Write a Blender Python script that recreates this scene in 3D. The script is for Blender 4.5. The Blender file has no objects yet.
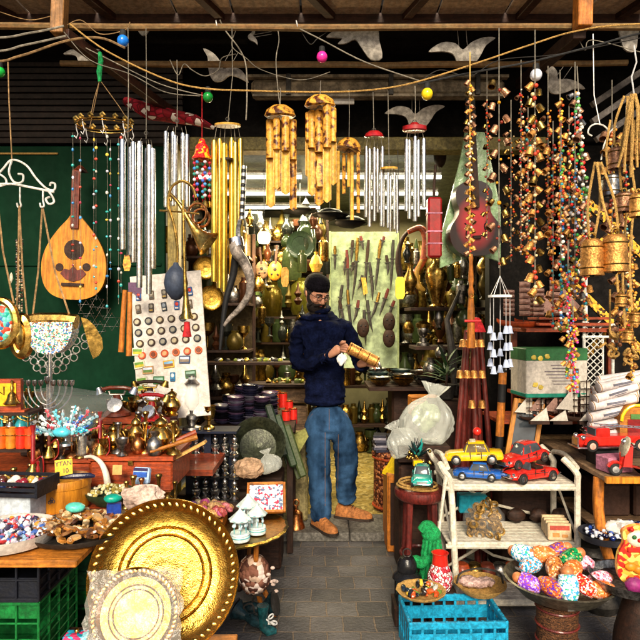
import bpy, math, random
from math import sin, cos, pi, radians as R
from mathutils import Vector as V, Matrix as MX, Euler
random.seed(7)
RU = random.uniform
S = bpy.context.scene
COL = S.collection
F, CH = 600.0, 1.5
def P(px, py, Y): return V(((px - 320) / F * Y, Y, CH - (py - 320) / F * Y))
def on(px, Y, Z): return V(((px - 320) / F * Y, Y, Z))

# ------------------------------------------------------------ mesh builder
class MB:
    def __init__(s): s.v = []; s.f = []; s.m = []; s.k = 0
    def mi(s, k): s.k = k; return s
    def add(s, vs, fs, M=None):
        n = len(s.v)
        if M is not None: vs = [M @ V(p) for p in vs]
        s.v += [tuple(p) for p in vs]
        for f in fs: s.f.append([i + n for i in f]); s.m.append(s.k)
        return s
    def box(s, c, d, rot=(0, 0, 0), b=None):
        x, y, z = d[0] / 2, d[1] / 2, d[2] / 2
        if b is None: b = min(x, y, z) * .12
        vs = []
        for sx in (-1, 1):
            for sy in (-1, 1):
                for sz in (-1, 1):
                    vs += [(sx * x, sy * (y - b), sz * (z - b)), (sx * (x - b), sy * y, sz * (z - b)), (sx * (x - b), sy * (y - b), sz * z)]
        I = lambda a, b_, c_, k: (a * 4 + b_ * 2 + c_) * 3 + k
        fs = []
        for a in (0, 1):
            q = [I(a, 0, 0, 0), I(a, 1, 0, 0), I(a, 1, 1, 0), I(a, 0, 1, 0)]; fs.append(q if a else q[::-1])
            q = [I(0, a, 0, 1), I(0, a, 1, 1), I(1, a, 1, 1), I(1, a, 0, 1)]; fs.append(q if a else q[::-1])
            q = [I(0, 0, a, 2), I(1, 0, a, 2), I(1, 1, a, 2), I(0, 1, a, 2)]; fs.append(q if a else q[::-1])
        for a in (0, 1):
            for c_ in (0, 1):
                q = [I(a, c_, 0, 0), I(a, c_, 1, 0), I(a, c_, 1, 1), I(a, c_, 0, 1)]; fs.append(q if a == c_ else q[::-1])
                q = [I(a, 0, c_, 0), I(a, 1, c_, 0), I(a, 1, c_, 2), I(a, 0, c_, 2)]; fs.append(q if a != c_ else q[::-1])
                q = [I(0, a, c_, 1), I(1, a, c_, 1), I(1, a, c_, 2), I(0, a, c_, 2)]; fs.append(q if a == c_ else q[::-1])
                for e in (0, 1):
                    q = [I(a, c_, e, 0), I(a, c_, e, 1), I(a, c_, e, 2)]; fs.append(q if (a + c_ + e) % 2 else q[::-1])
        return s.add(vs, fs, MX.Translation(c) @ Euler(rot).to_matrix().to_4x4())
    def tube(s, pts, r, seg=6, closed=False, caps=True, flat=1.0):
        pts = [V(p) for p in pts]; n = len(pts)
        rs = r if isinstance(r, (list, tuple)) else [r] * n
        vs = []; up = None
        for i, p in enumerate(pts):
            a = pts[i - 1] if (i or closed) else p; b = pts[(i + 1) % n] if (i < n - 1 or closed) else p
            t = (b - a)
            t = t.normalized() if t.length > 1e-9 else V((0, 0, 1))
            if up is None:
                up = V((0, 0, 1)) if abs(t.z) < .9 else V((0, 1, 0))
            sd = t.cross(up)
            if sd.length < 1e-6: sd = t.cross(V((1, 0, 0)))
            sd.normalize(); up = sd.cross(t).normalized()
            for k in range(seg):
                an = 2 * pi * k / seg
                vs.append(p + sd * cos(an) * rs[i] + up * sin(an) * rs[i] * flat)
        fs = []
        for i in range(n if closed else n - 1):
            j = (i + 1) % n
            for k in range(seg):
                l = (k + 1) % seg
                fs.append([i * seg + l, i * seg + k, j * seg + k, j * seg + l])
        if caps and not closed:
            fs.append(list(range(seg))); fs.append([(n - 1) * seg + k for k in range(seg)][::-1])
        return s.add(vs, fs)
    def cyl(s, a, b, r0, r1=None, seg=10): return s.tube([a, b], [r0, r0 if r1 is None else r1], seg)
    def lathe(s, prof, seg=16, M=None, wav=0, nw=8):
        vs = []; n = len(prof)
        for (r, z) in prof:
            for k in range(seg):
                an = 2 * pi * k / seg; q = max(r, 1e-4) * (1 + wav * cos(nw * an))
                vs.append((q * cos(an), q * sin(an), z))
        fs = []
        for i in range(n - 1):
            for k in range(seg):
                l = (k + 1) % seg
                fs.append([i * seg + k, i * seg + l, (i + 1) * seg + l, (i + 1) * seg + k])
        if prof[0][0] > 1e-3: fs.append(list(range(seg))[::-1])
        if prof[-1][0] > 1e-3: fs.append([(n - 1) * seg + k for k in range(seg)])
        return s.add(vs, fs, M)
    def sph(s, c, r, seg=10, rings=6, jit=0, M=None):
        if not isinstance(r, (list, tuple)): r = (r, r, r)
        vs = [(0, 0, -1)]
        for i in range(1, rings):
            t = -pi / 2 + pi * i / rings
            for k in range(seg):
                a = 2 * pi * k / seg; vs.append((cos(t) * cos(a), cos(t) * sin(a), sin(t)))
        vs.append((0, 0, 1))
        vs = [V((x * r[0], y * r[1], z * r[2])) * (1 + RU(-jit, jit)) for x, y, z in vs]
        fs = []
        for k in range(seg):
            fs.append([0, 1 + (k + 1) % seg, 1 + k])
            for i in range(rings - 2):
                a = 1 + i * seg
                fs.append([a + k, a + (k + 1) % seg, a + seg + (k + 1) % seg, a + seg + k])
            a = 1 + (rings - 2) * seg
            fs.append([a + k, a + (k + 1) % seg, len(vs) - 1])
        T = MX.Translation(c)
        if M is not None: T = T @ M
        return s.add(vs, fs, T)
    def torus(s, c, Rr, r, ax=(0, 0, 1), seg=20, ss=6, sx=1, sy=1):
        q = V(ax).normalized().to_track_quat('Z', 'Y').to_matrix()
        return s.tube([V(c) + q @ V((Rr * sx * cos(2 * pi * k / seg), Rr * sy * sin(2 * pi * k / seg), 0)) for k in range(seg)], r, ss, True)
    def prism(s, out, d, M=None):      # outline in XZ, thickness d along Y
        n = len(out)
        ar = sum(out[i][0] * out[(i + 1) % n][1] - out[(i + 1) % n][0] * out[i][1] for i in range(n))
        if ar < 0: out = out[::-1]
        vs = [(x, -d / 2, z) for x, z in out] + [(x, d / 2, z) for x, z in out]
        fs = [list(range(n)), list(range(2 * n - 1, n - 1, -1))]
        for i in range(n):
            j = (i + 1) % n; fs.append([i, i + n, j + n, j])
        return s.add(vs, fs, M)
    def loft(s, secs, M=None):
        n = len(secs[0]); vs = [p for q in secs for p in q]; fs = []
        for i in range(len(secs) - 1):
            for k in range(n):
                l = (k + 1) % n
                fs.append([i * n + k, i * n + l, (i + 1) * n + l, (i + 1) * n + k])
        fs.append(list(range(n))[::-1]); fs.append([(len(secs) - 1) * n + k for k in range(n)])
        return s.add(vs, fs, M)
    def build(s, name, mat, parent=None, smooth=True, ang=38, loc=None, rot=None):
        me = bpy.data.meshes.new(name)
        me.from_pydata(s.v, [], s.f); me.update()
        for m in (mat if isinstance(mat, (list, tuple)) else [mat]): me.materials.append(m)
        if any(s.m): me.polygons.foreach_set('material_index', s.m)
        if smooth:
            me.polygons.foreach_set('use_smooth', [True] * len(me.polygons))
            me.set_sharp_from_angle(angle=R(ang))
        o = bpy.data.objects.new(name, me); COL.objects.link(o)
        if parent is not None: o.parent = parent
        if loc is not None: o.location = loc
        if rot is not None: o.rotation_euler = rot if isinstance(rot, (tuple, list)) else (0, 0, rot)
        return o

def tag(o, label, cat, group=None, kind=None):
    if label: o['label'] = label
    if cat: o['category'] = cat
    if group: o['group'] = group
    if kind: o['kind'] = kind
    return o
def T(name, label, cat, loc=(0, 0, 0), rot=(0, 0, 0), group=None, sc=None):
    o = bpy.data.objects.new(name, None); COL.objects.link(o)
    o.empty_display_size = .05; o.location = loc
    o.rotation_euler = rot if isinstance(rot, (tuple, list)) else (0, 0, rot)
    if sc: o.scale = (sc,) * 3 if not isinstance(sc, tuple) else sc
    return tag(o, label, cat, group)
KIDS = {}
def kids(o): return list(o.children)
def dup(o, loc=None, rot=None, sc=None, label=None, group=None, parent=None, mats=None, name=None):
    def cp(a, par):
        c = a.copy(); COL.objects.link(c)
        if name and par is None: c.name = name
        if par is not None: c.parent = par
        for k in kids(a): cp(k, c)
        return c
    r = cp(o, parent)
    if loc is not None: r.location = loc
    if rot is not None: r.rotation_euler = rot if isinstance(rot, (tuple, list)) else (0, 0, rot)
    if sc is not None: r.scale = (sc,) * 3 if not isinstance(sc, tuple) else sc
    if label: r['label'] = label
    if group: r['group'] = group
    return r
def reslot(o, mat):
    o.data = o.data.copy(); o.data.materials[0] = mat
def sm2(o, n=4):
    m = len(o); out = []
    for i in range(m):
        p0, p1, p2, p3 = (V((*o[(i + d) % m], 0)) for d in (-1, 0, 1, 2))
        for k in range(n):
            t = k / n; q = .5 * ((2 * p1) + (p2 - p0) * t + (2 * p0 - 5 * p1 + 4 * p2 - p3) * t * t + (3 * p1 - p0 - 3 * p2 + p3) * t ** 3); out.append((q.x, q.y))
    return out
def struct(mb, name, mat, **k): return tag(mb.build(name, mat, **k), None, None, None, 'structure')
def one(mb, name, label, cat, mat, loc=None, rot=None, group=None, **k):
    return tag(mb.build(name, mat, loc=loc, rot=rot, **k), label, cat, group)

# ------------------------------------------------------------ materials
def hexl(h):
    h = h.lstrip('#'); c = [int(h[i:i + 2], 16) / 255 for i in (0, 2, 4)]
    return tuple(((x + .055) / 1.055) ** 2.4 if x > .04045 else x / 12.92 for x in c)
def mat(name, col, rough=.55, metal=0.0, var=.25, vs=14, bump=.15, bs=90, col2=None, st=(1, 1, 1), rnd=.12, trans=0, alpha=1, emit=0, dirt=.35, coat=0, ecol=None, contrast=None, spec=.28):
    if isinstance(col, str): col = hexl(col)
    if isinstance(col2, str): col2 = hexl(col2)
    m = bpy.data.materials.new(name); m.use_nodes = True
    N, L = m.node_tree.nodes, m.node_tree.links
    b = N['Principled BSDF']
    tc = N.new('ShaderNodeTexCoord'); mp = N.new('ShaderNodeMapping'); mp.inputs['Scale'].default_value = st
    L.new(tc.outputs['Object'], mp.inputs['Vector'])
    n1 = N.new('ShaderNodeTexNoise'); n1.inputs['Scale'].default_value = vs; n1.inputs['Detail'].default_value = 5
    L.new(mp.outputs[0], n1.inputs['Vector'])
    rp = N.new('ShaderNodeValToRGB')
    lo, hi = contrast or (.32, .68)
    rp.color_ramp.elements[0].position = lo; rp.color_ramp.elements[1].position = hi
    ca = tuple(c * (1 - var) for c in col); cb = col2 or tuple(min(1, c * (1 + var)) for c in col)
    rp.color_ramp.elements[0].color = (*ca, 1); rp.color_ramp.elements[1].color = (*cb, 1)
    L.new(n1.outputs['Fac'], rp.inputs[0])
    oi = N.new('ShaderNodeObjectInfo'); mr = N.new('ShaderNodeMapRange')
    mr.inputs['To Min'].default_value = 1 - rnd * 1.6; mr.inputs['To Max'].default_value = 1 + rnd
    L.new(oi.outputs['Random'], mr.inputs['Value'])
    mu = N.new('ShaderNodeMixRGB'); mu.blend_type = 'MULTIPLY'; mu.inputs[0].default_value = 1
    L.new(rp.outputs[0], mu.inputs[1]); L.new(mr.outputs[0], mu.inputs[2])
    out = mu.outputs[0]
    if dirt:
        dirt = min(.75, dirt * 1.45)
        n2 = N.new('ShaderNodeTexNoise'); n2.inputs['Scale'].default_value = vs * 3.7; n2.inputs['Detail'].default_value = 8; n2.inputs['Roughness'].default_value = .7
        L.new(tc.outputs['Object'], n2.inputs['Vector'])
        r2 = N.new('ShaderNodeMapRange'); r2.inputs['From Min'].default_value = .42; r2.inputs['From Max'].default_value = .62
        r2.inputs['To Min'].default_value = 1 - dirt; r2.inputs['To Max'].default_value = 1
        L.new(n2.outputs['Fac'], r2.inputs['Value'])
        m2 = N.new('ShaderNodeMixRGB'); m2.blend_type = 'MULTIPLY'; m2.inputs[0].default_value = 1
        L.new(out, m2.inputs[1]); L.new(r2.outputs[0], m2.inputs[2]); out = m2.outputs[0]
        r3 = N.new('ShaderNodeMapRange'); r3.inputs['To Min'].default_value = min(1, rough * 1.35); r3.inputs['To Max'].default_value = rough * .7
        L.new(n2.outputs['Fac'], r3.inputs['Value']); L.new(r3.outputs[0], b.inputs['Roughness'])
    else: b.inputs['Roughness'].default_value = rough
    L.new(out, b.inputs['Base Color'])
    b.inputs['Metallic'].default_value = metal; b.inputs['Specular IOR Level'].default_value = spec
    b.inputs['Transmission Weight'].default_value = trans
    b.inputs['Alpha'].default_value = alpha
    if coat: b.inputs['Coat Weight'].default_value = coat; b.inputs['Coat Roughness'].default_value = .12
    if emit:
        b.inputs['Emission Color'].default_value = (*(ecol or col), 1); b.inputs['Emission Strength'].default_value = emit
    if bump:
        n3 = N.new('ShaderNodeTexNoise'); n3.inputs['Scale'].default_value = bs; n3.inputs['Detail'].default_value = 4
        L.new(mp.outputs[0], n3.inputs['Vector'])
        bp = N.new('ShaderNodeBump'); bp.inputs['Strength'].default_value = bump; bp.inputs['Distance'].default_value = .01
        L.new(n3.outputs['Fac'], bp.inputs['Height']); L.new(bp.outputs[0], b.inputs['Normal'])
    m['_out'] = 1
    return m
def voro(name, cols, scale=60, rough=.4, metal=0, feature='F1', bump=.4, st=(1, 1, 1), edge=None):
    """cell pattern: each cell takes a colour of the list (mosaic, beads, print)"""
    m = mat(name, (.5, .5, .5), rough, metal, bump=0, dirt=0)
    N, L = m.node_tree.nodes, m.node_tree.links; b = N['Principled BSDF']
    tc = N.new('ShaderNodeTexCoord'); mp = N.new('ShaderNodeMapping'); mp.inputs['Scale'].default_value = st
    L.new(tc.outputs['Object'], mp.inputs['Vector'])
    vo = N.new('ShaderNodeTexVoronoi'); vo.inputs['Scale'].default_value = scale; L.new(mp.outputs[0], vo.inputs['Vector'])
    sp = N.new('ShaderNodeSeparateColor'); L.new(vo.outputs['Color'], sp.inputs[0])
    rp = N.new('ShaderNodeValToRGB'); rp.color_ramp.interpolation = 'CONSTANT'
    cols = [hexl(c) if isinstance(c, str) else c for c in cols]
    for i, c in enumerate(cols):
        e = rp.color_ramp.elements[i] if i < 2 else rp.color_ramp.elements.new(i / len(cols))
        e.position = i / len(cols); e.color = (*c, 1)
    L.new(sp.outputs[0], rp.inputs[0]); out = rp.outputs[0]
    if edge is not None:
        v2 = N.new('ShaderNodeTexVoronoi'); v2.feature = 'DISTANCE_TO_EDGE'; v2.inputs['Scale'].default_value = scale; L.new(mp.outputs[0], v2.inputs['Vector'])
        g = N.new('ShaderNodeMath'); g.operation = 'LESS_THAN'; g.inputs[1].default_value = .09; L.new(v2.outputs['Distance'], g.inputs[0])
        mx = N.new('ShaderNodeMixRGB'); L.new(g.outputs[0], mx.inputs[0]); L.new(out, mx.inputs[1]); mx.inputs[2].default_value = (*hexl(edge), 1) if isinstance(edge, str) else (*edge, 1)
        out = mx.outputs[0]
    L.new(out, b.inputs['Base Color'])
    bp = N.new('ShaderNodeBump'); bp.inputs['Strength'].default_value = bump; bp.inputs['Distance'].default_value = .01; bp.invert = True
    L.new(vo.outputs['Distance'], bp.inputs['Height']); L.new(bp.outputs[0], b.inputs['Normal'])
    return m
def engraved(name, col, rough=.25, scale=55, depth=.5):
    m = mat(name, col, rough, 1, var=.3, vs=9, bump=0, dirt=.35)
    N, L = m.node_tree.nodes, m.node_tree.links; b = N['Principled BSDF']
    tc = N.new('ShaderNodeTexCoord')
    vo = N.new('ShaderNodeTexVoronoi'); vo.inputs['Scale'].default_value = scale; L.new(tc.outputs['Object'], vo.inputs['Vector'])
    no = N.new('ShaderNodeTexNoise'); no.inputs['Scale'].default_value = scale * .4; L.new(tc.outputs['Object'], no.inputs['Vector'])
    wv = N.new('ShaderNodeTexWave'); wv.wave_type = 'RINGS'; wv.rings_direction = 'Z'; wv.inputs['Scale'].default_value = 9; wv.inputs['Distortion'].default_value = 3.5; wv.inputs['Detail'].default_value = 3; wv.inputs['Detail Scale'].default_value = 9; L.new(tc.outputs['Object'], wv.inputs['Vector'])
    ad = N.new('ShaderNodeMath'); ad.operation = 'MULTIPLY_ADD'; ad.inputs[1].default_value = 1.3; L.new(wv.outputs['Fac'], ad.inputs[0]); L.new(vo.outputs['Distance'], ad.inputs[2])
    bp = N.new('ShaderNodeBump'); bp.inputs['Strength'].default_value = depth; bp.inputs['Distance'].default_value = .008
    L.new(ad.outputs[0], bp.inputs['Height']); L.new(bp.outputs[0], b.inputs['Normal'])
    return m
def wood(name, col, col2=None, rough=.5, axis='x', dirt=.3, coat=0, vs=9):
    st = {'x': (1, 9, 9), 'y': (9, 1, 9), 'z': (9, 9, 1)}[axis]
    return mat(name, col, rough, 0, var=.4, vs=vs, bump=.25, bs=30, st=st, col2=col2, dirt=dirt, coat=coat)

M = {}
M['brass'] = mat('brass', (.74, .45, .11), .26, 1, var=.35, vs=10, bump=.15, bs=40, dirt=.45, rnd=.28)
M['brass_d'] = mat('aged brass', (.48, .29, .07), .32, 1, var=.35, bump=.2, dirt=.5, rnd=.25)
M['brass_e'] = engraved('engraved brass', (.60, .355, .065), .25, 260, .12)
M['brass_b'] = mat('bright gold tube', (.86, .60, .10), .3, 1, var=.15, bump=.05, dirt=.2)
M['bellb'] = mat('hammered bell brass', (.74, .35, .09), .45, .7, var=.3, vs=30, bump=.35, bs=120, dirt=.35, rnd=.25)
M['bellc'] = mat('copper bell', (.62, .31, .17), .4, .8, var=.3, vs=30, bump=.35, bs=120, dirt=.35, rnd=.25)
M['copper'] = mat('copper', (.70, .27, .09), .3, 1, var=.3, dirt=.4)
M['silver'] = mat('silver', (.75, .74, .72), .25, 1, var=.15, bump=.06, dirt=.3)
M['silver_d'] = mat('tarnished silver', (.42, .40, .38), .35, 1, var=.4, dirt=.5)
M['tin'] = mat('white metal', (.72, .70, .68), .45, .3, var=.1, dirt=.25)
M['whitep'] = mat('white paint', (.74, .72, .66), .5, 0, var=.1, dirt=.35)
M['cream'] = mat('cream paint', (.62, .56, .42), .6, 0, var=.15, dirt=.35)
M['black'] = mat('black', (.006, .006, .007), .6, 0, var=.4, dirt=.2)
M['blackg'] = mat('gloss black', (.012, .012, .014), .2, 0, var=.3, dirt=.2)
M['iron'] = mat('iron', (.06, .055, .05), .5, .6, var=.4, dirt=.3)
M['tar'] = mat('dark tarpaulin', (.006, .005, .0045), .9, 0, var=.5, dirt=.3, spec=.1)
M['cordw'] = mat('pale cord', (.26, .23, .18), .8, 0, bump=.4, bs=300)
M['cordb'] = mat('brown cord', (.32, .19, .08), .85, 0, bump=.4, bs=300)
M['rope'] = mat('jute rope', (.62, .36, .10), .85, 0, var=.3, vs=80, bump=.8, bs=260)
M['greend'] = mat('green door paint', (.001, .025, .010), .7, 0, var=.16, vs=2.5, bump=.1, bs=12, dirt=.16, spec=.08, st=(3, 3, .8))
M['wood_o'] = wood('orange wood', (.50, .17, .02), axis='x')
M['wood_oz'] = wood('orange wood upright', (.50, .16, .02), axis='z')
M['wood_r'] = wood('red brown wood', (.34, .050, .010), axis='x', coat=.2)
M['wood_rz'] = wood('red brown upright', (.20, .035, .014), axis='z', coat=.2)
M['wood_m'] = wood('maroon wood', (.13, .016, .012), axis='z', coat=.3)
M['wood_d'] = wood('dark wood', (.032, .012, .006), axis='x', rough=.65)
M['wood_dz'] = wood('dark wood upright', (.032, .012, .006), axis='z', rough=.65)
M['wood_g'] = wood('grey brown table wood', (.22, .13, .07), axis='x', rough=.6)
M['wood_gy'] = wood('grey brown board', (.24, .15, .085), axis='y', rough=.6)
M['wood_y'] = wood('honey wood', (.58, .20, .010), (.74, .29, .018), axis='z', coat=.1, dirt=.12)
M['pole'] = wood('weathered pole', (.36, .17, .05), (.20, .13, .05), axis='x')
M['polez'] = wood('weathered post', (.34, .16, .05), axis='z')
M['plank'] = wood('canopy plank', (.62, .46, .30), (.40, .26, .15), axis='y', rough=.7)
M['bamb'] = mat('bamboo', (.88, .44, .04), .35, 0, var=.3, vs=18, st=(4, 4, 1), dirt=.3, col2=(.85, .50, .10))
M['bambb'] = mat('burnt bamboo', (.16, .035, .01), .4, 0, var=.5, vs=34, dirt=.3, col2=(.86, .40, .05), contrast=(.40, .52))
M['red'] = mat('red enamel', (.60, .020, .012), .2, 0, var=.12, bump=.0, dirt=.15, coat=.7)
M['redm'] = mat('red lacquer', (.30, .010, .012), .25, 0, var=.25, bump=.0, dirt=.2, coat=.5)
M['redc'] = mat('red cloth', (.50, .015, .02), .8, 0, var=.4, bump=.4)
M['yel'] = mat('yellow enamel', (.85, .50, .005), .25, 0, var=.12, bump=.0, dirt=.15, coat=.5)
M['blue'] = mat('blue enamel', (.012, .10, .42), .25, 0, var=.2, bump=0, dirt=.15, coat=.6)
M['teal'] = mat('teal enamel', (.02, .36, .30), .25, 0, var=.2, bump=0, dirt=.2, coat=.5)
M['pinkc'] = mat('pink card', (.65, .25, .38), .6, 0, var=.15)
M['chrome'] = mat('chrome', (.75, .75, .75), .15, 1, bump=0, dirt=.2)
M['rubber'] = mat('rubber', (.02, .02, .02), .7, 0, dirt=.3)
M['glassd'] = mat('dark window glass', (.05, .06, .07), .08, 0, bump=0, dirt=0)
M['glass'] = mat('clear glass', (.85, .92, .90), .05, 0, trans=.92, bump=0, dirt=0, var=.02)
M['card'] = mat('cardboard', (.50, .33, .16), .75)
M['paper'] = mat('white paper', (.72, .69, .64), .7, var=.08, dirt=.15)
M['ink'] = mat('ink', (.05, .05, .07), .7, dirt=0)
M['crg'] = mat('green crate plastic', (.006, .15, .03), .4, 0, var=.3, dirt=.35)
M['crk'] = mat('black crate plastic', (.006, .008, .016), .5, 0, var=.3, dirt=.3, spec=.3)
M['crb'] = mat('blue crate plastic', (.01, .30, .52), .4, 0, var=.15, dirt=.35)
M['skin'] = mat('skin', (.50, .24, .15), .5, 0, var=.12, bump=.1, dirt=.1, rnd=0)
M['hair'] = mat('dark hair', (.014, .009, .007), .8, 0, var=.5, bump=1, bs=200, rnd=0)
M['knit'] = mat('navy knit', (.004, .007, .030), .95, 0, var=.5, vs=20, bump=.6, bs=260, rnd=0, spec=.05)
M['beanie'] = mat('black knit', (.006, .005, .008), .95, 0, var=.5, bump=.8, bs=220, rnd=0, spec=.05)
M['jean'] = mat('blue denim', (.007, .028, .078), .9, 0, var=.5, vs=5, bump=.6, bs=300, rnd=0, col2=(.048, .122, .26), spec=.05, st=(2, 2, .6), dirt=.2)
M['suede'] = mat('tan suede', (.36, .13, .035), .85, 0, var=.3, rnd=0)
M['sole'] = mat('dark sole', (.03, .018, .012), .8)
M['white'] = mat('white', (.78, .78, .76), .5, 0, var=.06, dirt=.15)
M['sail'] = mat('sail cloth', (.66, .60, .52), .7, 0, var=.12, dirt=.2)
M['sailp'] = mat('pink brown sail', (.42, .24, .19), .7, 0, var=.2, dirt=.3)
M['net'] = mat('green net', (.01, .38, .10), .5, 0, var=.4, vs=60, bump=.9, bs=220, dirt=.4)
M['bird'] = mat('painted bird board', (.44, .40, .35), .7, 0, var=.2, vs=10, dirt=.35)
M['film'] = mat('cellophane', (.8, .8, .78), .06, 0, var=.02, bump=1, bs=28, dirt=0, alpha=.08, spec=.9)
M['bagw'] = mat('white plastic bag', (.62, .65, .60), .2, 0, var=.12, vs=6, bump=.5, bs=30, dirt=.0, alpha=.33, spec=.8)
M['stone'] = mat('doorstep stone', (.13, .12, .105), .7, 0, var=.3, vs=12, dirt=.4)
M['mosaic'] = voro('mosaic charm print', ['#e8e4d8', '#2a8f74', '#b8a48a', '#e6dccb', '#7a4a2c', '#3c6fae', '#efe9dd'], 190, .35)
M['multi'] = voro('many coloured beads', ['#d33c1c', '#e9b21e', '#1d6fb4', '#f1ead8', '#2e8b3d', '#e8602a', '#c9367f'], 240, .35, bump=.8)
COLS = {}
def C(h, rough=.45, metal=0, coat=0):
    k = (h, rough, metal, coat)
    if k not in COLS: COLS[k] = mat('colour ' + h.lstrip('#'), h, rough, metal, var=.18, dirt=.2, coat=coat)
    return COLS[k]
# ------------------------------------------------------------ ground and shop
def brickmat():
    m = bpy.data.materials.new('street pavers'); m.use_nodes = True
    N, L = m.node_tree.nodes, m.node_tree.links; b = N['Principled BSDF']
    tc = N.new('ShaderNodeTexCoord'); mp = N.new('ShaderNodeMapping'); mp.inputs['Location'].default_value = (.035, .05, 0)
    wn = N.new('ShaderNodeTexNoise'); wn.inputs['Scale'].default_value = 9
    wa = N.new('ShaderNodeVectorMath'); wa.operation = 'MULTIPLY_ADD'; wa.inputs[1].default_value = (.024, .024, 0)
    L.new(tc.outputs['Object'], wn.inputs['Vector']); L.new(wn.outputs['Color'], wa.inputs[0]); L.new(tc.outputs['Object'], wa.inputs[2])
    L.new(wa.outputs[0], mp.inputs[0])
    br = N.new('ShaderNodeTexBrick'); L.new(mp.outputs[0], br.inputs['Vector'])
    br.inputs['Scale'].default_value = 1; br.inputs['Brick Width'].default_value = .16; br.inputs['Row Height'].default_value = .155
    br.inputs['Mortar Size'].default_value = .0042; br.inputs['Mortar Smooth'].default_value = .25; br.inputs['Bias'].default_value = -.1
    br.inputs['Color1'].default_value = (.092, .085, .084, 1); br.inputs['Color2'].default_value = (.044, .042, .043, 1); br.inputs['Mortar'].default_value = (.15, .112, .080, 1)
    n = N.new('ShaderNodeTexNoise'); n.inputs['Scale'].default_value = 3.5; n.inputs['Detail'].default_value = 10; n.inputs['Roughness'].default_value = .75
    L.new(tc.outputs['Object'], n.inputs['Vector'])
    r = N.new('ShaderNodeMapRange'); r.inputs['From Min'].default_value = .3; r.inputs['From Max'].default_value = .7; r.inputs['To Min'].default_value = .55; r.inputs['To Max'].default_value = 1.4
    L.new(n.outputs['Fac'], r.inputs[0])
    mu = N.new('ShaderNodeMixRGB'); mu.blend_type = 'MULTIPLY'; mu.inputs[0].default_value = 1; L.new(br.outputs['Color'], mu.inputs[1]); L.new(r.outputs[0], mu.inputs[2])
    L.new(mu.outputs[0], b.inputs['Base Color']); b.inputs['Roughness'].default_value = .62
    n2 = N.new('ShaderNodeTexNoise'); n2.inputs['Scale'].default_value = 60; n2.inputs['Detail'].default_value = 6; L.new(tc.outputs['Object'], n2.inputs['Vector'])
    ma = N.new('ShaderNodeMath'); ma.operation = 'MULTIPLY_ADD'; ma.inputs[1].default_value = -1.4; L.new(br.outputs['Fac'], ma.inputs[0]); L.new(n2.outputs['Fac'], ma.inputs[2])
    bp = N.new('ShaderNodeBump'); bp.inputs['Strength'].default_value = 1; bp.inputs['Distance'].default_value = .009
    L.new(ma.outputs[0], bp.inputs['Height']); L.new(bp.outputs[0], b.inputs['Normal'])
    return m
mb = MB(); mb.add([(-60, -60, 0), (60, -60, 0), (60, 60, 0), (-60, 60, 0)], [[0, 1, 2, 3]]); struct(mb, 'street_paving', brickmat(), smooth=False)
mb = MB()
for x0, x1 in ((-1.15, -.58), (-.575, .20), (.205, .96), (.965, 1.62)):
    mb.box(((x0 + x1) / 2, 4.25, .031), (x1 - x0, .40, .062), b=.008)
struct(mb, 'doorstep', M['stone'])
M['tile'] = voro('yellow speckled tiles', ['#9a8448', '#85713a', '#a89660', '#6f6238', '#8f7d45'], 38, .3, bump=.05)
mb = MB(); mb.box((.2, 5.7, .03), (2.8, 2.46, .056), b=.003); struct(mb, 'shop_floor', M['tile'])

shop = T('shop_building', 'narrow open souvenir shop with green steel door and black fascia', 'shop', (0, 4, 0))
def sp(mb, name, m, **k):
    for i, v in enumerate(mb.v): mb.v[i] = (v[0], v[1] - 4, v[2])
    return mb.build(name, m, shop, **k)
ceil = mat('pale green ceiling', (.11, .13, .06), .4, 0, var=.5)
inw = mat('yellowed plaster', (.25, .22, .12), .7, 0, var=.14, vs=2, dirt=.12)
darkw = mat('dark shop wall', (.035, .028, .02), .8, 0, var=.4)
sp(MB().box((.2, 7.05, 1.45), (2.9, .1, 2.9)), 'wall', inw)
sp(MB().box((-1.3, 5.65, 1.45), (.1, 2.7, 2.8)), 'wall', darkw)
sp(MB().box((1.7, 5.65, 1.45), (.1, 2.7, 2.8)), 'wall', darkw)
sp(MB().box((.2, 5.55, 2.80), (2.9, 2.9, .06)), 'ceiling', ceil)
hb = mat('olive header beam', (.20, .16, .05), .6, 0, var=.4)
sp(MB().box((.25, 4.02, 2.665), (2.5, .12, .09)), 'header_beam', hb)
fa = sp(MB().box((0, 4.13, 3.55), (9, .10, 1.68)), 'fascia', M['tar'])
sp(MB().box((-.965, 3.98, 1.36), (.07, .10, 2.60)), 'door_jamb', wood('olive jamb', (.26, .19, .05), axis='z'))
# left: green steel doors in front of the wall
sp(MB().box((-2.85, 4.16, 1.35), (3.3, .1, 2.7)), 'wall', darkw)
d = sp(MB().box((-1.70, 3.92, 1.32), (1.38, .04, 2.62), b=.004), 'steel_door', M['greend'])
sp(MB().box((-3.12, 3.92, 1.32), (1.42, .04, 2.62), b=.004), 'steel_door', M['greend'])
for z in (1.02, 1.86):
    q = MB().box((-1.70, -.106, z), (1.34, .012, .02), b=.003).build('seam', M['greend'], d)
q = MB().box((-1.95, -.106, 2.58), (.5, .012, .012), b=.003).build('scratch', M['rope'], d)
mb = MB()
for k in range(16): mb.box((-2.4, 3.95 + .004 * (k % 2), 2.68 + k * .042), (3.0, .03, .036), rot=(.25, 0, 0), b=.004)
sp(mb, 'roller_shutter', mat('brown black slats', (.018, .010, .007), .5, .2, var=.4))
# right wall
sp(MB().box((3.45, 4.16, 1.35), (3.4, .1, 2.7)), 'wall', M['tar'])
sp(MB().box((1.46, 4.2, 1.35), (.58, .12, 2.7)), 'wall', M['tar'])
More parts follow.
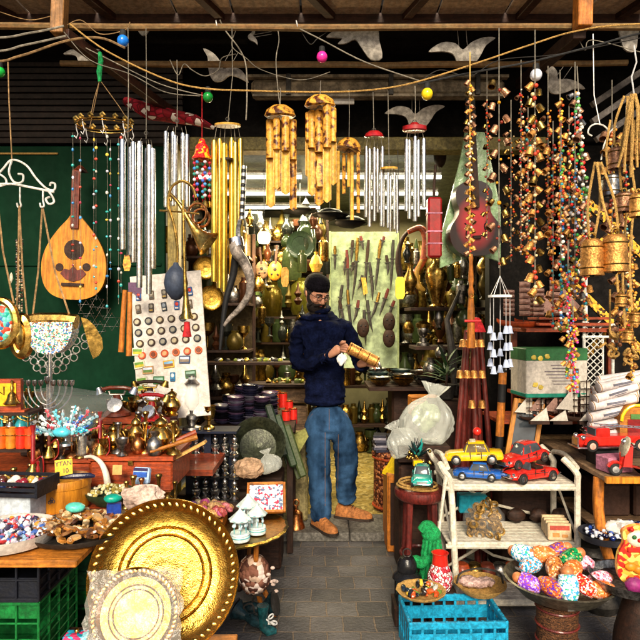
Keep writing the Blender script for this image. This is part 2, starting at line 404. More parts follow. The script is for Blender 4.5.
# cream awning cassette with strip above door
aw = sp(MB().box((.37, 3.88, 2.985), (1.62, .12, .10), b=.02).box((.37, 3.83, 3.05), (1.66, .05, .018)).box((.37, 3.83, 2.93), (1.6, .04, .018)), 'awning_cassette', mat('aged cream metal', (.33, .26, .17), .5, 0, var=.3, vs=5, dirt=.45))
for x in (-.2, .45, 1.0): MB().box((x, -.195, -1.0 + 3.995), (.03, .02, .13)).build('bracket', M['iron'], aw)
sp(MB().box((.10, 3.86, 2.905), (.24, .02, .035)), 'label_plate', M['paper'])

# canopy --------------------------------------------------------------
can = T('canopy', 'timber canopy of planks and poles over the shop front', 'canopy', (0, 3, 3))
def cp(mb, name, m, **k):
    for i, v in enumerate(mb.v): mb.v[i] = (v[0], v[1] - 3, v[2] - 3)
    return mb.build(name, m, can, **k)
x = -4.0; i = 0
while x < 4:
    w = .30 + .06 * (i % 3)
    cp(MB().box((x + w / 2, 2.99, 3.13), (w - .012, .46, .02), b=.004), 'roof_plank', M['plank']); x += w; i += 1
cp(MB().box((0, 3.75, 3.20), (8, 1.05, .02)), 'tarpaulin', M['tar'])
dkr = wood('dark rafter', (.05, .018, .010), axis='x')
cp(MB().box((0, 3.20, 3.10), (8, .05, .055)), 'purlin', dkr)
for k in range(13):
    cp(MB().box((-3.4 + k * .56, 2.98, 3.105), (.045, .44, .035), rot=(0, 0, RU(-.5, -.1) if k < 7 else RU(.1, .5)), b=.003), 'rafter', dkr)
def bpole(x0, x1, y, z, r, name='cross_pole', sag=.01, m=None):
    n = 14; pts = [(x0 + (x1 - x0) * k / n, y + RU(-.004, .004), z - sag * sin(pi * k / n) + RU(-.003, .003)) for k in range(n + 1)]
    return cp(MB().tube(pts, [r * RU(.92, 1.1) for _ in pts], 8), name, m or M['pole'])
bpole(-3.5, 3.5, 2.9, 2.925, .0165)
bpole(-1.47, 1.74, 3.4, 2.955, .018)
cp(MB().box((-1.23, 2.84, 3.00), (.062, .062, .30), rot=(0, .05, 0)), 'post', M['polez'])
cp(MB().box((1.245, 2.84, 3.02), (.07, .07, .28), rot=(0, .02, 0)), 'post', M['wood_oz'])
def beam(a, b, w, name, m):
    a, b = V(a), V(b); d = b - a
    mb = MB(); mb.box((0, 0, 0), (d.length, w, w))
    Mx = MX.Translation((a + b) / 2) @ d.to_track_quat('X', 'Z').to_matrix().to_4x4()
    mb.v = [tuple(Mx @ V(q)) for q in mb.v]; return cp(mb, name, m)
beam(P(64, 34, 2.84), P(185, 122, 3.9), .05, 'brace', dkr)
beam(P(580, 32, 2.86), P(520, 84, 3.9), .06, 'brace', M['wood_dz'])
for (a, b) in (((592, 122, 3.5), (650, 82, 3.5)), ((592, 105, 3.55), (650, 66, 3.55)), ((596, 140, 3.6), (655, 100, 3.6))):
    beam(P(*a), P(*b), .035, 'slat', mat('grey slat', (.14, .12, .11), .6))
for px in (217, 297, 577, 577): cp(MB().torus(on(px, 2.9, 2.925), .02, .003, (1, 0, .2), 10, 5), 'wire_tie', M['tin'])
# cloth on the pole left: red patterned fabric roll
mb = MB()
pts = [P(128, 102, 3.7), P(150, 112, 3.65), P(172, 116, 3.7), P(195, 120, 3.66), P(214, 128, 3.7)]
mb.tube(pts, [.05, .08, .07, .055, .02], 12, flat=.6)
one(mb, 'cloth_bundle', 'red and white patterned cloth bundled under the roof left of the doorway', 'cloth', voro('red print cloth', ['#8e1420', '#a81c2c', '#7a0f1a', '#d9cfc4', '#98182a'], 22, .8, edge='#5c0a12'))

# birds ----------------------------------------------------------------
def bird(label, px, py, Y, s, flip=1, rot=0, kind=0):
    if kind == 0: out = [(-1, .15), (-.6, .38), (-.2, .32), (.0, .12), (.25, .3), (.62, .42), (.98, .38), (.7, .2), (.5, -.1), (.3, -.32), (.05, -.42), (-.18, -.25), (-.3, .02), (-.6, .12)]
    else: out = [(-1, .25), (-.55, .5), (.7, .52), (.85, .1), (.95, -.5), (.55, -.55), (.2, -.1), (0, .15), (-.3, .02), (-.6, .0), (-.45, .18), (-.8, .22)]
    s *= .82; mb = MB().prism(sm2([(flip * a * s, b * s) for a, b in out], 3), .012)
    for dx in (-.1, .15): mb.tube([(dx * s, 0, .25 * s), (dx * s, .0, .25 * s + .10)], .0015, 4)
    o = one(mb, 'bird_cutout', label, 'bird board', M['bird'], P(px, py, Y), (0, R(rot), 0), 'flat painted bird boards under the canopy')
    return o
bird('big pale bird board with drooping wing between the two poles above doorway', 355, 44, 3.45, .20, 1, 0, 1)
bird('pale bird board behind a hanger hook above the wooden disc chime', 222, 72, 3.47, .20, -1, 30, 0)
bird('pale bird board with raised wings above the yellow bulb', 463, 54, 3.46, .24, 1, -5, 0)
bird('pale bird board just below the cream cassette, near the red topped chime', 415, 118, 3.9, .24, 1, 0, 0)
bird('pale bird board beside the white bulb on the right', 556, 82, 3.5, .20, 1, 35, 0)
bird('pale bird board in the far top right corner of the roof', 615, 30, 3.44, .19, 1, 20, 1)
bird('small pale bird board at the far top left corner', 32, 16, 3.25, .10, 1, 10, 0)
bird('small pale bird board near the blue bulb', 145, 30, 3.43, .10, -1, 10, 0)
bird('pale torn bird board above the dark slats on the left', 82, 57, 3.5, .13, 1, 0, 0)
bird('small upright pale board scrap hanging under the front pole left of the pink bulb', 252, 36, 3.43, .07, 1, 80, 0)

# festoon cable and bulbs ----------------------------------------------
def spline(pts, n=6):
    pts = [V(p) for p in pts]; out = []
    for i in range(len(pts) - 1):
        p0 = pts[max(i - 1, 0)]; p1 = pts[i]; p2 = pts[i + 1]; p3 = pts[min(i + 2, len(pts) - 1)]
        for k in range(n):
            t = k / n
            out.append(.5 * ((2 * p1) + (p2 - p0) * t + (2 * p0 - 5 * p1 + 4 * p2 - p3) * t * t + (3 * p1 - p0 - 3 * p2 + p3) * t ** 3))
    out.append(pts[-1]); return out
def cable(label, pl, Y, r, m, cat='cable', name='cable'):
    pts = [P(a, b, Y + (c[0] if c else 0)) for a, b, *c in pl]
    return one(MB().tube(spline(pts), r, 6), name, label, cat, m)
cable('pale cable sagging across the whole shop front in front of the chimes', [(70, 24), (105, 50), (160, 77), (200, 88), (260, 91), (330, 92), (380, 89), (420, 81), (480, 62), (530, 45), (577, 31), (640, 24), (800, 22)], 2.72, .0038, M['rope'])
cable('black cable rising from yellow bulb to the upper right', [(418, 84), (470, 73), (530, 62), (590, 47), (660, 30), (800, 18)], 2.76, .0048, M['rubber'])
cable('thin pale wire from pink bulb down to the yellow bulb', [(300, 29), (322, 40), (365, 62), (420, 81)], 2.8, .003, M['cordw'])
cable('topmost grey cable at the left edge', [(-190, 30), (-20, 38), (30, 33), (64, 26)], 2.75, .005, M['cordw'])
cable('middle grey cable at the left edge', [(-190, 48), (-20, 52), (25, 45), (66, 36)], 2.78, .005, M['cordw'])
cable('lowest dark cable at the left edge', [(-190, 58), (-20, 62), (20, 56), (66, 41), (100, 38), (125, 48)], 2.74, .0055, M['cordb'])
cable('thin red brown wire crossing behind the rafters from left post to green bulb', [(70, 40), (110, 60), (160, 84), (205, 96)], 2.95, .0025, M['cordw'])
cable('white wire looping down from front pole beside wooden disc', [(220, 20), (225, 30), (240, 50), (246, 66), (247, 95), (246, 120)], 3.0, .0035, M['cordw'])
cable('hooked white wire draped over the back pole near the bird', [(170, 60), (178, 75), (184, 64), (192, 70), (205, 76), (218, 70), (222, 58), (236, 54)], 3.2, .0028, M['cordw'])
cable('thin wire hanging from front pole to the first bamboo chime', [(277, 26), (279, 40), (276, 60), (278, 90), (280, 106)], 2.9, .0025, M['cordw'])
for i, (pl_, yy, lab) in enumerate((([(64, 32), (90, 60), (130, 74), (165, 92), (200, 96)], 2.8, 'thin tangled wire below the main cable at the left'), ([(60, 30), (80, 20), (100, 34), (125, 30), (130, 22)], 2.86, 'curly wire at the top left post over the blue bulb'), ([(420, 82), (440, 70), (470, 76), (500, 60), (560, 54), (650, 36)], 2.85, 'thin grey wire beside the black cable on the right'), ([(575, 30), (585, 50), (592, 40), (640, 52)], 2.9, 'loose wire loop by the right post'), ([(0, 12), (30, 20), (58, 14)], 2.95, 'thin wire above the front pole at the left edge'), ([(300, 29), (310, 44), (318, 38), (330, 30)], 2.92, 'short curled wire at the pink bulb'), ([(236, 30), (232, 46), (246, 58), (262, 70), (300, 80), (330, 72)], 3.1, 'loose grey wire behind the bamboo chimes'))):
    cable(lab, pl_, yy, .0022, (M['cordw'], M['cordb'], M['iron'])[i % 3])
def bulb(label, px, py, Y, col, s=1, lit=0):
    t = T('festoon_bulb', label, 'bulb', P(px, py, Y), group='coloured bulbs of the festoon cable', sc=s)
    MB().sph((0, 0, 0), (.028, .028, .029), 14, 10).build('glass', C(col, .2, 0, .4), t)
    MB().lathe([(.0, .052), (.014, .052), (.017, .03), (.015, .02), (0, .018)], 10).build('socket', M['rubber'], t)
bulb('blue bulb hanging near the left timber post', 123, 41, 2.75, '#1a78e0', .95)
bulb('pink bulb hanging from front pole over the bamboo chimes', 322, 57, 2.75, '#ff2f9c', .9)
bulb('yellow bulb on the cable above the red topped chime', 427, 94, 2.74, '#e8c81c', .95)
bulb('white bulb at top of a brass bell strand', 536, 75, 2.7, '#dfe2ee', .95)
bulb('dark green bulb under the cable next to the wooden disc', 208, 97, 2.75, '#0f7a2c', .85)
bulb('green bulb cut by the left picture edge', 0, 72, 2.7, '#16a23a', .8)
# ------------------------------------------------------------ hanging goods
def px2(n, Y): return n * Y / F
def hang_root(name, label, cat, px, py, Y, group=None): return T(name, label, cat, P(px, py, Y), group=group)

def tube_chime(label, tubes, Y, m, top=None, hook=None, r=3.6, topm=None, mid=None, sail=None, group='wind chimes hanging over the doorway', cords=True):
    """tubes: list of (px, ytop, ybot[, dy]); top: (px, py, radius_px, kind)"""
    cx = sum(t[0] for t in tubes) / len(tubes); ty = top[1] if top else min(t[1] for t in tubes) - 4
    root = hang_root('wind_chime', label, 'wind chime', cx, ty, Y, group); o0 = P(cx, ty, Y)
    L = lambda x, y, dy=0: P(x, y, Y + dy) - o0 if not dy else (V((P(x, y, Y) - o0)) + V((0, dy, 0)))
    for i, t in enumerate(tubes):
        dy = t[3] if len(t) > 3 else (.02 if i % 2 else -.02)
        a, b = L(t[0], t[1], dy), L(t[0] + RU(-.4, .4), t[2], dy); rr = px2(r, Y) * (t[4] if len(t) > 4 else 1)
        mb = MB(); q = (b - a)
        mb.tube([a, a + q * .02, a + q * .98, b, b + V((0, 0, .004))], [rr * .9, rr, rr, rr * .95, rr * .7], 10, caps=True)
        mb.build('tube', m, root)
        if cords: MB().tube([L(cx + (t[0] - cx) * .8, ty, dy * .5), a + V((0, 0, -.004))], .0012, 4).build('string', M['cordw'], root)
    if top:
        R_ = px2(top[2], Y); k = top[3]
        prof = {'disc': [(0, .004), (R_, .003), (R_, -.006), (0, -.006)],
                'dome': [(0, R_ * .55), (R_ * .5, R_ * .48), (R_ * .85, R_ * .22), (R_, -.004), (R_ * .9, -.008), (0, -.002)],
                'cap': [(0, R_ * .5), (R_ * .25, R_ * .45), (R_ * .4, R_ * .3), (R_, R_ * .12), (R_ * 1.02, -.01), (R_ * .9, -.016), (0, -.014)]}[k]
        MB().lathe(prof, 20, MX.Rotation(R(8), 4, 'X')).build('top_disc', topm or M['redm'], root)
    if hook:
        hx, hy = hook
        MB().tube([L(hx, hy), L(hx + .5, (hy + ty) / 2), L(cx, ty)], .0018, 5).build('cord', M['cordw'], root)
        MB().torus(L(cx, ty - 6), .009, .0018, (0, 1, 0), 12, 5).build('ring', M['iron'], root)
    if mid: MB().lathe([(0, .006), (px2(mid[2], Y), .005), (px2(mid[2], Y), -.005), (0, -.006)], 14, MX.Translation(L(mid[0], mid[1]))).build('striker', M['wood_d'], root)
    if sail:
        sx, sy, sh, sw = sail
        a = L(sx, sy); MB().tube([L(cx, ty), a], .0012, 4).build('string', M['cordw'], root)
        w, h = px2(sw, Y), px2(sh, Y)
        MB().prism([(-w * .6, 0), (w * .6, 0), (w, -h * .6), (w * .6, -h), (-w * .6, -h), (-w, -h * .6)], .006, MX.Translation(a)).build('sail', topm or M['bambb'], root)
    return root
tube_chime('pair of long silver tube chimes left of the shop doorway, tubes staggered, nearest the oud', [(124, 141, 250), (132, 141, 262), (128, 145, 254, .04)], 2.75, M['silver'], hook=(128, 28), r=2.9, sail=(127, 255, 16, 4))
tube_chime('longest silver tube chime with four tall tubes at the green door edge', [(141, 143, 288), (148, 144, 294), (144.5, 146, 275, .045), (151, 147, 268, .03)], 2.8, M['silver'], hook=(146, 28), r=3.0)
tube_chime('silver tube chime of five tubes beside the red bell ornament', [(167, 133, 208), (172, 131, 205), (176, 137, 200), (182, 132, 200), (188, 136, 208)], 2.85, M['silver'], hook=(177, 60), r=2.5)
g = tube_chime('tall gold tube chime hanging from a carved wooden disc', [(215, 142, 282), (219, 138, 288), (225, 145, 292), (231, 137, 286), (236, 144, 272), (240, 138, 260)], 2.8, M['brass_b'], top=(227, 125, 13, 'disc'), topm=M['bamb'], hook=(232, 28), r=2.9, mid=(227, 160, 7))
# bamboo chimes
def bamboo(label, px, top, bot, Y, w, tubes):
    root = hang_root('bamboo_chime', label, 'wind chime', px, top, Y, 'bamboo wind chimes'); o0 = P(px, top, Y)
    R_ = px2(w, Y)
    MB().lathe([(0, .035), (R_ * .5, .031), (R_ * .9, .012), (R_ * 1.05, -.012), (R_ * .9, -.02), (0, -.006)], 22, MX.Rotation(R(8), 4, 'X')).build('top', M['bambb'], root)
    MB().tube([(0, 0, .03), (.003, 0, .1), (0, 0, px2(top - 88, Y))], .0018, 5).build('cord', M['cordw'], root)
    for i, (x, a, c, rr) in enumerate(tubes):
        dx = px2(x - px, Y); dy = (.03, -.035, .015, -.02, .035)[i % 5]; r = px2(rr, Y)
        za, zc = -px2(a - top, Y), -px2(c - top, Y); h = za - zc; zs = za - h * .44
        mb = MB(); mb.tube([(dx, dy, za), (dx, dy, za - .004), (dx, dy, zs + .002), (dx, dy, zs)], [r * .9, r, r, r * 1.02], 12)
        mb.mi(0).build('tube', M['bambb'], root)
        # lower cut half pipe, bright inside
        mb = MB(); n = 8; vs = []
        for k in range(n + 1):
            an = pi * k / n
            for (zz, q) in ((zs, 1.0), (zc + r * .6 * (abs(cos(an))), 1.0)):
                vs.append((dx + cos(an) * r * q, dy + sin(an) * r * .8, zz)); vs.append((dx + cos(an) * r * .8, dy + sin(an) * r * .55, zz))
        fs = []
        for k in range(n):
            a_ = k * 4; b_ = a_ + 4
            fs += [[a_, b_, b_ + 2, a_ + 2], [a_ + 1, a_ + 3, b_ + 3, b_ + 1], [a_ + 2, b_ + 2, b_ + 3, a_ + 3]]
        fs += [[0, 2, 3, 1], [n * 4, n * 4 + 1, n * 4 + 3, n * 4 + 2]]
        mb.add(vs, fs); mb.build('cut_tube', M['bamb'] if i % 3 != 2 else M['bambb'], root)
    MB().prism([(-.012, 0), (.012, 0), (.020, -.06), (.012, -.12), (-.012, -.12), (-.018, -.06)], .006, MX.Translation((0, 0, -px2(bot - top, Y) * .55))).build('sail', M['bambb'], root)
    return root
bamboo('left one of the two big burnt bamboo chimes over the doorway', 280, 113, 206, 2.7, 15, [(270, 118, 206, 4.6), (286, 120, 196, 4.0), (293, 119, 210, 3.6), (277, 120, 190, 3.6), (290, 121, 178, 3)])
bamboo('right one of the two big burnt bamboo chimes over the doorway', 320, 103, 206, 2.68, 15, [(312, 109, 194, 4.4), (327, 108, 204, 4.2), (319, 110, 205, 4.6), (333, 110, 186, 3.4), (308, 110, 175, 3)])
# small bamboo with coconut shell
root = hang_root('coconut_chime', 'small bamboo chime under a brown coconut shell half', 'wind chime', 349, 148, 2.75, 'bamboo wind chimes')
MB().lathe([(0, .045), (.03, .04), (.052, .018), (.06, -.01), (.05, -.012), (0, .0)], 16, MX.Rotation(R(14), 4, 'Y')).build('shell', M['bambb'], root)
MB().tube([(0, 0, .04), (.002, 0, .15), (0, 0, .27)], .0016, 5).build('cord', M['cordw'], root)
for i, (x, b_) in enumerate(((-11, 62), (-5, 45), (3, 72), (9, 66), (0, 38))):
    dx = px2(x, 2.75); MB().tube([(dx, (-.02, .02, 0)[i % 3], -.02), (dx, (-.02, .02, 0)[i % 3], -px2(b_, 2.75))], [.008, .0085], 8).build('tube', M['bambb'] if i % 2 else M['bamb'], root)
tube_chime('silver chime under a small dark red disc', [(366, 148, 218), (370, 148, 226), (374, 149, 222), (378, 148, 212), (382, 148, 224)], 2.78, M['silver'], top=(374, 136, 10, 'dome'), hook=(373, 92), r=1.9)
tube_chime('silver chime of many thin tubes under a small gold disc', [(x, 174, 222 + (x * 7) % 11) for x in (381, 384, 387.5, 391, 394, 397.5)], 2.74, M['silver'], top=(390, 168, 9, 'disc'), topm=M['bamb'], hook=(388, 91), r=1.35)
tube_chime('silver chime under a red lacquered pagoda cap', [(406, 141, 212), (410, 139, 218), (414.5, 138, 222), (419, 139, 216), (423, 140, 208)], 2.72, M['silver'], top=(414, 128, 12, 'cap'), hook=(415, 86), r=2.1)
r_ = hang_root('tag', 'bright yellow round ended tag hanging low on a long cord', 'tag', 400, 288, 2.7)
MB().prism([(a * .021, b * .05) for a, b in [(-1, -.7), (-.6, -1), (.6, -1), (1, -.7), (1, .7), (.6, 1), (-.6, 1), (-1, .7)]], .008).build('card', C('#e8c930', .5), r_)
MB().tube([(0, 0, .04), (-.004, 0, .3), (-.01, 0, .62)], .0014, 4).build('cord', M['iron'], r_)

# red bell ornament with tassels
root = hang_root('bell_ornament', 'red pagoda bell ornament with bead tassels under it', 'bell ornament', 202, 150, 2.8)
MB().lathe([(0, .055), (.012, .05), (.018, .03), (.03, .015), (.035, -.02), (.048, -.04), (.046, -.046), (0, -.03)], 16).build('bell', voro('red gold print', ['#c41818', '#d42a1c', '#e0a01c', '#b01414'], 90, .4), root)
for i in range(5):
    x = (-.035, -.018, 0, .018, .035)[i]; y = (0, -.02, .02, -.02, 0)[i]
    MB().tube([(x, y, -.04), (x, y, -.24)], .0015, 4).build('string', M['redc'], root)
    for k in range(7):
        MB().sph((x, y, -.06 - k * .026), .0085, 7, 5).build('bead', C(['#d33a5c', '#3f8fd0', '#2f9b86', '#d8d6e4', '#c8202c', '#4a6fd8'][(k + i) % 6], .35), root)
    MB().lathe([(0, .02), (.008, .014), (.014, -.012), (0, -.012)], 8, MX.Translation((x, y, -.255))).build('small_bell', M['brass'], root)
MB().tube([(0, 0, .05), (0, 0, .27)], .0016, 4).build('cord', M['redc'], root)

# gold ring mobile with bead strands
root = hang_root('bead_mobile', 'gold rosette hoop on a green cord with long bead strands', 'mobile', 104, 124, 2.85)
Y = 2.85; Rr = px2(27, Y)
MB().torus((0, 0, 0), Rr, .0035, (0, 0, 1), 28, 6, 1, .75).torus((0, 0, -.012), Rr * 1.03, .0025, (0, 0, 1), 28, 5, 1, .75).build('hoop', M['brass'], root)
for k in range(14):
    a = 2 * pi * k / 14; p = (Rr * cos(a), Rr * .75 * sin(a), .012)
    MB().lathe([(0, .006), (.005, .010), (.012, .004), (.014, -.004), (.008, -.008), (0, -.006)], 9, MX.Translation(p) @ MX.Rotation(R(-70), 4, 'X'), wav=.15, nw=4).build('rosette', M['brass'], root)
top = (-.02, 0, .21)
for k in range(3):
    a = 2 * pi * k / 3 + .3; MB().tube([top, (Rr * cos(a) * .6 - .008, Rr * .5 * sin(a), .09), (Rr * cos(a), Rr * .75 * sin(a), 0)], .0018, 5).build('hanging_cord', M['cordb'], root)
MB().tube([(-.02, 0, .2), (-.024, .003, .25), (-.015, 0, .3), (-.02, 0, .34)], [.008, .013, .012, .009], 8).build('green_cord', M['net'], root)
for k in range(8):
    a = 2 * pi * k / 8 + .2; x, y = Rr * cos(a), Rr * .75 * sin(a)
    h = MB(); h.tube([(x, y, -.005), (x + .004, y - .004, -.03), (x + .012, y - .006, -.055), (x + .004, y - .004, -.075), (x - .006, y - .002, -.062)], .0022, 5); h.build('hook', M['tin'], root)
BC = ['#2fa7a0', '#d8d6e8', '#c8452f', '#45c0c8', '#e8e4d8', '#b83a5a', '#3a8fd0', '#e0c04a']
def beadrow(root, x, y, z0, z1, n, cols, r=.006, m=None, jit=.3, first='bead'):
    MB().tube([(x, y, z0), (x + RU(-.003, .003), y, (z0 + z1) / 2), (x, y, z1)], .0009, 4).build('thread', M['cordw'], root)
    for k in range(n):
        z = z0 + (z1 - z0) * (k + .5 + RU(-jit, jit)) / n
        MB().sph((x + RU(-.001, .001), y, z), (r * RU(.7, 1.3), r, r * RU(.8, 1.5)), 7, 5).build(first, C(random.choice(cols), .25), root)
for i, x in enumerate((-.115, -.09, -.045, -.02, .012, .03, .058, .085)):
    beadrow(root, px2(x / .115 * 26, Y), (-.06, -.04, .03, -.07, .05, -.05, .02, -.03)[i], -.06, -px2(150 + (i * 37) % 48, Y), 11, BC)

# white scroll hanger with strapped bags
root = hang_root('scroll_hanger', 'white wrought iron scroll hanger on a cord at the left edge', 'hanger', 10, 180, 2.35)
Y = 2.35; s = Y / F
def LZ(x, y): return ((x - 10) * s, 0, -(y - 180) * s)
mb = MB(); mb.tube([LZ(-25, 184), LZ(14, 184), LZ(54, 192)], .005, 7)
mb.tube(spline([LZ(*p) for p in ((-12, 184), (2, 170), (12, 160), (26, 165), (36, 178), (46, 188), (54, 190), (55, 184), (51, 183), (50, 186))]), .0042, 6)
mb.tube(spline([LZ(*p) for p in ((12, 160), (9, 172), (14, 182), (22, 182), (23, 175), (18, 174))]), .0042, 6)
mb.tube(spline([LZ(*p) for p in ((46, 188), (52, 196), (54, 202), (49, 204), (46, 199), (50, 197))]), .0042, 6)
mb.tube(spline([LZ(*p) for p in ((-4, 172), (5, 178), (6, 184), (0, 186))]), .004, 6)
mb.build('scroll', M['whitep'], root)
for hx in (20, 43): MB().tube(spline([LZ(hx, 187 + (hx - 20) * .15), LZ(hx, 200), LZ(hx + 1, 206), LZ(hx - 2, 207), LZ(hx - 3, 203)]), .0035, 6).build('hook', M['whitep'], root)
MB().tube([LZ(12, 161), LZ(9, 100), LZ(8, 62)], .0028, 5).build('cord', M['cordb'], root)
def strapbag(label, cx, cy, Y, rx, rz, depth, sx, sy, m, kind):
    root = hang_root('strap_bag', label, 'shoulder bag', cx, cy, Y, 'metal bags hanging by straps'); s = Y / F
    rx *= s; rz *= s
    if kind == 'half':
        out = [(-rx, rz)] + [(-rx * cos(a), rz - 2 * rz * sin(a) ** .8 if a else rz) for a in [pi * k / 14 for k in range(1, 14)]] + [(rx, rz)]
        secs = []
        MB().prism(out, depth).build('body', m, root)
        MB().tube([(-rx * 1.03, 0, rz), (-rx * .5, 0, rz * 1.12), (rx * .5, 0, rz * 1.12), (rx * 1.03, 0, rz)], depth * .42, 8).build('clasp_rim', M['brass'], root)
    else:
        MB().sph((0, 0, 0), (rx * .93, depth / 2, rz * .93), 20, 12).build('body', m, root)
        MB().torus((0, 0, 0), rx, depth * .28, (0, 1, 0), 28, 8, 1, rz / rx).build('rim', M['brass'], root)
    for d in (-1, 1):
        MB().tube([(d * rx * .85, 0, rz * .9), ((sx - cx) * s * .55 + d * rx * .35, -.004, -(sy - cy) * s * .5), ((sx - cx) * s, -.006, -(sy - cy) * s)], .0038, 6, flat=.4).build('strap', M['cordb'], root)
    return root
strapbag('mosaic half moon bag with gold clasp hanging under the scroll hanger', 52, 338, 2.36, 24, 16, .07, 43, 206, M['mosaic'], 'half')
strapbag('narrow round gold bag seen edge on', 22, 336, 2.34, 6.5, 17, .09, 20, 206, M['brass'], 'oval')
strapbag('round turquoise mosaic bag cut by the left picture edge', 1, 323, 2.30, 15, 22, .06, -4, 180, voro('turquoise print', ['#1f9a8c', '#c4442c', '#e4d8c4', '#2a6a9c', '#5fbdb0'], 70), 'oval')

# oud ------------------------------------------------------------------
root = T('oud', 'pear shaped oud with pale face hanging on the green door', 'lute', P(75, 262, 3.68), (0, R(2), 0))
Y = 3.66; s = Y / F
half = [(0, 38), (12, 37), (23, 32), (30, 22), (32.5, 8), (31, -6), (25, -20), (16, -33), (8, -42), (4, -47)]
out = [(x * s, -y * s) for x, y in half] + [(-x * s, -y * s) for x, y in half[::-1][:-1]]
MB().prism(sm2(out), .012, MX.Translation((0, -.012, 0))).build('soundboard', M['wood_y'], root)
secs = []
n = 14
body = MB()
for k in range(n + 1):
    t = k / n; a = pi * t
    yy = -47 + 85 * (1 - cos(a)) / 2
    # half width at yy
    w = 0
    for (x0, y0), (x1, y1) in zip(half, half[1:]):
        if y1 <= yy <= y0: w = x1 + (x0 - x1) * (yy - y1) / (y0 - y1 + 1e-9); break
    w = max(w, .6)
    secs.append([(w * s * cos(q), max(.0, .16 * (w / 32) * sin(q)), -yy * s) for q in [pi * j / 12 for j in range(13)]])
body.loft(secs).build('bowl_back', wood('striped bowl', (.30, .12, .03), axis='z'), root)
nb = MB().box((0, -.022, px2(62, Y)), (px2(8, Y), .022, px2(58, Y))).build('neck', M['wood_rz'], root)
MB().tube([(0, -.02, px2(90, Y)), (.0, .03, px2(96, Y)), (.004, .10, px2(95, Y))], [.022, .018, .012], 8).build('peg_box', M['wood_rz'], root)
for k in range(5): MB().cyl((-.035, .0 + k * .018, px2(93, Y)), (.035, .0 + k * .018, px2(93, Y)), .003, seg=6).build('peg', M['wood_d'], root)
for (cx, cy, r) in ((0, -14 + 2, 10), (-14, 6, 4), (13, 5, 4)):
    MB().lathe([(0, 0), (r * s, 0), (r * s, .004), (0, .004)], 20, MX.Translation((cx * s, -.0185, -(cy + 0) * s)) @ MX.Rotation(R(90), 4, 'X')).build('rosette', M['wood_d'], root)
MB().prism([(a * 13 * s, b * 8 * s) for a, b in [(-1, 0), (-.7, .6), (-.3, .45), (0, .95), (.3, .45), (.7, .6), (1, 0), (.6, -.7), (0, -1), (-.6, -.7)]], .004, MX.Translation((0, -.021, -12 * s))).build('pickguard', M['wood_m'], root)
MB().box((0, -.026, -23 * s), (22 * s, .012, 3 * s)).build('bridge', M['wood_d'], root)
for k in range(5): MB().tube([((-3 + 1.5 * k) * s, -.034, -23 * s), ((-1.6 + .8 * k) * s, -.036, 90 * s)], .0007, 4).build('string', M['silver_d'], root)

# wire star ornament & flutes hanging
mb = MB()
for cx, cy, r in ((86, 309, 9), (97, 303, 8), (104, 312, 8), (90, 320, 8), (112, 322, 9), (100, 328, 7)):
    for ph in (90, -90):
        pts = [P(cx + r * cos(R(ph + 120 * k)), cy - r * sin(R(ph + 120 * k)), 2.8) for k in range(3)]; mb.tube(pts, .0018, 4, True)
o = one(mb, 'star_ornament', 'cluster of silver wire six pointed stars below the oud', 'ornament', M['silver'])
one(MB().tube([P(125, 290, 2.9), P(121, 352, 2.9)], [.012, .014], 10), 'wooden_flute', 'left of two short orange wooden flutes left of the magnet board', 'flute', M['wood_oz'])
one(MB().tube([P(130, 292, 2.88), P(129, 356, 2.88)], [.011, .015], 10), 'wooden_flute', 'right of two short orange wooden flutes left of the magnet board', 'flute', M['wood_oz'])
one(MB().prism([(a * .045, b * .09) for a, b in [(-1, 1), (-.4, .9), (.2, .6), (.9, 0), (1, -.5), (.6, -.85), (.1, -1), (-.2, -.6), (-.5, 0)]], .012, MX.Rotation(R(25), 4, 'Z')), 'leaf_dish', 'crumpled golden leaf shaped dish hanging behind the mosaic bag', 'dish', M['brass'], P(92, 338, 2.6))
root = hang_root('bead_necklace', 'dark bead necklaces with a pale tooth pendant by the white scroll', 'necklace', 18, 250, 2.7)
for x in (-.006, .006, .018): beadrow(root, x, 0, .05, -.28, 26, ['#2a1610', '#5a3a24', '#b09a78', '#1c1c1c'], .005)
MB().lathe([(0, .02), (.006, .01), (.008, -.01), (0, -.03)], 8, MX.Translation((-.03, 0, -.12))).build('pendant', M['cream'], root)

# bulb horn, bugle, long trumpet, curved dagger horn -------------------
Y = 2.6
root = hang_root('bulb_horn', 'old brass taxi horn with grey rubber bulb', 'horn', 176, 281, Y); s = Y / F
L = lambda x, y, d=0: ((x - 176) * s, d, -(y - 281) * s)
MB().lathe([(0, -.085), (.02, -.078), (.044, -.045), (.052, -.01), (.045, .03), (.028, .055), (.014, .068), (.010, .08), (0, .08)], 18).build('bulb', C('#333c4e', .55), root)
MB().tube(spline([L(177, 263), L(177, 245), L(173, 222), L(168, 205), L(171, 188), L(182, 181), L(192, 187), L(196, 198)]), [.0065] * 43, 8).build('tube', M['brass'], root)
root = hang_root('bugle', 'brass bugle with coiled tube and flared bell pointing right', 'bugle', 195, 222, 2.65); s = 2.65 / F
L = lambda x, y, d=0: ((x - 195) * s, d, -(y - 222) * s)
MB().tube(spline([L(170, 200, .02), L(168, 192, .02), L(180, 205), L(190, 222), L(197, 232), L(203, 239), L(209, 244)]), [.006, .006, .006, .006, .006, .007, .007, .007, .007, .008, .008, .008, .009, .009, .010, .010, .011, .012, .013, .014, .016, .018, .020, .022, .024, .026, .028, .031, .034, .037, .040, .044, .048, .052, .056, .06, .064][:37], 14, caps=False).build('bell', M['brass'], root)
MB().torus(L(196, 212, .03), .045, .006, (0.3, 1, 0), 22, 7).torus(L(199, 216, .05), .04, .006, (.2, 1, .1), 22, 7).build('coil', M['copper'], root)
MB().tube([L(160, 211, -.01), L(178, 212, -.01), L(199, 214, 0)], .0045, 7).build('mouthpipe', M['brass_d'], root)
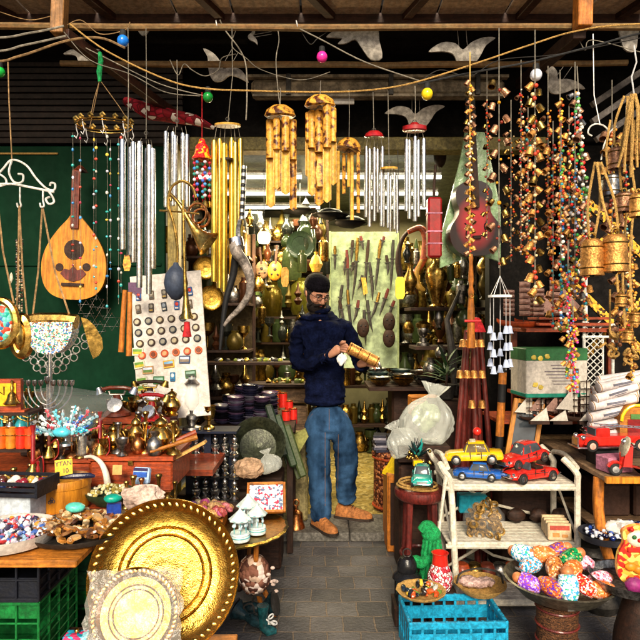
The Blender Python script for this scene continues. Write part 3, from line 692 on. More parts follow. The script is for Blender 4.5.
root = hang_root('long_trumpet', 'long straight brass trumpet hanging mouth down with red cloth in its bell', 'trumpet', 186, 300, 2.55); s = 2.55 / F
L = lambda x, y, d=0: ((x - 186) * s, d, -(y - 300) * s)
MB().tube([L(183, 200), L(184, 240), L(185, 280), L(186, 300), L(186.5, 312), L(187, 319)], [.006, .0065, .008, .012, .02, .03], 14, caps=False).build('tube', M['brass'], root)
MB().lathe([(0, .02), (.012, .018), (.015, -.02), (.02, -.045), (0, -.05)], 10, MX.Translation(L(187, 326))).build('cloth_plug', M['redc'], root)
root = hang_root('curved_horn', 'curved silver mounted horn with black and white banded shaft', 'horn', 244, 270, 2.7); s = 2.7 / F
L = lambda x, y, d=0: ((x - 244) * s, d, -(y - 270) * s)
for k in range(15):
    y = 166 + k * 3.6; q = 243 - (k - 7) * .15
    MB().cyl(L(q, y), L(q - .2, y + 3.0), .0125, seg=10).build('band', M['blackg'] if k % 2 else M['silver'], root)
MB().tube(spline([L(240, 220), L(238, 232), L(240, 244)]), [.01, .01, .011, .011, .011, .012, .012, .013, .013, .014, .014, .015, .015], 8).build('shaft', M['silver_d'], root)
MB().tube(spline([L(236, 240), L(237, 252, -.02), L(244, 262), L(250, 278), L(249, 294), L(240, 308), L(230, 318), L(224, 326)]), [.030 - .00055 * k for k in range(43)], 12).build('horn', mat('grey horn', (.25, .21, .18), .35, 0, var=.6, vs=25, dirt=.4), root)
MB().tube([L(235, 238), L(236, 243), L(238, 249, -.01)], [.034, .036, .033], 14).build('collar', M['silver'], root)
MB().tube(spline([L(236, 250, .01), L(232, 275, .03), L(225, 300, .03), L(221, 330, .03), L(219, 350, .03)]), [.02 - .0006 * k for k in range(25)], 10).build('scabbard', M['black'], root)

# guitar + sleeve ------------------------------------------------------
root = T('guitar', 'dark red sunburst guitar hanging behind the bell strands', 'guitar', P(473, 224, 3.75), (0, R(-3), R(6))); s = 3.75 / F
half = [(0, 29), (12, 28), (21, 22), (25, 12), (23, 2), (17, -6), (15, -12), (17, -19), (17.5, -27), (13, -34), (6, -37), (0, -37.5)]
out = [(x * s, -y * s) for x, y in half] + [(-x * s, -y * s) for x, y in half[::-1][1:-1]]
sb = M['redm']
gm = bpy.data.materials.new('sunburst lacquer'); gm.use_nodes = True
N, Lk = gm.node_tree.nodes, gm.node_tree.links; b = N['Principled BSDF']; b.inputs['Roughness'].default_value = .35; b.inputs['Coat Weight'].default_value = .15
tc = N.new('ShaderNodeTexCoord'); mp = N.new('ShaderNodeMapping'); mp.inputs['Scale'].default_value = (7.5, 2, 5.5); gr = N.new('ShaderNodeTexGradient'); gr.gradient_type = 'SPHERICAL'
rp = N.new('ShaderNodeValToRGB'); rp.color_ramp.elements[0].color = (.012, .002, .001, 1); rp.color_ramp.elements[0].position = .0; rp.color_ramp.elements[1].color = (.40, .012, .014, 1); rp.color_ramp.elements[1].position = .6
Lk.new(tc.outputs['Object'], mp.inputs[0]); Lk.new(mp.outputs[0], gr.inputs[0]); Lk.new(gr.outputs[1], rp.inputs[0]); Lk.new(rp.outputs[0], b.inputs['Base Color'])
MB().prism(sm2([(x * 1.06, z * 1.12) for x, z in out]), .09).build('body', gm, root)
MB().box((0, -.06, .25 + .12), (.045, .02, .56)).build('neck', M['wood_dz'], root)
MB().box((0, -.055, .70), (.06, .015, .13)).build('headstock', M['black'], root)
MB().box((0, -.053, -.09), (.05, .02, .02)).build('bridge', M['wood_d'], root)
for sx in (-1, 1): MB().tube(spline([(sx * .07, -.046, .0), (sx * .055, -.047, -.02), (sx * .065, -.047, -.07), (sx * .05, -.047, -.09)]), .004, 5).build('sound_slot', M['black'], root)
mb = MB(); oo = P(473, 205, 3.84); s = 3.84 / F
mb.prism([((x - 470) * s, -(y - 200) * s) for x, y in ((465, 132), (484, 133), (492, 170), (500, 210), (500, 262), (478, 254), (440, 268), (441, 235), (450, 200), (460, 160))], .03)
one(mb, 'guitar_case', 'pale green soft guitar case hanging behind the red guitar', 'guitar case', mat('pale green fabric', (.30, .48, .24), .25, 0, var=.35, vs=7, bump=1, bs=16, alpha=.62, spec=.7), P(470, 200, 3.84))
root = T('accordion', 'narrow dark red lacquered instrument case with three pale bands', 'instrument', P(434, 228, 3.8), (0, 0, 0)); s = 3.8 / F
MB().box((0, 0, 0), (14 * s, .08, 60 * s), b=.012).build('case', M['redm'], root)
MB().tube([(0, 0, 30 * s), (.0, 0, .26), (.01, 0, .40)], .009, 6).build('neck', M['wood_d'], root)
for z in (14, -4, -16): MB().box((0, -.0, z * s), (14.6 * s, .085, 1.4 * s)).build('band', M['pinkc'], root)

# bell and bead strands -------------------------------------------------
def bellmb(r=.016, h=.034):
    return MB().lathe([(0, h * .5), (r * .35, h * .5), (r * .82, h * .38), (r * .86, h * .2), (r * .95, -h * .3), (r * 1.08, -h * .5), (r * .9, -h * .46), (r * .75, h * .2), (0, h * .3)], 12)
PB = {}
def proto_mesh(k, mbf, m):
    if k not in PB:
        o = mbf().build(k, m); PB[k] = o.data; bpy.data.objects.remove(o)
    return PB[k]
def inst(name, me, parent, loc, rot=(0, 0, 0), sc=1, mat_=None):
    o = bpy.data.objects.new(name, me); COL.objects.link(o); o.parent = parent; o.location = loc; o.rotation_euler = rot; o.scale = (sc,) * 3 if not isinstance(sc, tuple) else sc
    return o
BELL = {k: proto_mesh('bell_' + k, bellmb, M[k]) for k in ('bellb', 'bellc', 'brass_d', 'silver_d')}
BEADM = {}
def bead(col):
    if col not in BEADM: BEADM[col] = proto_mesh('bead_' + col, lambda: MB().sph((0, 0, 0), .009, 8, 6), C(col, .3))
    return BEADM[col]
def strand(label, px, y0, y1, Y, n, kinds, size=1.0, spread=4, beads=(), nb=0, top=None, cord=None, sway=0, name='bell_strand', cat='bell strand'):
    size *= 1.1; n = min(60, int(n * 1.3)); nb = min(98 - n, int(nb * 1.5) + 10); beads = beads or ['#c8901c', '#7a2a1c']
    root = hang_root(name, label, cat, px, y0, Y, 'bell and bead strands hanging on the right'); s = Y / F
    topz = px2(y0 - (top if top is not None else y0 - 30), Y)
    MB().tube([(0, 0, topz), (px2(sway * .5, Y), 0, -px2((y1 - y0) / 2, Y)), (px2(sway, Y), 0, -px2(y1 - y0, Y))], .0028, 5).build('cord', cord or M['cordw'], root)
    for k in range(n):
        t = (k + .5) / n; z = -px2((y1 - y0) * t, Y); sd = 1 if k % 2 else -1
        x = sd * px2(spread * RU(.7, 1.2), Y) + px2(sway * t, Y)
        inst('bell', BELL[random.choice(kinds)], root, (x, RU(-.02, .015), z + RU(-.006, .006)), (RU(-.35, .35), sd * RU(-.95, -.25), RU(-.4, .4)), size * RU(.85, 1.12))
    for k in range(nb):
        t = (k + RU(.1, .9)) / nb; z = -px2((y1 - y0) * t, Y)
        inst('bead', bead(random.choice(beads)), root, (px2(sway * t + RU(-1, 1) * spread * .5, Y), RU(-.02, .01), z), (0, 0, 0), RU(.6, 1.15) * size)
    return root
BR = ['#c8301c', '#e6b422', '#2a6fae', '#efe9dc', '#2f8b4d', '#e0662a', '#6b2a1c', '#d8d0c4']
WARM = ['#c8381c', '#d98a2a', '#7a2a1c', '#e8c890', '#a85a2a']
strand('strand of small gold shells and beads in front of the guitar, ending at the pole', 470, 82, 256, 2.7, 30, ['bellb', 'brass_d', 'bellc'], .62, 2.6, ['#e0b030', '#b8402a', '#e8dcc0', '#c88a2a'], 60, top=52, cord=M['bamb'])
strand('sparse strand of dull copper bells on a pale cord, second from the guitar', 499, 76, 268, 2.75, 13, ['brass_d', 'bellc'], .95, 6, top=28)
strand('thick strand of golden cow bells below the white bulb', 535, 82, 304, 2.62, 22, ['bellb', 'bellb', 'brass_d'], .92, 4, ['#b8402a', '#e8c890'], 14, top=30)
strand('thin bead and bell string just left of the golden cow bell strand', 521, 90, 255, 2.9, 10, ['bellb', 'bellc'], .55, 3, WARM + ['#d3201c', '#e8e0d0'], 60, top=60)
strand('short orange bead string near the top with a few bells', 560, 98, 240, 2.85, 9, ['bellb'], .8, 3, ['#d8501c', '#e8a030', '#c82a1c', '#e8c040'], 60, top=70)
strand('multicoloured tassel strand with green and red beads beside big brass bells', 575, 92, 300, 2.62, 14, ['bellc', 'brass_d', 'silver_d'], .7, 5, ['#3aa04a', '#d83028', '#e8e0d4', '#e8a030', '#2f7fb8', '#c8c0d8'], 78, top=62)
strand('white and red bead strand slanting from the upper cord to the copper bells', 577, 95, 250, 2.5, 7, ['bellc', 'silver_d'], .8, 4, ['#efe9dc', '#c83028', '#5aa048', '#d8d0c4'], 60, top=66, sway=12)
strand('strand of blue green and white beads left of the tassel strand', 561, 150, 330, 2.6, 8, ['bellc', 'bellb'], .7, 4, ['#2a8f9c', '#efe9dc', '#c83a28', '#2a5f9c', '#e8a030', '#4a9a4a'], 80, top=120)
strand('lowest bright strand of yellow and pink beads ending over the scrolls', 568, 270, 378, 2.55, 8, ['bellb'], .6, 5, ['#e8d030', '#e83a7c', '#3aa0c8', '#e8541c', '#7abf3a', '#f0e8dc', '#d02828'], 88, top=240)
strand('fringe of blue and magenta ornaments right beside the green box', 573, 318, 392, 2.52, 6, ['bellb'], .6, 5, ['#3a8fc8', '#e04aa0', '#e8701c', '#e8c030', '#d82828'], 66, top=300)
strand('red bead and bell string behind the cow bell strand', 548, 110, 250, 3.0, 8, ['bellb', 'bellc'], .7, 4, WARM, 44, top=66)
strand('dim bell string in shade between guitar and sparse copper bells', 511, 130, 262, 3.2, 12, ['bellc', 'brass_d'], .65, 5, WARM, 26, top=100)
strand('strand of bells at far right behind rope gourds', 612, 130, 230, 3.0, 9, ['bellc', 'bellb'], 1.1, 7, WARM, 20, top=80)
strand('copper bell strand with dark patina right of the big brass bells', 618, 225, 350, 2.85, 12, ['bellb', 'bellc'], 1.0, 6, ['#e0a030', '#7a4a2c'], 24, top=180)
strand('strand of brown wooden beads near the right edge', 632, 250, 380, 2.7, 10, ['bellb'], .7, 4, ['#d08a2a', '#8a5a2c', '#e8b050'], 70, top=200)
strand('far thin strand with small dark bells left of the sparse copper bells', 487, 100, 240, 3.3, 10, ['brass_d', 'bellc'], .6, 3, WARM, 30, top=70)
for x_, a_, b_, yy, lab in ((528, 120, 262, 3.1, 'deep strand of orange beads and bells behind the left flank of the cow bells'), (553, 145, 330, 2.75, 'strand of yellow and turquoise beads left of the blue green strand'), (569, 130, 345, 2.85, 'knotted red and gold strand between the tassel strand and blue beads'), (583, 190, 320, 2.75, 'short red tassel strand just left of the big gold cow bells'), (626, 130, 330, 2.8, 'strand of orange bells behind the ropes at the right edge')):
    strand(lab, x_, a_, b_, yy, 14, ['bellb', 'bellc', 'bellb'], .8, 5, ['#e8a030', '#c8281c', '#e0501c', '#e8d8b0', '#2a8f9c', '#8a2a1c'], 44, top=a_ - 24)

# big brass bells pair on straps
def bigbell(label, px, py, Y, r, h, sx, sy, m='bellb', straps=2, grp='big bells on rope straps'):
    root = hang_root('rope_bell', label, 'bell', px, py, Y, grp); s = Y / F; r *= s; h *= s
    bd = MB().lathe([(0, h * .5), (r * .6, h * .48), (r * .93, h * .38), (r * .97, h * .3), (r * .99, 0), (r, -h * .38), (r * 1.05, -h * .42), (r * 1.05, -h * .5), (r * .93, -h * .5), (r * .85, h * .3), (0, h * .36)], 24).build('body', M[m], root)
    MB().torus((0, 0, h * .26), r * .985, .0028, seg=24).torus((0, 0, -h * .3), r * 1.01, .0028, seg=24).build('band', M['brass_d'], bd)
    MB().torus((0, 0, h * .56), r * .3, .005, (0, 1, 0), 14, 6).build('loop', M['brass_d'], root)
    for d in range(straps):
        e = (-1, 1)[d % 2] * .012
        MB().tube(spline([(e, 0, h * .6), ((sx - px) * s * .4 + e * 2, 0, -(sy - py) * s * .45 + h * .3), ((sx - px) * s + e * .6, 0, -(sy - py) * s)], 4), .0055, 6, flat=.6).build('rope', M['rope'], root)
    MB().sph((0, 0, -h * .5), r * .22, 8, 6).build('clapper', M['iron'], root)
bigbell('left of the two big gold cow bells on orange rope straps', 592, 257, 2.4, 11, 37, 597, 162)
bigbell('right of the two big gold cow bells on orange rope straps', 615, 253, 2.38, 12, 38, 599, 162)
bigbell('copper coloured bell above the big gold bells near right edge', 617, 158, 2.6, 8, 22, 626, 96, 'bellc')
bigbell('yellow brass bell under the rope bundle at right edge', 633, 150, 2.5, 9, 24, 633, 94, 'bellb')
bigbell('second copper bell lower down the right edge', 624, 202, 2.55, 8, 20, 628, 120, 'bellc', 1)
bigbell('grey steel bell hidden behind the rope straps', 611, 185, 2.8, 9, 22, 612, 120, 'silver_d', 1)
bigbell('small gold bell hanging level with the gourd ropes', 638, 205, 2.45, 8, 24, 637, 120, 'bellb', 1)
for k, (x, y) in enumerate(((621, 300), (635, 318), (628, 336))):
    bigbell(['small yellow bell on long rope level with the lattice stand', 'tiny yellow bell at the right edge above the scrolls', 'lowest yellow bell over the scroll pile'][k], x, y, 2.6, 5.5, 13, x + 1, 200, 'bellb', 1)
root = hang_root('rope_bundle', 'bundle of thick orange jute ropes hanging at the top right edge', 'rope', 634, 94, 2.45)
for k in range(6):
    x = (k - 2.5) * .012; MB().tube(spline([(x * .2, 0, .0), (x * .8, RU(-.02, .01), -.08), (x * 1.3, RU(-.01, .02), -.2), (x * 2.2, .0, -.30 - .02 * (k % 3))]), .0052, 6).build('rope', M['rope'], root)
MB().tube([(0, 0, 0), (-.01, 0, .07), (.01, 0, .13), (0, 0, .2)], .003, 5).build('hook', M['tin'], root)
for (x, y, lab) in ((610, 345, 'coil of yellow rope knots hanging over the scroll pile'), (632, 352, 'yellow rope knot cluster at the right edge over the scrolls')):
    mb = MB()
    for k in range(9): mb.torus((RU(-.03, .03), RU(-.02, .02), RU(-.05, .05)), RU(.012, .02), .0055, (RU(-1, 1), RU(-1, 1), RU(-1, 1)), 12, 6)
    mb.tube([(0, 0, .03), (0, 0, .25)], .005, 6); one(mb, 'rope_knot', lab, 'rope', M['rope'], P(x, y, 2.7))

# tall orange pole with ring, horse whisk poles, tripod of maroon sticks
root = hang_root('turned_staff', 'turned orange wooden staff standing among maroon sticks', 'staff', 471, 300, 3.3); s = 3.3 / F
MB().lathe([(.008, 46 * s), (.013, 42 * s), (.010, 38 * s), (.016, 20 * s), (.011, 14 * s), (.017, 8 * s), (.013, 4 * s), (.020, -10 * s), (.021, -35 * s), (.023, -48 * s), (0, -48 * s)], 14).build('shaft', M['wood_oz'], root)
MB().torus((0, -.015, 4 * s), .011, .003, (0, 1, 0), 14, 6).build('ring', M['brass'], root)
MB().cyl((-.04, -.02, -21 * s), (.05, -.02, -21 * s), .007, seg=8).build('crosspiece', C('#d83a3c', .4), root)
sticks = T('stick_tripod', 'tall maroon sticks leaning together in a cone hung with brass bells', 'stick bundle', on(482, 3.66, 0))
for i, (xt, xb) in enumerate(((466, 446), (469, 461), (473, 474), (477, 487), (480, 499), (475, 468))):
    dy = (-.05, .08, -.09, .06, .0, .12)[i]
    a = P(xt, 330, 3.66) - sticks.location; b_ = V(((xb - 482) / F * 3.66, dy, .0))
    a.y = dy * .2; b2 = a + (b_ - a) * 1.0
    MB().tube([a, a + (b2 - a) * .4, b2], [.013, .017, .019], 9).build('stick', M['wood_m'], sticks)
for (y, xs) in ((343, (463, 469, 475, 481)), (374, (460, 467, 474, 482)), (404, (472, 482))):
    for x in xs:
        q = inst('bell', BELL['bellb'], sticks, P(x, y, 3.52) - sticks.location, (0, 0, RU(0, 3)), 1.35)
MB().lathe([(0, .03), (.02, .025), (.04, -.01), (.06, -.06), (0, -.05)], 14, MX.Translation(P(476, 322, 3.62) - sticks.location)).build('red_cap', M['redc'], sticks)
root = hang_root('banded_cane', 'thick cane banded orange and black right of the maroon sticks', 'cane', 501, 440, 3.5); s = 3.5 / F
zz = [(368, 'black'), (372, 'wood_oz'), (384, 'black'), (402, 'wood_oz'), (436, 'black'), (470, 'black')]
for (a, m_), (b_, _) in zip(zz, zz[1:]): MB().cyl(((503 - 501 - (a - 368) * .05) * s, 0, (440 - a) * s), ((503 - 501 - (b_ - 368) * .05) * s, 0, (440 - b_) * s), .023, .024, 12).build('band', M[m_], root)
# white metal bell mobile
root = hang_root('bell_mobile', 'white metal mobile with five rows of small white bells', 'mobile', 500, 296, 2.7); s = 2.7 / F
MB().lathe([(0, .004), (.052, .004), (.052, -.006), (0, -.006)], 18).build('plate', M['white'], root)
for k in range(5):
    a = 2 * pi * k / 5; x, y = .045 * cos(a), .045 * sin(a)
    MB().tube([(x, y, 0), (0, 0, .09)], .0013, 4).build('wire', M['tin'], root)
    MB().tube([(x, y, 0), (x, y, -.33)], .0016, 4).build('wire', M['tin'], root)
    for j in range(3):
        MB().lathe([(0, .018), (.008, .015), (.013, -.012), (.016, -.018), (0, -.012)], 10, MX.Translation((x, y, -.15 - j * .075 - (k % 2) * .03))).build('bell', C('#b8c4e0', .35), root)
MB().tube([(0, 0, .09), (0, 0, .14)], .0015, 4).build('cord', M['cordw'], root)
# ------------------------------------------------------------ left counter
TZ = .75
root = T('market_table', 'orange wooden table board laid over plastic crates at lower left', 'table', (-1.5, 2.1, 0))
MB().box((-.02, .02, TZ - .012), (1.52, .50, .024), b=.004).build('tabletop', M['wood_o'], root)
MB().prism([(.70, -.0), (.78, -.0), (.78, .024), (.70, .024)], .3, MX.Translation((0, .12, TZ - .024))).build('board_end', M['wood_y'], root)
root = T('back_table', 'long rear table carrying the brass pots and red boxes', 'table', (-1.3, 3.0, 0))
MB().prism([(-.76, -.65), (.76, -.65), (.76, -.02), (.50, -.02), (.50, .65), (-.76, .65)], .03, MX.Translation((0, 0, TZ - .02)) @ MX.Rotation(R(90), 4, 'X') @ MX.Diagonal((1, 1, 1, 1))).build('tabletop', M['wood_r'], root)
for x in (-.7, .7):
    for y in (-.6, .6): MB().box((x, y, TZ / 2 - .02), (.05, .05, TZ - .04)).build('leg', M['wood_dz'], root)

def crate(label, c, w, d, h, m, cells=(7, 4), grp='plastic crates under the left table', solid=True, name='plastic_crate'):
    root = T(name, label, 'crate', c, group=grp)
    mb = MB(); t = .007
    for sy in (-1, 1):
        y = sy * (d / 2)
        for k in range(cells[0] + 1): mb.box((-w / 2 + w * k / cells[0], y, h / 2), (t, t * 1.3, h), b=.0015)
        for k in range(cells[1] + 1): mb.box((0, y + sy * .001, h * k / cells[1] * .985 + .003), (w, t, t * (1.8 if k in (0, cells[1]) else .8)), b=.0015)
        if solid: mb.box((0, y - sy * .006, h * .3), (w - .01, .002, h * .5)); mb.box((0, y - sy * .006, h * .88), (w - .01, .002, h * .16))
    n2 = max(3, int(cells[0] * d / w))
    for sx in (-1, 1):
        x = sx * (w / 2)
        for k in range(n2 + 1): mb.box((x, -d / 2 + d * k / n2, h / 2), (t * 1.3, t, h), b=.0015)
        for k in range(cells[1] * 2 + 1): mb.box((x + sx * .001, 0, h * k / cells[1] / 2 * .985 + .003), (t, d, t * (1.6 if k in (0, cells[1] * 2) else .7)), b=.0015)
        if solid: mb.box((x - sx * .006, 0, h * .3), (.002, d - .01, h * .5))
    mb.build('walls', m, root)
    MB().box((0, 0, .006), (w, d, .01)).build('base', m, root)
    for sy in (-1, 1): MB().box((0, sy * (d / 2 + .004), h * .72), (w * .3, .014, .03)).build('handle', m, root)
    return root
crate('black crate directly under the table board at the left edge', (-1.16, 2.09, .590), .50, .30, .134, M['crk'], (7, 2))
crate('green crate below the front black crate', (-1.16, 2.09, .32), .50, .30, .265, M['crg'])
crate('bottom green crate of the front stack, mostly below the picture', (-1.16, 2.09, .05), .50, .30, .265, M['crg'])
crate('dark green crate behind, upper one of the rear stack', (-1.13, 2.50, .45), .50, .32, .26, mat('dark green crate plastic', (.008, .09, .04), .45, 0, dirt=.4))
crate('green crate behind, lower one of the rear stack beside the large brass tray', (-1.13, 2.50, .18), .50, .32, .26, M['crg'])

def tray(name, label, c, r, h=.02, m=None, tilt=0, wav=0, cat='tray', sx=1, seg=40):
    return one(MB().lathe([(0, .0), (r * .82, .0), (r * .93, .006), (r, h), (r * 1.03, h + .002), (r * 1.02, h - .003), (r * .94, -.002), (r * .82, -.006), (0, -.006)], seg, None, wav, 20), name, label, cat, m or M['iron'], c, (tilt, 0, 0))
def heap(name, label, cat, protos, c, rx, ry, n, hz=.03, sc=(.8, 1.2), group=None, flat=.4, dome=.5):
    """countable small goods heaped in a dish; every piece an object of its own"""
    for k in range(n):
        a = RU(0, 2 * pi); q = math.sqrt(RU(0, 1)); x, y = rx * q * cos(a), ry * q * sin(a)
        z = hz * (1 - dome * q * q) * RU(.55, 1)
        me = random.choice(protos)
        o = bpy.data.objects.new(name, me); COL.objects.link(o)
        o.location = V(c) + V((x, y, z)); o.rotation_euler = (RU(-flat, flat), RU(-flat, flat), RU(0, 6.3)); s = RU(*sc); o.scale = (s, s, s)
        tag(o, label, cat, group)
def pm(mbf, m):
    o = mbf.build('t', m); me = o.data; bpy.data.objects.remove(o); return me
# stones tray
ct = on(81, 2.10, TZ + .012)
tray('dark_tray', 'oval black metal tray full of polished stone slices on the left table', ct, .178, .018, M['iron'], 0)
AG = ['#b5651d', '#d9a05a', '#8a4f22', '#e6c89a', '#c47f35', '#7a3d1a', '#efdcb8', '#a9702f', '#e0a850', '#5d3418']
protos = []
for i in range(16):
    out = [((1 + RU(-.25, .2)) * cos(2 * pi * k / 9) * .020, (1 + RU(-.25, .2)) * sin(2 * pi * k / 9) * .013) for k in range(9)]
    b_ = MB().prism(out, .006, MX.Rotation(R(90), 4, 'X')); b_.prism([(x * .85, z * .85) for x, z in out], .009, MX.Rotation(R(90), 4, 'X'))
    c0 = AG[i % len(AG)]
    protos.append(pm(b_, mat('agate ' + str(i), c0, .22, 0, var=.5, vs=60, col2=AG[(i * 3 + 2) % len(AG)], dirt=.2, coat=.5)))
heap('stone_slice', 'polished brown agate slice heaped in the oval black tray', 'stone', protos, ct + V((0, 0, .012)), .15, .145, 110, .035, (.8, 1.35), 'agate slices in the oval black tray', .55)
heap('stone_slice', 'polished brown agate slice heaped in the oval black tray', 'stone', protos, ct + V((0, 0, .010)), .162, .158, 50, .012, (.8, 1.2), 'agate slices in the oval black tray', .5, .1)
one(MB().sph((0, 0, 0), (.034, .022, .018), 16, 8, .03), 'geode', 'large pale turquoise geode lying on the agate slices', 'stone', C('#5fd0c0', .3), ct + V((-.042, .055, .065)), (.2, .1, .3))
one(MB().sph((0, 0, 0), (.032, .022, .016), 16, 8, .03), 'geode', 'dark teal geode on a blue block at the back of the agate tray', 'stone', C('#12a08c', .3), ct + V((.085, .075, .092)), (.1, 0, .3))
one(MB().box((0, 0, 0), (.05, .035, .05)), 'block', 'small dark blue glazed block under the teal geode', 'block', C('#1d3a8c', .3), ct + V((.092, .07, .05)), (0, 0, .3))
# trinket tray at edge
c2 = on(8, 2.02, TZ + .012)
tray('white_tray', 'round white rimmed tray heaped with glittering little charms at left edge', c2, .155, .035, C('#c9bfb4', .4))
pr = [pm(MB().sph((0, 0, 0), (.009, .006, .008), 6, 4, .25), C(c, .15, 0, .5)) for c in ('#e8e4ee', '#8a8fb8', '#c83a3a', '#e0a040', '#4a6fc0', '#b8b4c8', '#f4f2f6', '#3a2f4a', '#d87a9a', '#9ac0d8', '#ffffff')]
heap('charm', 'tiny glittering glass charm in the white rimmed tray', 'charm', pr, c2 + V((0, 0, .008)), .135, .135, 280, .045, (.7, 1.5), 'glass charms in the white rimmed tray', 1.5)
# bowl of shells
c3 = on(109, 2.45, TZ)
one(MB().lathe([(0, 0), (.05, 0), (.085, .03), (.098, .055), (.09, .053), (.06, .02), (0, .012)], 26), 'bowl', 'dark green bowl of small yellow shells behind the agate tray', 'bowl', C('#27402c', .4), c3)
pr = [pm(MB().sph((0, 0, 0), (.010, .007, .006), 8, 5, .1), C(c, .3)) for c in ('#d8cc9a', '#b8a860', '#e8e0c0', '#8a7a3a')]
heap('shell', 'small yellow shell in the dark green bowl', 'shell', pr, c3 + V((0, 0, .035)), .078, .078, 90, .04, (.8, 1.3), 'shells in the dark green bowl', 1)
# round wooden box with card and knife
root = T('round_box', 'round honey coloured wooden box with dark lid line on the left table', 'box', on(63, 2.42, TZ))
MB().lathe([(0, 0), (.102, 0), (.105, .01), (.105, .085), (0, .085)], 34).build('body', M['wood_y'], root)
MB().lathe([(0, .086), (.108, .086), (.108, .112), (.104, .118), (0, .118)], 34).build('lid', M['wood_y'], root)
for dx, dy in ((0, 0), (.008, 0), (-.006, -.004), (.002, .008)): MB().torus((dx, -.1065, .05 + dy), .006, .0012, (0, 1, 0), 10, 4).build('stamp', M['ink'], root)
one(MB().tube([(-.06, 0, 0), (-.01, 0, .006), (.05, .01, .004), (.07, .012, 0)], [.006, .011, .011, .005], 8), 'folding_knife', 'dark folding knife lying on the round wooden box', 'knife', C('#1f2442', .25), on(76, 2.37, TZ + .128), (0, 0, .1))
def text(body, size, parent, loc, rot, m, name='lettering', ext=.0006):
    cu = bpy.data.curves.new('t', 'FONT'); cu.body = body; cu.size = size; cu.extrude = ext; cu.align_x = 'CENTER'; cu.align_y = 'CENTER'
    o = bpy.data.objects.new('t', cu); COL.objects.link(o)
    dg = bpy.context.evaluated_depsgraph_get(); me = bpy.data.meshes.new_from_object(o.evaluated_get(dg))
    bpy.data.objects.remove(o); me.materials.clear(); me.materials.append(m)
    t = bpy.data.objects.new(name, me); COL.objects.link(t); t.parent = parent; t.location = loc; t.rotation_euler = rot
    return t
root = T('price_card', 'yellow handwritten price card standing on the round box', 'price card', on(64, 2.43, TZ + .12), (R(-12), R(-7), 0))
MB().box((0, 0, .032), (.072, .003, .064), b=.0005).build('card', C('#e8b83a', .6), root)
text('YTAN', .026, root, (0, -.003, .047), (R(90), 0, 0), M['ink'])
text('10', .026, root, (.008, -.003, .018), (R(90), 0, 0), M['ink'])
one(MB().box((0, 0, .02), (.04, .003, .04), b=.0005), 'price_card', 'small blank tan card above the bowl of shells', 'price card', C('#d8a860', .6), on(117, 2.52, TZ + .10), (R(-10), 0, 0))

def wbox(label, c, d, m='wood_r', rot=0, lid=True, name='wooden_box'):
    root = T(name, label, 'box', c, rot)
    MB().box((0, 0, d[2] * .42), (d[0], d[1], d[2] * .84)).build('body', M[m], root)
    MB().box((0, 0, d[2] * .93), (d[0] * 1.03, d[1] * 1.03, d[2] * .13)).build('lid', M[m], root)
    MB().box((0, -d[1] * .52, d[2] * .82), (.022, .006, .02)).build('clasp', M['brass_d'], root)
    return root
wbox('orange brown wooden box with white tusk at its right end, behind the price card', (-1.13, 2.78, TZ), (.24, .28, .14), 'wood_r')
b2 = wbox('glossy red wooden chest holding the round brass teapots', (-.825, 2.80, TZ), (.36, .36, .155), 'wood_r')
wbox('dark red display chest with a silver mandala under the silver telephone', (-1.0, 3.08, TZ), (.19, .16, .265), 'wood_r')
mb = MB()
for k in range(12):
    a = 2 * pi * k / 12; mb.lathe([(0, 0), (.010, 0), (.008, .004), (0, .004)], 8, MX.Translation((-1.0 + .034 * cos(a), 2.992, TZ + .11 + .034 * sin(a))) @ MX.Rotation(R(90), 4, 'X'))
mb.lathe([(0, 0), (.02, 0), (.016, .006), (0, .006)], 12, MX.Translation((-1.0, 2.992, TZ + .11)) @ MX.Rotation(R(90), 4, 'X'))
one(mb, 'mandala', 'round silver filigree mandala fixed on the dark red chest', 'ornament', M['silver'])
wbox('low dark wooden riser under the row of telephones', (-.98, 3.3, TZ), (.36, .24, .235), 'wood_m')
one(MB().box((0, 0, .05), (.7, .2, .1)), 'riser', 'dark plank riser for candlesticks against the green door', 'riser', M['wood_d'], (-1.3, 3.4, TZ))
mb = MB().tube(spline([P(85, 457, 2.62), P(93, 457, 2.6), P(101, 463, 2.58), (P(106, 474, 2.56)), (P(108, 488, 2.55))]), [.006 + .0004 * k for k in range(25)], 10)
one(mb, 'tusk', 'curved white tusk hanging between the two wooden boxes', 'tusk', C('#e8dfcf', .3))
# paper bag and blue packet
from mathutils import noise as NZ
mb = MB().sph((0, 0, 0), (.10, .065, .055), 22, 13, .10)
mb.v = [tuple(V(v) * (.9 + .35 * NZ.noise(V(v).normalized() * 1.6) + .06 * NZ.noise(V(v).normalized() * 5))) for v in mb.v]
one(mb, 'paper_bag', 'crumpled pale pink paper bag right of the bowl of shells', 'paper bag', mat('pinkish paper', (.62, .46, .38), .7, var=.12, bump=.6, bs=20), on(146, 2.38, TZ + .045), smooth=False)
root = T('packet', 'blue and white packet above the crumpled paper bag', 'packet', on(141, 2.48, TZ + .075), (R(-15), 0, R(-8)))
MB().box((0, 0, .03), (.07, .035, .07), b=.008).build('body', C('#a8c4e4', .4), root)
MB().box((0, -.019, .035), (.058, .004, .02)).build('print', C('#1c4fa8', .4), root); MB().box((0, -.019, .055), (.06, .004, .012)).build('print', C('#2a1d50', .4), root)

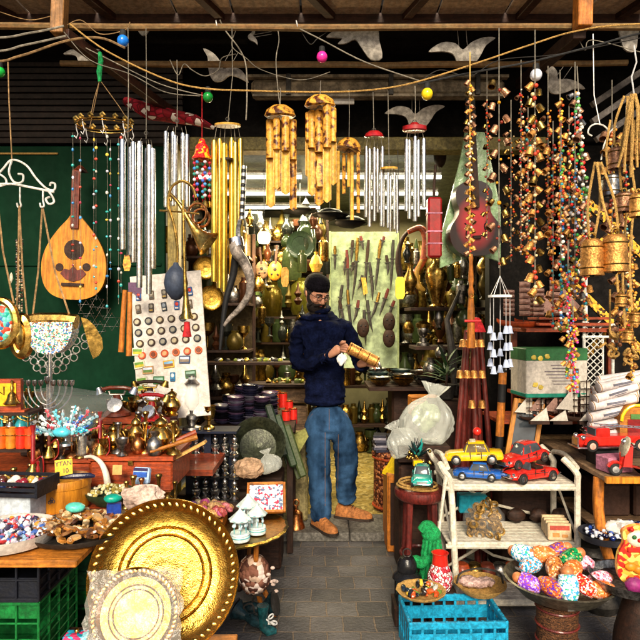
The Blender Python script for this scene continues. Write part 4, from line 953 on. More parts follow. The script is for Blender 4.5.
# brass pots ------------------------------------------------------------
TOPB = TZ + .162
def teapot(label, px, Y, Z, s=1, m='brass', rot=0, spout=1, tall=1, cat='coffee pot', grp='brass pots on the left counter'):
    root = T('brass_pot', label, cat, on(px, Y, Z), rot, grp, s)
    h = .09 * tall
    MB().lathe([(0, 0), (.026, 0), (.028, .006), (.018, .012), (.032, h * .3), (.040, h * .5), (.034, h * .72), (.019, h * .9), (.022, h), (.024, h * 1.02), (0, h * 1.02)], 20).build('body', M[m], root)
    MB().lathe([(.023, h * 1.02), (.02, h * 1.12), (.010, h * 1.2), (.004, h * 1.24), (.007, h * 1.3), (0, h * 1.36)], 14).build('lid', M[m], root)
    if spout: MB().tube(spline([(.030, 0, h * .45), (.052, 0, h * .55), (.058, 0, h * .8), (.070, 0, h * .98)]), [.011 - .0004 * k for k in range(19)], 8).build('spout', M[m], root)
    MB().tube(spline([(-.02, 0, h * .95), (-.045, 0, h * .92), (-.058, 0, h * .65), (-.036, 0, h * .4)]), .0042, 7).build('handle', M[m], root)
    return root
teapot('squat brass teapot in the middle of the red chest edge', 114, 2.72, TOPB, 1.05, 'brass', R(160))
teapot('large bulbous brass jug at the right end of the red chest', 161, 2.70, TOPB, 1.35, 'brass', R(200), 0)
teapot('slim brass vase shaped pot between teapot and bulbous jug', 136, 2.74, TOPB, .95, 'brass', R(30), 0, 1.35)
teapot('brass coffee pot with long spout left of the silver mug', 57, 2.66, TZ + .142, 1.15, 'brass', R(200))
teapot('dull brass pot behind the lamp, half hidden at the left', 38, 2.75, TZ + .142, .95, 'brass_d', R(10), 1, 1.3)
teapot('small brass jug with round belly right of the white tusk', 98, 2.85, TOPB, .95, 'brass', R(100), 1, 1.2)
teapot('round brass pot with pierced sides near the oil lamp base', 172, 3.22, TZ + .237, 1.2, 'brass', R(0), 0)
def goblet(label, px, Y, Z, s, m='brass', cat='goblet'):
    root = T('goblet', label, cat, on(px, Y, Z), 0, None, s)
    MB().lathe([(0, 0), (.028, 0), (.026, .008), (.010, .018), (.009, .035), (.022, .045), (.028, .07), (.030, .10), (.033, .104), (.029, .104), (.026, .06), (0, .048)], 20).build('cup', M[m], root)
    MB().torus((0, 0, .085), .0295, .0018, seg=20).build('ring', M['brass_d'], root); return root
goblet('shiny brass goblet on top of the black tiered stand', 209, 3.40, .885, 1.25)
root = T('mug', 'large shiny silver mug among the brass pots', 'mug', on(83, 2.68, TZ + .142), R(-20))
MB().lathe([(0, 0), (.036, 0), (.038, .005), (.036, .02), (.036, .095), (.040, .10), (.036, .10), (.033, .02), (0, .01)], 24).build('body', M['silver'], root)
MB().tube(spline([(-.036, 0, .085), (-.065, 0, .08), (-.065, 0, .03), (-.036, 0, .02)]), .005, 7).build('handle', M['brass'], root)
def hookah(label, px, Y, Z, h, m='redm', s=1):
    root = T('hookah', label, 'water pipe', on(px, Y, Z), 0, 'small water pipes', s)
    MB().lathe([(0, 0), (.022, 0), (.030, .012), (.026, .035), (.012, .05), (.010, .06), (0, .06)], 16).build('base', M['brass'], root)
    MB().lathe([(.008, .06), (.010, .075), (.007, .08), (.009, h * .6), (.007, h * .62), (.010, h * .8), (.005, h * .85), (.012, h), (0, h)], 12).build('stem', M[m], root)
    MB().tube(spline([(.008, 0, .07), (.04, -.01, .09), (.045, -.01, .03), (.03, -.02, .004)]), .003, 6).build('hose', M['redm'], root)
    return root
hookah('slender red water pipe right of the silver mug', 100, 2.66, TZ + .145, .20)
hookah('red stemmed water pipe beside the orange candle glasses', 33, 2.45, TZ + .10, .21, 'redm', 1.05)
hookah('dark wooden water pipe left of the brass coffee pot', 49, 2.60, TZ + .145, .17, 'wood_rz')
# handbell brass cone
for (px, Y, lab) in ((38, 2.35, 'brass hand bell standing in front of the small dark shelf'), (12, 2.5, 'brass cone shaped bell on the orange candle shelf')):
    root = T('hand_bell', lab, 'hand bell', on(px, Y, TZ + (.10 if px > 20 else .40)), 0)
    MB().lathe([(0, 0), (.032, 0), (.034, .004), (.022, .018), (.016, .04), (.008, .05), (0, .05)], 18).build('bell', M['brass'], root)
    MB().lathe([(.006, .05), (.008, .07), (.004, .08), (.007, .095), (0, .10)], 10).build('grip', M['brass'] if px < 20 else M['redm'], root)

# left dark shelf with orange glasses + gold clock
root = T('small_shelf', 'small dark wooden shelf with orange glass cups at the left edge', 'shelf', on(2, 2.55, TZ))
MB().box((0, 0, .21), (.29, .16, .012)).build('board', M['wood_d'], root)
MB().box((0, 0, .36), (.29, .14, .012)).build('board', M['wood_d'], root)
for x in (-.14, .14): MB().box((x, .06, .19), (.014, .014, .38)).build('post', M['wood_dz'], root)
for k, (x, lab) in enumerate(((2, 'orange glass tea cup at the very left edge'), (11, 'amber glass cup with gold dome, second from the left edge'), (21, 'red glass cup beside the amber cup'), (30, 'rightmost red orange glass cup on the small dark shelf'))):
    root = T('glass_cup', lab, 'glass', on(x, 2.50, TZ + .217), 0, 'orange and red glass cups on the small shelf')
    MB().lathe([(0, 0), (.020, 0), (.022, .02), (.020, .05), (.024, .085), (.021, .085), (.018, .02), (0, .006)], 16).build('glass', C(['#e0621a', '#e08a2a', '#d0301c', '#d8481c'][k], .15, 0, .8), root)
    MB().torus((0, 0, .055), .0215, .002, seg=16).build('band', M['brass'], root)
root = T('clock', 'square clock with yellow face and red brown frame', 'clock', on(6, 2.52, TZ + .368), (0, 0, R(6)))
MB().box((0, 0, .07), (.13, .03, .13)).build('frame', M['wood_r'], root)
MB().box((0, -.017, .07), (.095, .004, .095)).build('face', C('#e8b81c', .4), root)
MB().tube([(-.02, -.021, .085), (0, -.021, .07), (.0, -.021, .105)], .0025, 5).build('hands', M['wood_d'], root)
MB().box((.0, 0, -.0), (.17, .06, .012)).build('plinth', M['wood_r'], root)

root = T('slatted_box', 'black slatted tray of coloured glass balls on a white box at the left edge', 'tray', on(14, 2.27, TZ + .10), R(-6))
for z in (.0, .02, .04): MB().box((0, -.075, z + .01), (.27, .008, .012)).box((0, .075, z + .01), (.27, .008, .012)).build('slat', M['crk'], root)
MB().box((0, 0, .004), (.27, .15, .006)).build('bottom', M['crk'], root)
for x in (-.134, .134): MB().box((x, 0, .03), (.01, .155, .06)).build('end', M['crk'], root)
one(MB().box((0, 0, .05), (.20, .12, .098), b=.004), 'white_box', 'small white carton under the black slatted tray', 'box', C('#c8d4e0', .5), on(14, 2.28, TZ), R(-6))
pr = [pm(MB().sph((0, 0, 0), .017, 12, 8), C(c, .15, 0, .7)) for c in ('#d8d4c8', '#8a1a2a', '#e8e4da', '#2a4a9a', '#c8a040', '#5a2a1a')]
heap('glass_ball', 'coloured glass ball in the black slatted tray', 'ball', pr, on(14, 2.27, TZ + .12), .11, .055, 34, .03, (.7, 1.2), 'glass balls in the black slatted tray', 1)
# menorahs --------------------------------------------------------------
def menorah(label, px, py, Y, w, h, m, cups=9, ring=False):
    base = P(px, py, Y); s = Y / F; w *= s; h *= s
    root = T('menorah', label, 'menorah', base, 0)
    MB().lathe([(0, 0), (w * .28, 0), (w * .26, .008), (w * .08, .02), (w * .03, h * .15), (w * .05, h * .3), (w * .025, h * .35), (w * .03, h * .9), (0, h * .9)], 16).build('stem', M[m], root)
    n = cups // 2
    for k in range(1, n + 1):
        x = w * k / n
        for sx in (-1, 1):
            pts = [(0, 0, h * (.62 - .09 * k))] + [(sx * x * sin(a), 0, h * (.85) - (h * (.22 + .09 * k)) * cos(a) * 1.0) for a in (R(30), R(60), R(80))] + [(sx * x, 0, h * .86)]
            MB().tube(spline(pts), .0036, 6).build('arm', M[m], root)
            MB().lathe([(0, 0), (.004, 0), (.0105, .010), (.012, .028), (.009, .028), (0, .01)], 12, MX.Translation((sx * x, 0, h * .86))).build('cup', M[m], root)
    MB().lathe([(0, 0), (.004, 0), (.011, .010), (.013, .032), (.01, .032), (0, .01)], 12, MX.Translation((0, 0, h * .92))).build('cup', M[m], root)
    return root
menorah('silver menorah with nine cups standing below the ring menorah', 47, 425, 2.75, 25, 45, 'silver')
menorah('small brass menorah behind the orange glass cups', 28, 432, 2.85, 18, 40, 'brass_d', 9)
menorah('second brass menorah at the left edge behind the hand bell', 8, 436, 2.9, 16, 42, 'brass_d', 7)
root = T('ring_menorah', 'large silver menorah of interlocked rings above the cellophane', 'menorah', P(50, 395, 2.8)); s = 2.8 / F
for row, (n, rad, y) in enumerate(((11, 44, 345), (9, 35, 355), (7, 24, 364), (5, 13, 371))):
    for k in range(n):
        t = (k / (n - 1) - .5) * 2 if n > 1 else 0
        x = rad * t; yy = y - 395 - 12 * t * t * (rad / 44)
        MB().torus((x * s, 0, -yy * s), .017, .0035, (0, 1, 0), 14, 6).build('ring', M['silver'], root)
MB().tube([(0, 0, 0), (0, 0, .24)], [.012, .007], 10).build('stem', M['silver'], root)
MB().lathe([(0, 0), (.05, 0), (.045, .01), (.012, .02), (0, .02)], 16, MX.Translation((0, 0, -.13))).build('base', M['silver'], root)
MB().tube([(0, 0, -.12), (0, 0, 0)], .009, 8).build('stem', M['silver'], root)
for k in range(9): MB().lathe([(0, 0), (.006, 0), (.013, .012), (.014, .03), (.011, .03), (0, .01)], 10, MX.Translation(((k - 4) * 9.5 * s, 0, .295 + .006 * abs(k - 4)))).build('cup', M['silver_d'], root)
# bouquet: blue peacock in cellophane
root = T('peacock_figure', 'turquoise and silver peacock figure wrapped in cellophane above the brass pots', 'figurine', P(66, 436, 2.6)); s = 2.6 / F
for k in range(64):
    a = R(RU(5, 175)); rr = RU(10, 36) * s
    p = V((cos(a) * rr * 1.0, RU(-.02, .02), sin(a) * rr * .95)); q = p * 1.2
    fb = MB().tube([p * .3, p], [.0015, .002], 5)
    for t_ in (.55, .75, .9, 1.02): fb.sph(p * t_ + V((RU(-.006, .006), RU(-.006, .006), RU(-.006, .006))), (RU(.004, .010), .003, RU(.004, .010)), 7, 5, .1)
    fb.build('feather', C(random.choice(['#3fc0d8', '#7ad8e4', '#d8e8ec', '#1f5fc0', '#e8f0f0', '#8ab8c8', '#c84a5a']), .2, 0, .6), root)
MB().sph((-.01, -.02, .02), (.04, .025, .022), 12, 8).build('body', C('#48b8d0', .2, 0, .6), root)
MB().lathe([(0, -.04), (.03, -.04), (.028, -.03), (.008, -.02), (0, 0)], 12).build('foot', M['silver'], root)
mb = MB(); mb.lathe([(.02, 0), (.08, .08), (.15, .17), (.17, .20)], 18, None, .10, 5)
one(mb, 'cellophane', 'cone of crinkled clear cellophane around the peacock figure', 'wrapping', M['film'], P(70, 440, 2.62), (0, R(12), 0))

CS = [pm(MB().lathe(p_, 14), m_) for p_ in ([(0, 0), (.028, 0), (.024, .008), (.006, .02), (.009, .05), (.005, .06), (.008, .10), (.014, .115), (.012, .12), (0, .12)], [(0, 0), (.02, 0), (.028, .02), (.024, .045), (.010, .06), (.016, .075), (0, .075)], [(0, 0), (.024, 0), (.008, .015), (.026, .05), (.028, .07), (.024, .07), (0, .03)]) for m_ in (M['brass'], M['brass_d'], M['silver_d'], M['copper'])]
for (x0, x1, y_, z_, n_, lab, grp) in ((-1.22, -1.02, 2.86, TZ + .142, 6, 'small brass cup or candlestick crowded behind the coffee pot', 'a'), (-1.0, -.68, 2.9, TZ + .158, 9, 'small brass cup or candlestick at the back of the red chest', 'b'), (-1.45, -1.05, 3.05, TZ, 9, 'small brass candlestick deep at the left back of the counter', 'c'), (-1.13, -.83, 3.24, TZ + .237, 8, 'small metal cup on the low dark riser under the telephones', 'd'), (-1.42, -1.12, 2.55, TZ, 8, 'small metal pot between the left shelf and the round box', 'e'), (-1.25, -.95, 2.66, TZ + .142, 9, 'small brass cup or candlestick in front on the orange brown box', 'f'), (-.98, -.62, 2.66, TZ + .158, 8, 'small brass cup along the front edge of the red chest', 'g'), (-.80, -.56, 2.40, TZ, 7, 'small metal cup beside the crumpled paper bag', 'h'), (-1.6, -1.0, 3.4, TZ + .1, 16, 'tall candlestick against the green door', 'i')):
    for k in range(n_):
        o = bpy.data.objects.new('brass_cup', random.choice(CS)); COL.objects.link(o); s_ = RU(.8, 1.35); o.scale = (s_,) * 3; o.location = (x0 + (x1 - x0) * (k + .5 + RU(-.3, .3)) / n_, y_ + RU(-.04, .04), z_)
        tag(o, lab, 'brassware', 'small brassware group ' + {'a': 'behind the coffee pot', 'b': 'on the red chest', 'c': 'at the back of the counter', 'd': 'on the riser', 'e': 'by the round box', 'f': 'on the orange brown box', 'g': 'along the chest edge', 'h': 'by the paper bag', 'i': 'against the green door'}[grp])
one(MB().box((0, 0, .0), (.52, .22, .02)), 'goods_board', 'raised board of small silverware against the green door at the left', 'shelf', M['wood_d'], (-1.40, 2.98, .94))
MB2 = [pm(MB().lathe(p_, 14), m_) for p_ in ([(0, 0), (.028, 0), (.024, .008), (.006, .02), (.009, .05), (.005, .06), (.008, .10), (.014, .115), (.012, .12), (0, .12)], [(0, 0), (.02, 0), (.03, .03), (.02, .055), (.008, .07), (.008, .09), (0, .10)]) for m_ in (M['silver'], M['silver_d'], M['brass'], C('#2f9aa8', .2, 0, .5))]
for (y_, lab) in ((2.92, 'small silver or turquoise vessel in front on the raised board'), (3.02, 'small silver or turquoise vessel at the back of the raised board')):
    for k in range(12):
        o = bpy.data.objects.new('silver_vessel', random.choice(MB2)); COL.objects.link(o); s_ = RU(.7, 1.2); o.scale = (s_,) * 3; o.location = (-1.63 + k * .042, y_ + RU(-.02, .02), .951)
        tag(o, lab, 'silverware', 'silverware ' + ('in front' if y_ < 3 else 'at the back') + ' on the raised board')
# telephones -------------------------------------------------------------
def phone(label, px, Y, Z, s, m1, m2, rot=0):
    root = T('telephone', label, 'telephone', on(px, Y, Z), rot, 'antique telephones on the left counter', s)
    MB().lathe([(0, 0), (.06, 0), (.058, .012), (.03, .03), (.018, .05), (.015, .09), (0, .09)], 18).build('base', M[m1], root)
    MB().lathe([(0, 0), (.034, 0), (.032, .008), (0, .01)], 18, MX.Translation((0, -.035, .045)) @ MX.Rotation(R(60), 4, 'X')).build('dial', M['silver'], root)
    c = MB().tube([(-.035, 0, .105), (-.03, 0, .09), (.03, 0, .09), (.035, 0, .105)], .005, 7).build('cradle', M[m2], root)
    h = MB().tube([(-.07, 0, .112), (-.03, 0, .120), (.03, 0, .120), (.07, 0, .112)], [.008, .009, .009, .008], 9).build('handset', M[m1], root)
    for sx in (-1, 1): MB().lathe([(0, 0), (.012, 0), (.016, .012), (.024, .03), (.0, .028)], 14, MX.Translation((sx * .08, 0, .122)) @ MX.Rotation(R(180 + sx * 20), 4, 'Y')).build('cup', M[m2], h)
    for sx in (-.5, .5): MB().tube([(sx * .03, 0, .09), (sx * .05, -.005, .07), (0, 0, .055)], .003, 5).build('hook', M[m2], root)
    return root
phone('silver and dark red telephone on the mandala chest', 117, 3.05, TZ + .268, 1.15, 'wood_rz', 'silver', R(4))
phone('antique telephone with red body in front of the magnet board', 152, 3.06, TZ + .237, 1.1, 'redm', 'brass_d', R(-12))
phone('tall black and silver telephone directly before the magnet board', 150, 3.16, TZ + .30, 1.05, 'wood_d', 'brass_d', R(8))
phone('small telephone with silver stand low between the brass pots', 150, 2.93, TZ + .162, .8, 'redm', 'silver', R(-20))
for (a, b_, lab, m_) in (((140, 468 - 12, 2.66), (196, 432, 2.75), 'upper of two red wooden sticks lying across the red chest', 'wood_r'), ((150, 466 - 14, 2.60), (197, 437, 2.68), 'lower orange wooden stick lying across the red chest', 'wood_o')):
    one(MB().tube([P(*a), (P(*a) + P(*b_)) / 2, P(*b_)], [.006, .009, .012], 8), 'wooden_stick', lab, 'stick', M[m_])
one(MB().box((0, 0, 0), (.16, .05, .012)), 'wooden_board', 'pale thin board sloping beside the red chest', 'board', C('#d8a45a', .5), P(190, 450, 2.7), (0, R(-28), 0))
# kerosene lamp
root = T('oil_lamp', 'old oil lamp with clear glass chimney on a silver base', 'oil lamp', on(192, 3.38, .885), 0, None, 1.2)
MB().lathe([(0, 0), (.045, 0), (.043, .012), (.02, .02), (.018, .035), (.030, .05), (.028, .065), (.014, .075), (.014, .09), (0, .09)], 18).build('burner', M['silver_d'], root)
MB().lathe([(.016, .09), (.034, .12), (.036, .15), (.024, .19), (.016, .22), (.017, .245)], 20).build('chimney', mat('lamp glass', (.8, .9, .9), .06, 0, var=.02, bump=0, dirt=0, alpha=.32, spec=.9), root)
MB().lathe([(.036, .215), (.016, .235), (.016, .252), (.013, .252)], 18).build('shade', M['silver_d'], root)
# magnet board -----------------------------------------------------------
Ym = 3.42; s = Ym / F
mbd = T('magnet_board', 'white board covered with rows of souvenir magnets', 'display board', P(170, 345, Ym), (R(-7), R(-5.5), 0))
MB().box((0, 0, 0), (72 * s, .012, 146 * s), b=.002).build('board', C('#d8d0c8', .45), mbd)
MB().box((0, .03, -30 * s), (20 * s, .02, 80 * s)).build('prop', M['wood_dz'], mbd)
Mb = MX.Translation(P(170, 345, Ym)) @ Euler((R(-7), R(-5.5), 0)).to_matrix().to_4x4()
mgp = {}
def magnet(kind, x, y, col, lab):
    key = (kind, col)
    if key not in mgp:
        b_ = MB()
        if kind == 'round':
            b_.lathe([(0, 0), (.022, 0), (.022, .006), (.018, .009), (0, .008)], 16, MX.Rotation(R(90), 4, 'X')); b_.mi(1).lathe([(0, .0085), (.014, .0085), (.012, .011), (0, .011)], 12, MX.Rotation(R(90), 4, 'X'))
        elif kind == 'rect':
            b_.box((0, -.004, 0), (.062, .008, .044), b=.002); b_.mi(1).box((0, -.009, -.006), (.05, .002, .014)); b_.mi(2).box((0, -.009, .008), (.05, .002, .013))
        elif kind == 'tall':
            b_.box((0, -.004, 0), (.03, .008, .052), b=.003); b_.mi(1).sph((0, -.009, .008), (.010, .003, .012), 8, 5); b_.mi(2).box((0, -.009, -.015), (.018, .002, .008))
        me = pm(b_, [C(col[0], .35), C(col[1], .35), C(col[2], .35)]); mgp[key] = me
    o = bpy.data.objects.new('magnet', mgp[key]); COL.objects.link(o); o.matrix_world = Mb @ MX.Translation(((x - 170) * s, -.007, -(y - 345) * s)) @ MX.Rotation(RU(-.12, .12), 4, 'Y')
    tag(o, lab, 'magnet', 'souvenir magnets on the white board')
cr = [('#3c2a22', '#b0a890', '#808080'), ('#2a2f38', '#9a9484', '#707070'), ('#4a3a2a', '#c0b090', '#888')]
cr = [('#3c2a22', '#b0a890', '#808080'), ('#2a2f38', '#9a9484', '#707070'), ('#4a3a2a', '#c0b090', '#888888')]
for r_, y in enumerate((293, 306)):
    for k in range(5):
        magnet('tall', 142 + k * 13 - r_ * 1, y, [('#2a5a9c', '#c83a28', '#e8e0d0'), ('#6a5a4a', '#b8b0a0', '#3a3a3a'), ('#4a3f38', '#a09888', '#c8a040'), ('#2f3a44', '#8a94a0', '#d8d0c0')][(k + r_) % 4], 'small rectangular souvenir magnet in the top two rows of the white board')
for r_, y in enumerate((319, 330, 341)):
    for k in range(6): magnet('round', 139 + k * 11.5 + r_ * .8, y, cr[(k + r_) % 3], 'round dark souvenir magnet in the middle rows of the white board')
for k in range(6): magnet('round', 142 + k * 11.3, 353, [('#c8502a', '#e8a070', '#888888'), ('#d86a3a', '#7a3a20', '#888888')][k % 2], 'round orange souvenir magnet in a single row of the white board')
for x, y, c, lab in ((147, 368, ('#b89060', '#5a7a3a', '#c8d0e0'), 'sandy picture magnet below the orange row, left'), (168, 364, ('#e0b040', '#8a5a2a', '#7ab0d8'), 'golden picture magnet below the orange row, middle'), (184, 361, ('#3a4a6a', '#7a6a5a', '#c0c8d8'), 'dark blue picture magnet below the orange row, right'), (157, 379, ('#2f6a3a', '#1f4a2a', '#8ab0a0'), 'small green picture magnet'), (189, 376, ('#2f5a34', '#243a28', '#7a9a8a'), 'dark green picture magnet next to the lamp chimney')):
    magnet('rect', x, y, c, lab)
magnet('tall', 171, 377, ('#2a7aa8', '#d8e4e8', '#184a78'), 'small blue figure magnet between two green picture magnets')
magnet('rect', 151, 345 + 58, ('#e8e0a0', '#d8c83a', '#e8e4d8'), 'pale yellow green picture magnet near the bottom left of the board')
for y in (349, 362, 378, 386): magnet('rect', 137.5 + (y - 345) * .08, y, ('#e8e4c8', '#c8b830', '#6a9a3a'), 'little yellow and green picture magnet in the left column of the board')
one(MB().tube([P(133, 292, 3.25), P(141, 300, 3.24), P(138, 296, 3.23)], .004, 6).box(P(135, 288, 3.26), (.07, .01, .06)), 'poster_card', 'blue and red picture card at the top left corner of the magnet board', 'card', C('#6a4a6a', .4))

# dark bottles rack -----------------------------------------------------
wbox('dark wooden crate stand beneath the pewter bottles behind brass table', (-.62, 3.46, 0), (.40, .34, .49), 'wood_d')
pr_ = None
for r_, (y0, sc) in enumerate(((0, 1), (.125, .98), (.245, .95))):
    for k in range(5):
        px = 196 + k * 9.6; Yq = 3.36 + (k % 2) * .035 + r_ * .02
        if pr_ is None:
            pr_ = T('pewter_figure', '', 'figurine', (0, 0, 0))
            MB().lathe([(0, 0), (.022, 0), (.024, .01), (.014, .02), (.022, .04), (.020, .055), (.010, .062), (.015, .078), (.013, .088), (.005, .095), (.008, .102), (0, .108)], 12).build('body', M['silver'], pr_)
            MB().torus((0, 0, .045), .021, .003, seg=12, ss=5).torus((0, 0, .072), .014, .0025, seg=12, ss=5).build('collar', M['iron'], pr_)
            MB().box((0, 0, -.003), (.046, .05, .008)).build('shelf_foot', M['black'], pr_); q = pr_
        else: q = dup(pr_)
        q.location = on(px, Yq, .49 + y0); q.scale = (sc * 1.18,) * 3
        tag(q, ['small pewter figure in the bottom row of the black tiered stand', 'small pewter figure in the middle row of the black tiered stand', 'small pewter figure in the top row of the black tiered stand'][r_], 'figurine', 'pewter figures on the tiered stand')
mb = MB(); mb.box((0, .06, .19), (.28, .02, .38), b=.004).box((0, 0, .385), (.35, .18, .012)).box((0, 0, .26), (.04, .03, .24))
one(mb, 'tiered_stand', 'black tiered stand holding rows of pewter figures', 'stand', C('#10182c', .4), on(208, 3.42, .49))

# low brass table + goods -------------------------------------------------
BT = .42; bt = on(228, 3.13, 0)
root = T('brass_table', 'low round brass tray table on folding wooden legs', 'table', bt)
MB().lathe([(0, BT), (.26, BT), (.285, BT + .002), (.30, BT + .008), (.315, BT + .003), (.31, BT - .006), (.28, BT - .012), (0, BT - .012)], 48, None, .01, 24).build('tray_top', M['brass_e'], root)
for a, b_ in (((.165, -.16), (.12, .15)), ((.10, .14), (.2, -.05)), ((-.14, -.12), (-.1, .14)), ((-.1, .14), (-.17, -.1))):
    MB().tube([(a[0], a[1], BT - .012), (a[0] * .95, a[1] * .8, BT * .5), (b_[0] + .06, b_[1] * .3 - .08, 0.0)], [.014, .012, .014], 8).build('leg', M['wood_oz'], root)
root = T('framed_tray', 'wood framed white tray of small printed pieces leaning on the brass table', 'tray', on(266, 3.28, BT + .03), (R(-38), 0, R(4)))
MB().box((0, 0, .08), (.19, .010, .15)).build('panel', voro('white printed pieces', ['#e8e4e0', '#e0dcdc', '#f0eeea', '#b02a4a', '#d8d4d4', '#5a6a8a'], 90, .5, bump=.2), root)
for x in (-.1, .1): MB().box((x, -.006, .08), (.014, .022, .17)).build('frame', M['wood_oz'], root)
for z in (0, .16): MB().box((0, -.006, z), (.186, .022, .014)).build('frame', M['wood_o'], root)
def carousel(label, px, Y, s):
    root = T('carousel', label, 'music box', on(px, Y, BT + .006), RU(0, 2), 'white and blue carousel music boxes on the brass table', s)
    wh, bl = C('#dcecec', .35), C('#58b8c0', .35)
    MB().lathe([(0, 0), (.040, 0), (.042, .006), (.038, .022), (.041, .026), (.038, .032), (0, .032)], 22).build('base', wh, root)
    MB().torus((0, 0, .015), .0405, .002, seg=22, ss=5).build('trim', bl, root)
    MB().cyl((0, 0, .03), (0, 0, .105), .006, seg=8).build('column', wh, root)
    for k in range(6):
        a = 2 * pi * k / 6; x, y = .028 * cos(a), .028 * sin(a); z = .055 + .008 * (k % 2)
        MB().cyl((x, y, .03), (x, y, .085), .0015, seg=5).build('post', bl, root)
        MB().sph((x, y, z), (.010, .006, .008), 8, 5).tube([(x, y, z), (x + .008, y, z + .012)], .004, 5).build('horse', C('#c8dce8', .35), root)
    MB().lathe([(.044, .082), (.046, .086), (.030, .10), (.012, .118), (.006, .124), (.005, .13), (0, .132)], 24, None, .06, 8).build('roof', wh, root)
    MB().torus((0, 0, .086), .042, .0025, seg=24, ss=5).build('trim', bl, root)
carousel('front left white and blue carousel music box', 240, 2.93, 1.18)
carousel('right white and blue carousel music box', 257, 3.03, 1.12)
carousel('back white and blue carousel music box, tallest of the three', 248, 3.12, 1.30)
pr = []
for i, c in enumerate(('#c8707a', '#e0a86a', '#8a5aa0', '#d88a5a', '#c8a070', '#a84a4a', '#e0c8a0', '#d0609a', '#b0783c')):
    pr.append(pm(MB().sph((0, 0, 0), (.022, .018, .016), 9, 6, .12), mat('rock ' + str(i), c, .4, 0, var=.4, vs=50, bump=.4, dirt=.35)))
wbox('low wooden stand carrying the coloured rocks on the brass table', on(206, 3.16, BT), (.2, .18, .055), 'wood_o')
heap('rock', 'rough coloured rock lying left of the carousels on the brass table', 'rock', pr, on(207, 3.14, BT + .065), .13, .11, 50, .05, (.8, 1.4), 'coloured rocks on the brass table', 1, .3)

# large brass trays -------------------------------------------------------
def bigtray(label, c, r, rot, m):
    root = T('brass_tray', label, 'tray', c, rot)
    MB().lathe([(0, .0), (r * .50, .0), (r * .52, .004), (r * .54, 0), (r * .60, .0), (r * .62, .006), (r * .64, 0), (r * .80, .002), (r * .86, .014), (r * .97, .028), (r, .036), (r * 1.01, .032), (r * .97, .018), (r * .86, .004), (r * .8, -.006), (0, -.006)], 72).build('plate', m, root)
    n = 58
    for k in range(n):
        a = 2 * pi * k / n; rr = r * .925
        MB().sph((rr * cos(a), rr * sin(a), .023), (.0125, .0060, .005), 7, 4, M=MX.Rotation(a + .7, 4, 'Z')).build('rim_boss', M['brass'], root)
    return root
r1 = .243; c1 = P(165, 575, 2.0)
bigtray('large round engraved brass tray leaning on edge at the front left', c1, r1, (R(90 - 17), 0, R(8)), M['brass_e'])
c2 = P(136, 614, 1.84)
bigtray('smaller brass tray wrapped in clear plastic leaning on the large tray', c2, .132, (R(90 - 24), 0, R(6)), mat('film covered brass', (.50, .26, .05), .33, 1, var=.3, vs=6, bump=.5, bs=14))
mb = MB(); q = MX.Translation(c2 + V((0, -.035, .0))) @ Euler((R(-24), 0, R(6))).to_matrix().to_4x4()
n = 12; vs = []
for i in range(n + 1):
    for j in range(n + 1):
        x = (i / n - .5) * .285; z = (j / n - .5) * .28; vs.append((x + RU(-.009, .009), RU(-.006, .006) - .01 * (1 - (x * x + z * z) / .06), z + RU(-.004, .004)))
mb.add(vs, [[i * (n + 1) + j, (i + 1) * (n + 1) + j, (i + 1) * (n + 1) + j + 1, i * (n + 1) + j + 1] for i in range(n) for j in range(n)], q)
one(mb, 'plastic_wrap', 'clear crinkled plastic sleeve over the smaller brass tray', 'wrapping', mat('crinkled sleeve', (.95, .92, .80), .15, 0, var=.02, bump=1, bs=22, dirt=0, alpha=.13, spec=.9))
# support under the trays
wbox('upturned wooden box carrying the two brass trays', (-.55, 1.96, 0), (.5, .34, .385), 'wood_o')
one(MB().box((0, 0, 0), (.08, .05, .05)), 'blue_box', 'small turquoise patterned box with gold balls at the bottom edge', 'box', voro('turquoise pattern', ['#2a9fc0', '#1f7fa8', '#c83a6a', '#40b8d0'], 60), on(77, 2.02, .42))
for k, x in enumerate((66, 77, 88)): one(MB().sph((0, 0, 0), .009, 10, 7), 'gold_ball', ['left', 'middle', 'right'][k] + ' gold ball on top of the small turquoise box', 'ball', M['brass'], on(x, 2.02, .454 if k == 1 else .43))
one(MB().box((0, 0, .19), (.3, .2, .38)), 'low_box', 'dark low box under the small turquoise box', 'box', M['wood_d'], (-.80, 2.1, 0.0))

# items on ground by brass table ----------------------------------------
root = T('net_bag', 'brown knitted net bag of shells hanging under the brass table', 'bag', on(254, 3.02, .22))
MB().sph((0, 0, 0), (.085, .07, .10), 18, 12, .05).build('bag', voro('crochet', ['#6a4432', '#c8a890', '#4a2a20', '#e0ccc0', '#8a5a48'], 45, .8, bump=1), root)
for k in range(9): MB().sph((RU(.05, .12), RU(-.05, .02), RU(-.08, .05)), (.012, .008, .009), 7, 5).build('shell', C('#d8c0b4', .5), root)
def blackhorn(label, px, Y, rot, s=1):
    root = T('gas_lamp', label, 'lamp', on(px, Y, .05), rot, None, s)
    MB().tube([(-.10, 0, 0), (-.05, 0, .01), (0, 0, .02), (.03, 0, .03), (.06, 0, .045)], [.03, .035, .02, .035, .055], 16).build('body', mat('dark teal lacquer', (.012, .035, .045), .25, 0, var=.4, dirt=.4), root)
    MB().lathe([(.052, 0), (.057, .006), (.05, .01)], 18, MX.Translation((.06, 0, .045)) @ MX.Rotation(R(75), 4, 'Y')).build('rim', M['iron'], root)
    MB().tube(spline([(-.05, 0, .03), (-.03, -.01, .08), (.01, 0, .07), (.01, 0, .03)]), .005, 6).build('handle', M['iron'], root)
blackhorn('black horn shaped lamp with open mouth on the paving under the brass table', 262, 2.98, R(-10), 1.05)
blackhorn('second dark lamp lying on its side by the large brass tray', 246, 2.9, R(160), .95)
root = T('boot_ornament', 'dark teal boot shaped ornament standing on the paving', 'ornament', on(263, 2.86, .0), R(40))
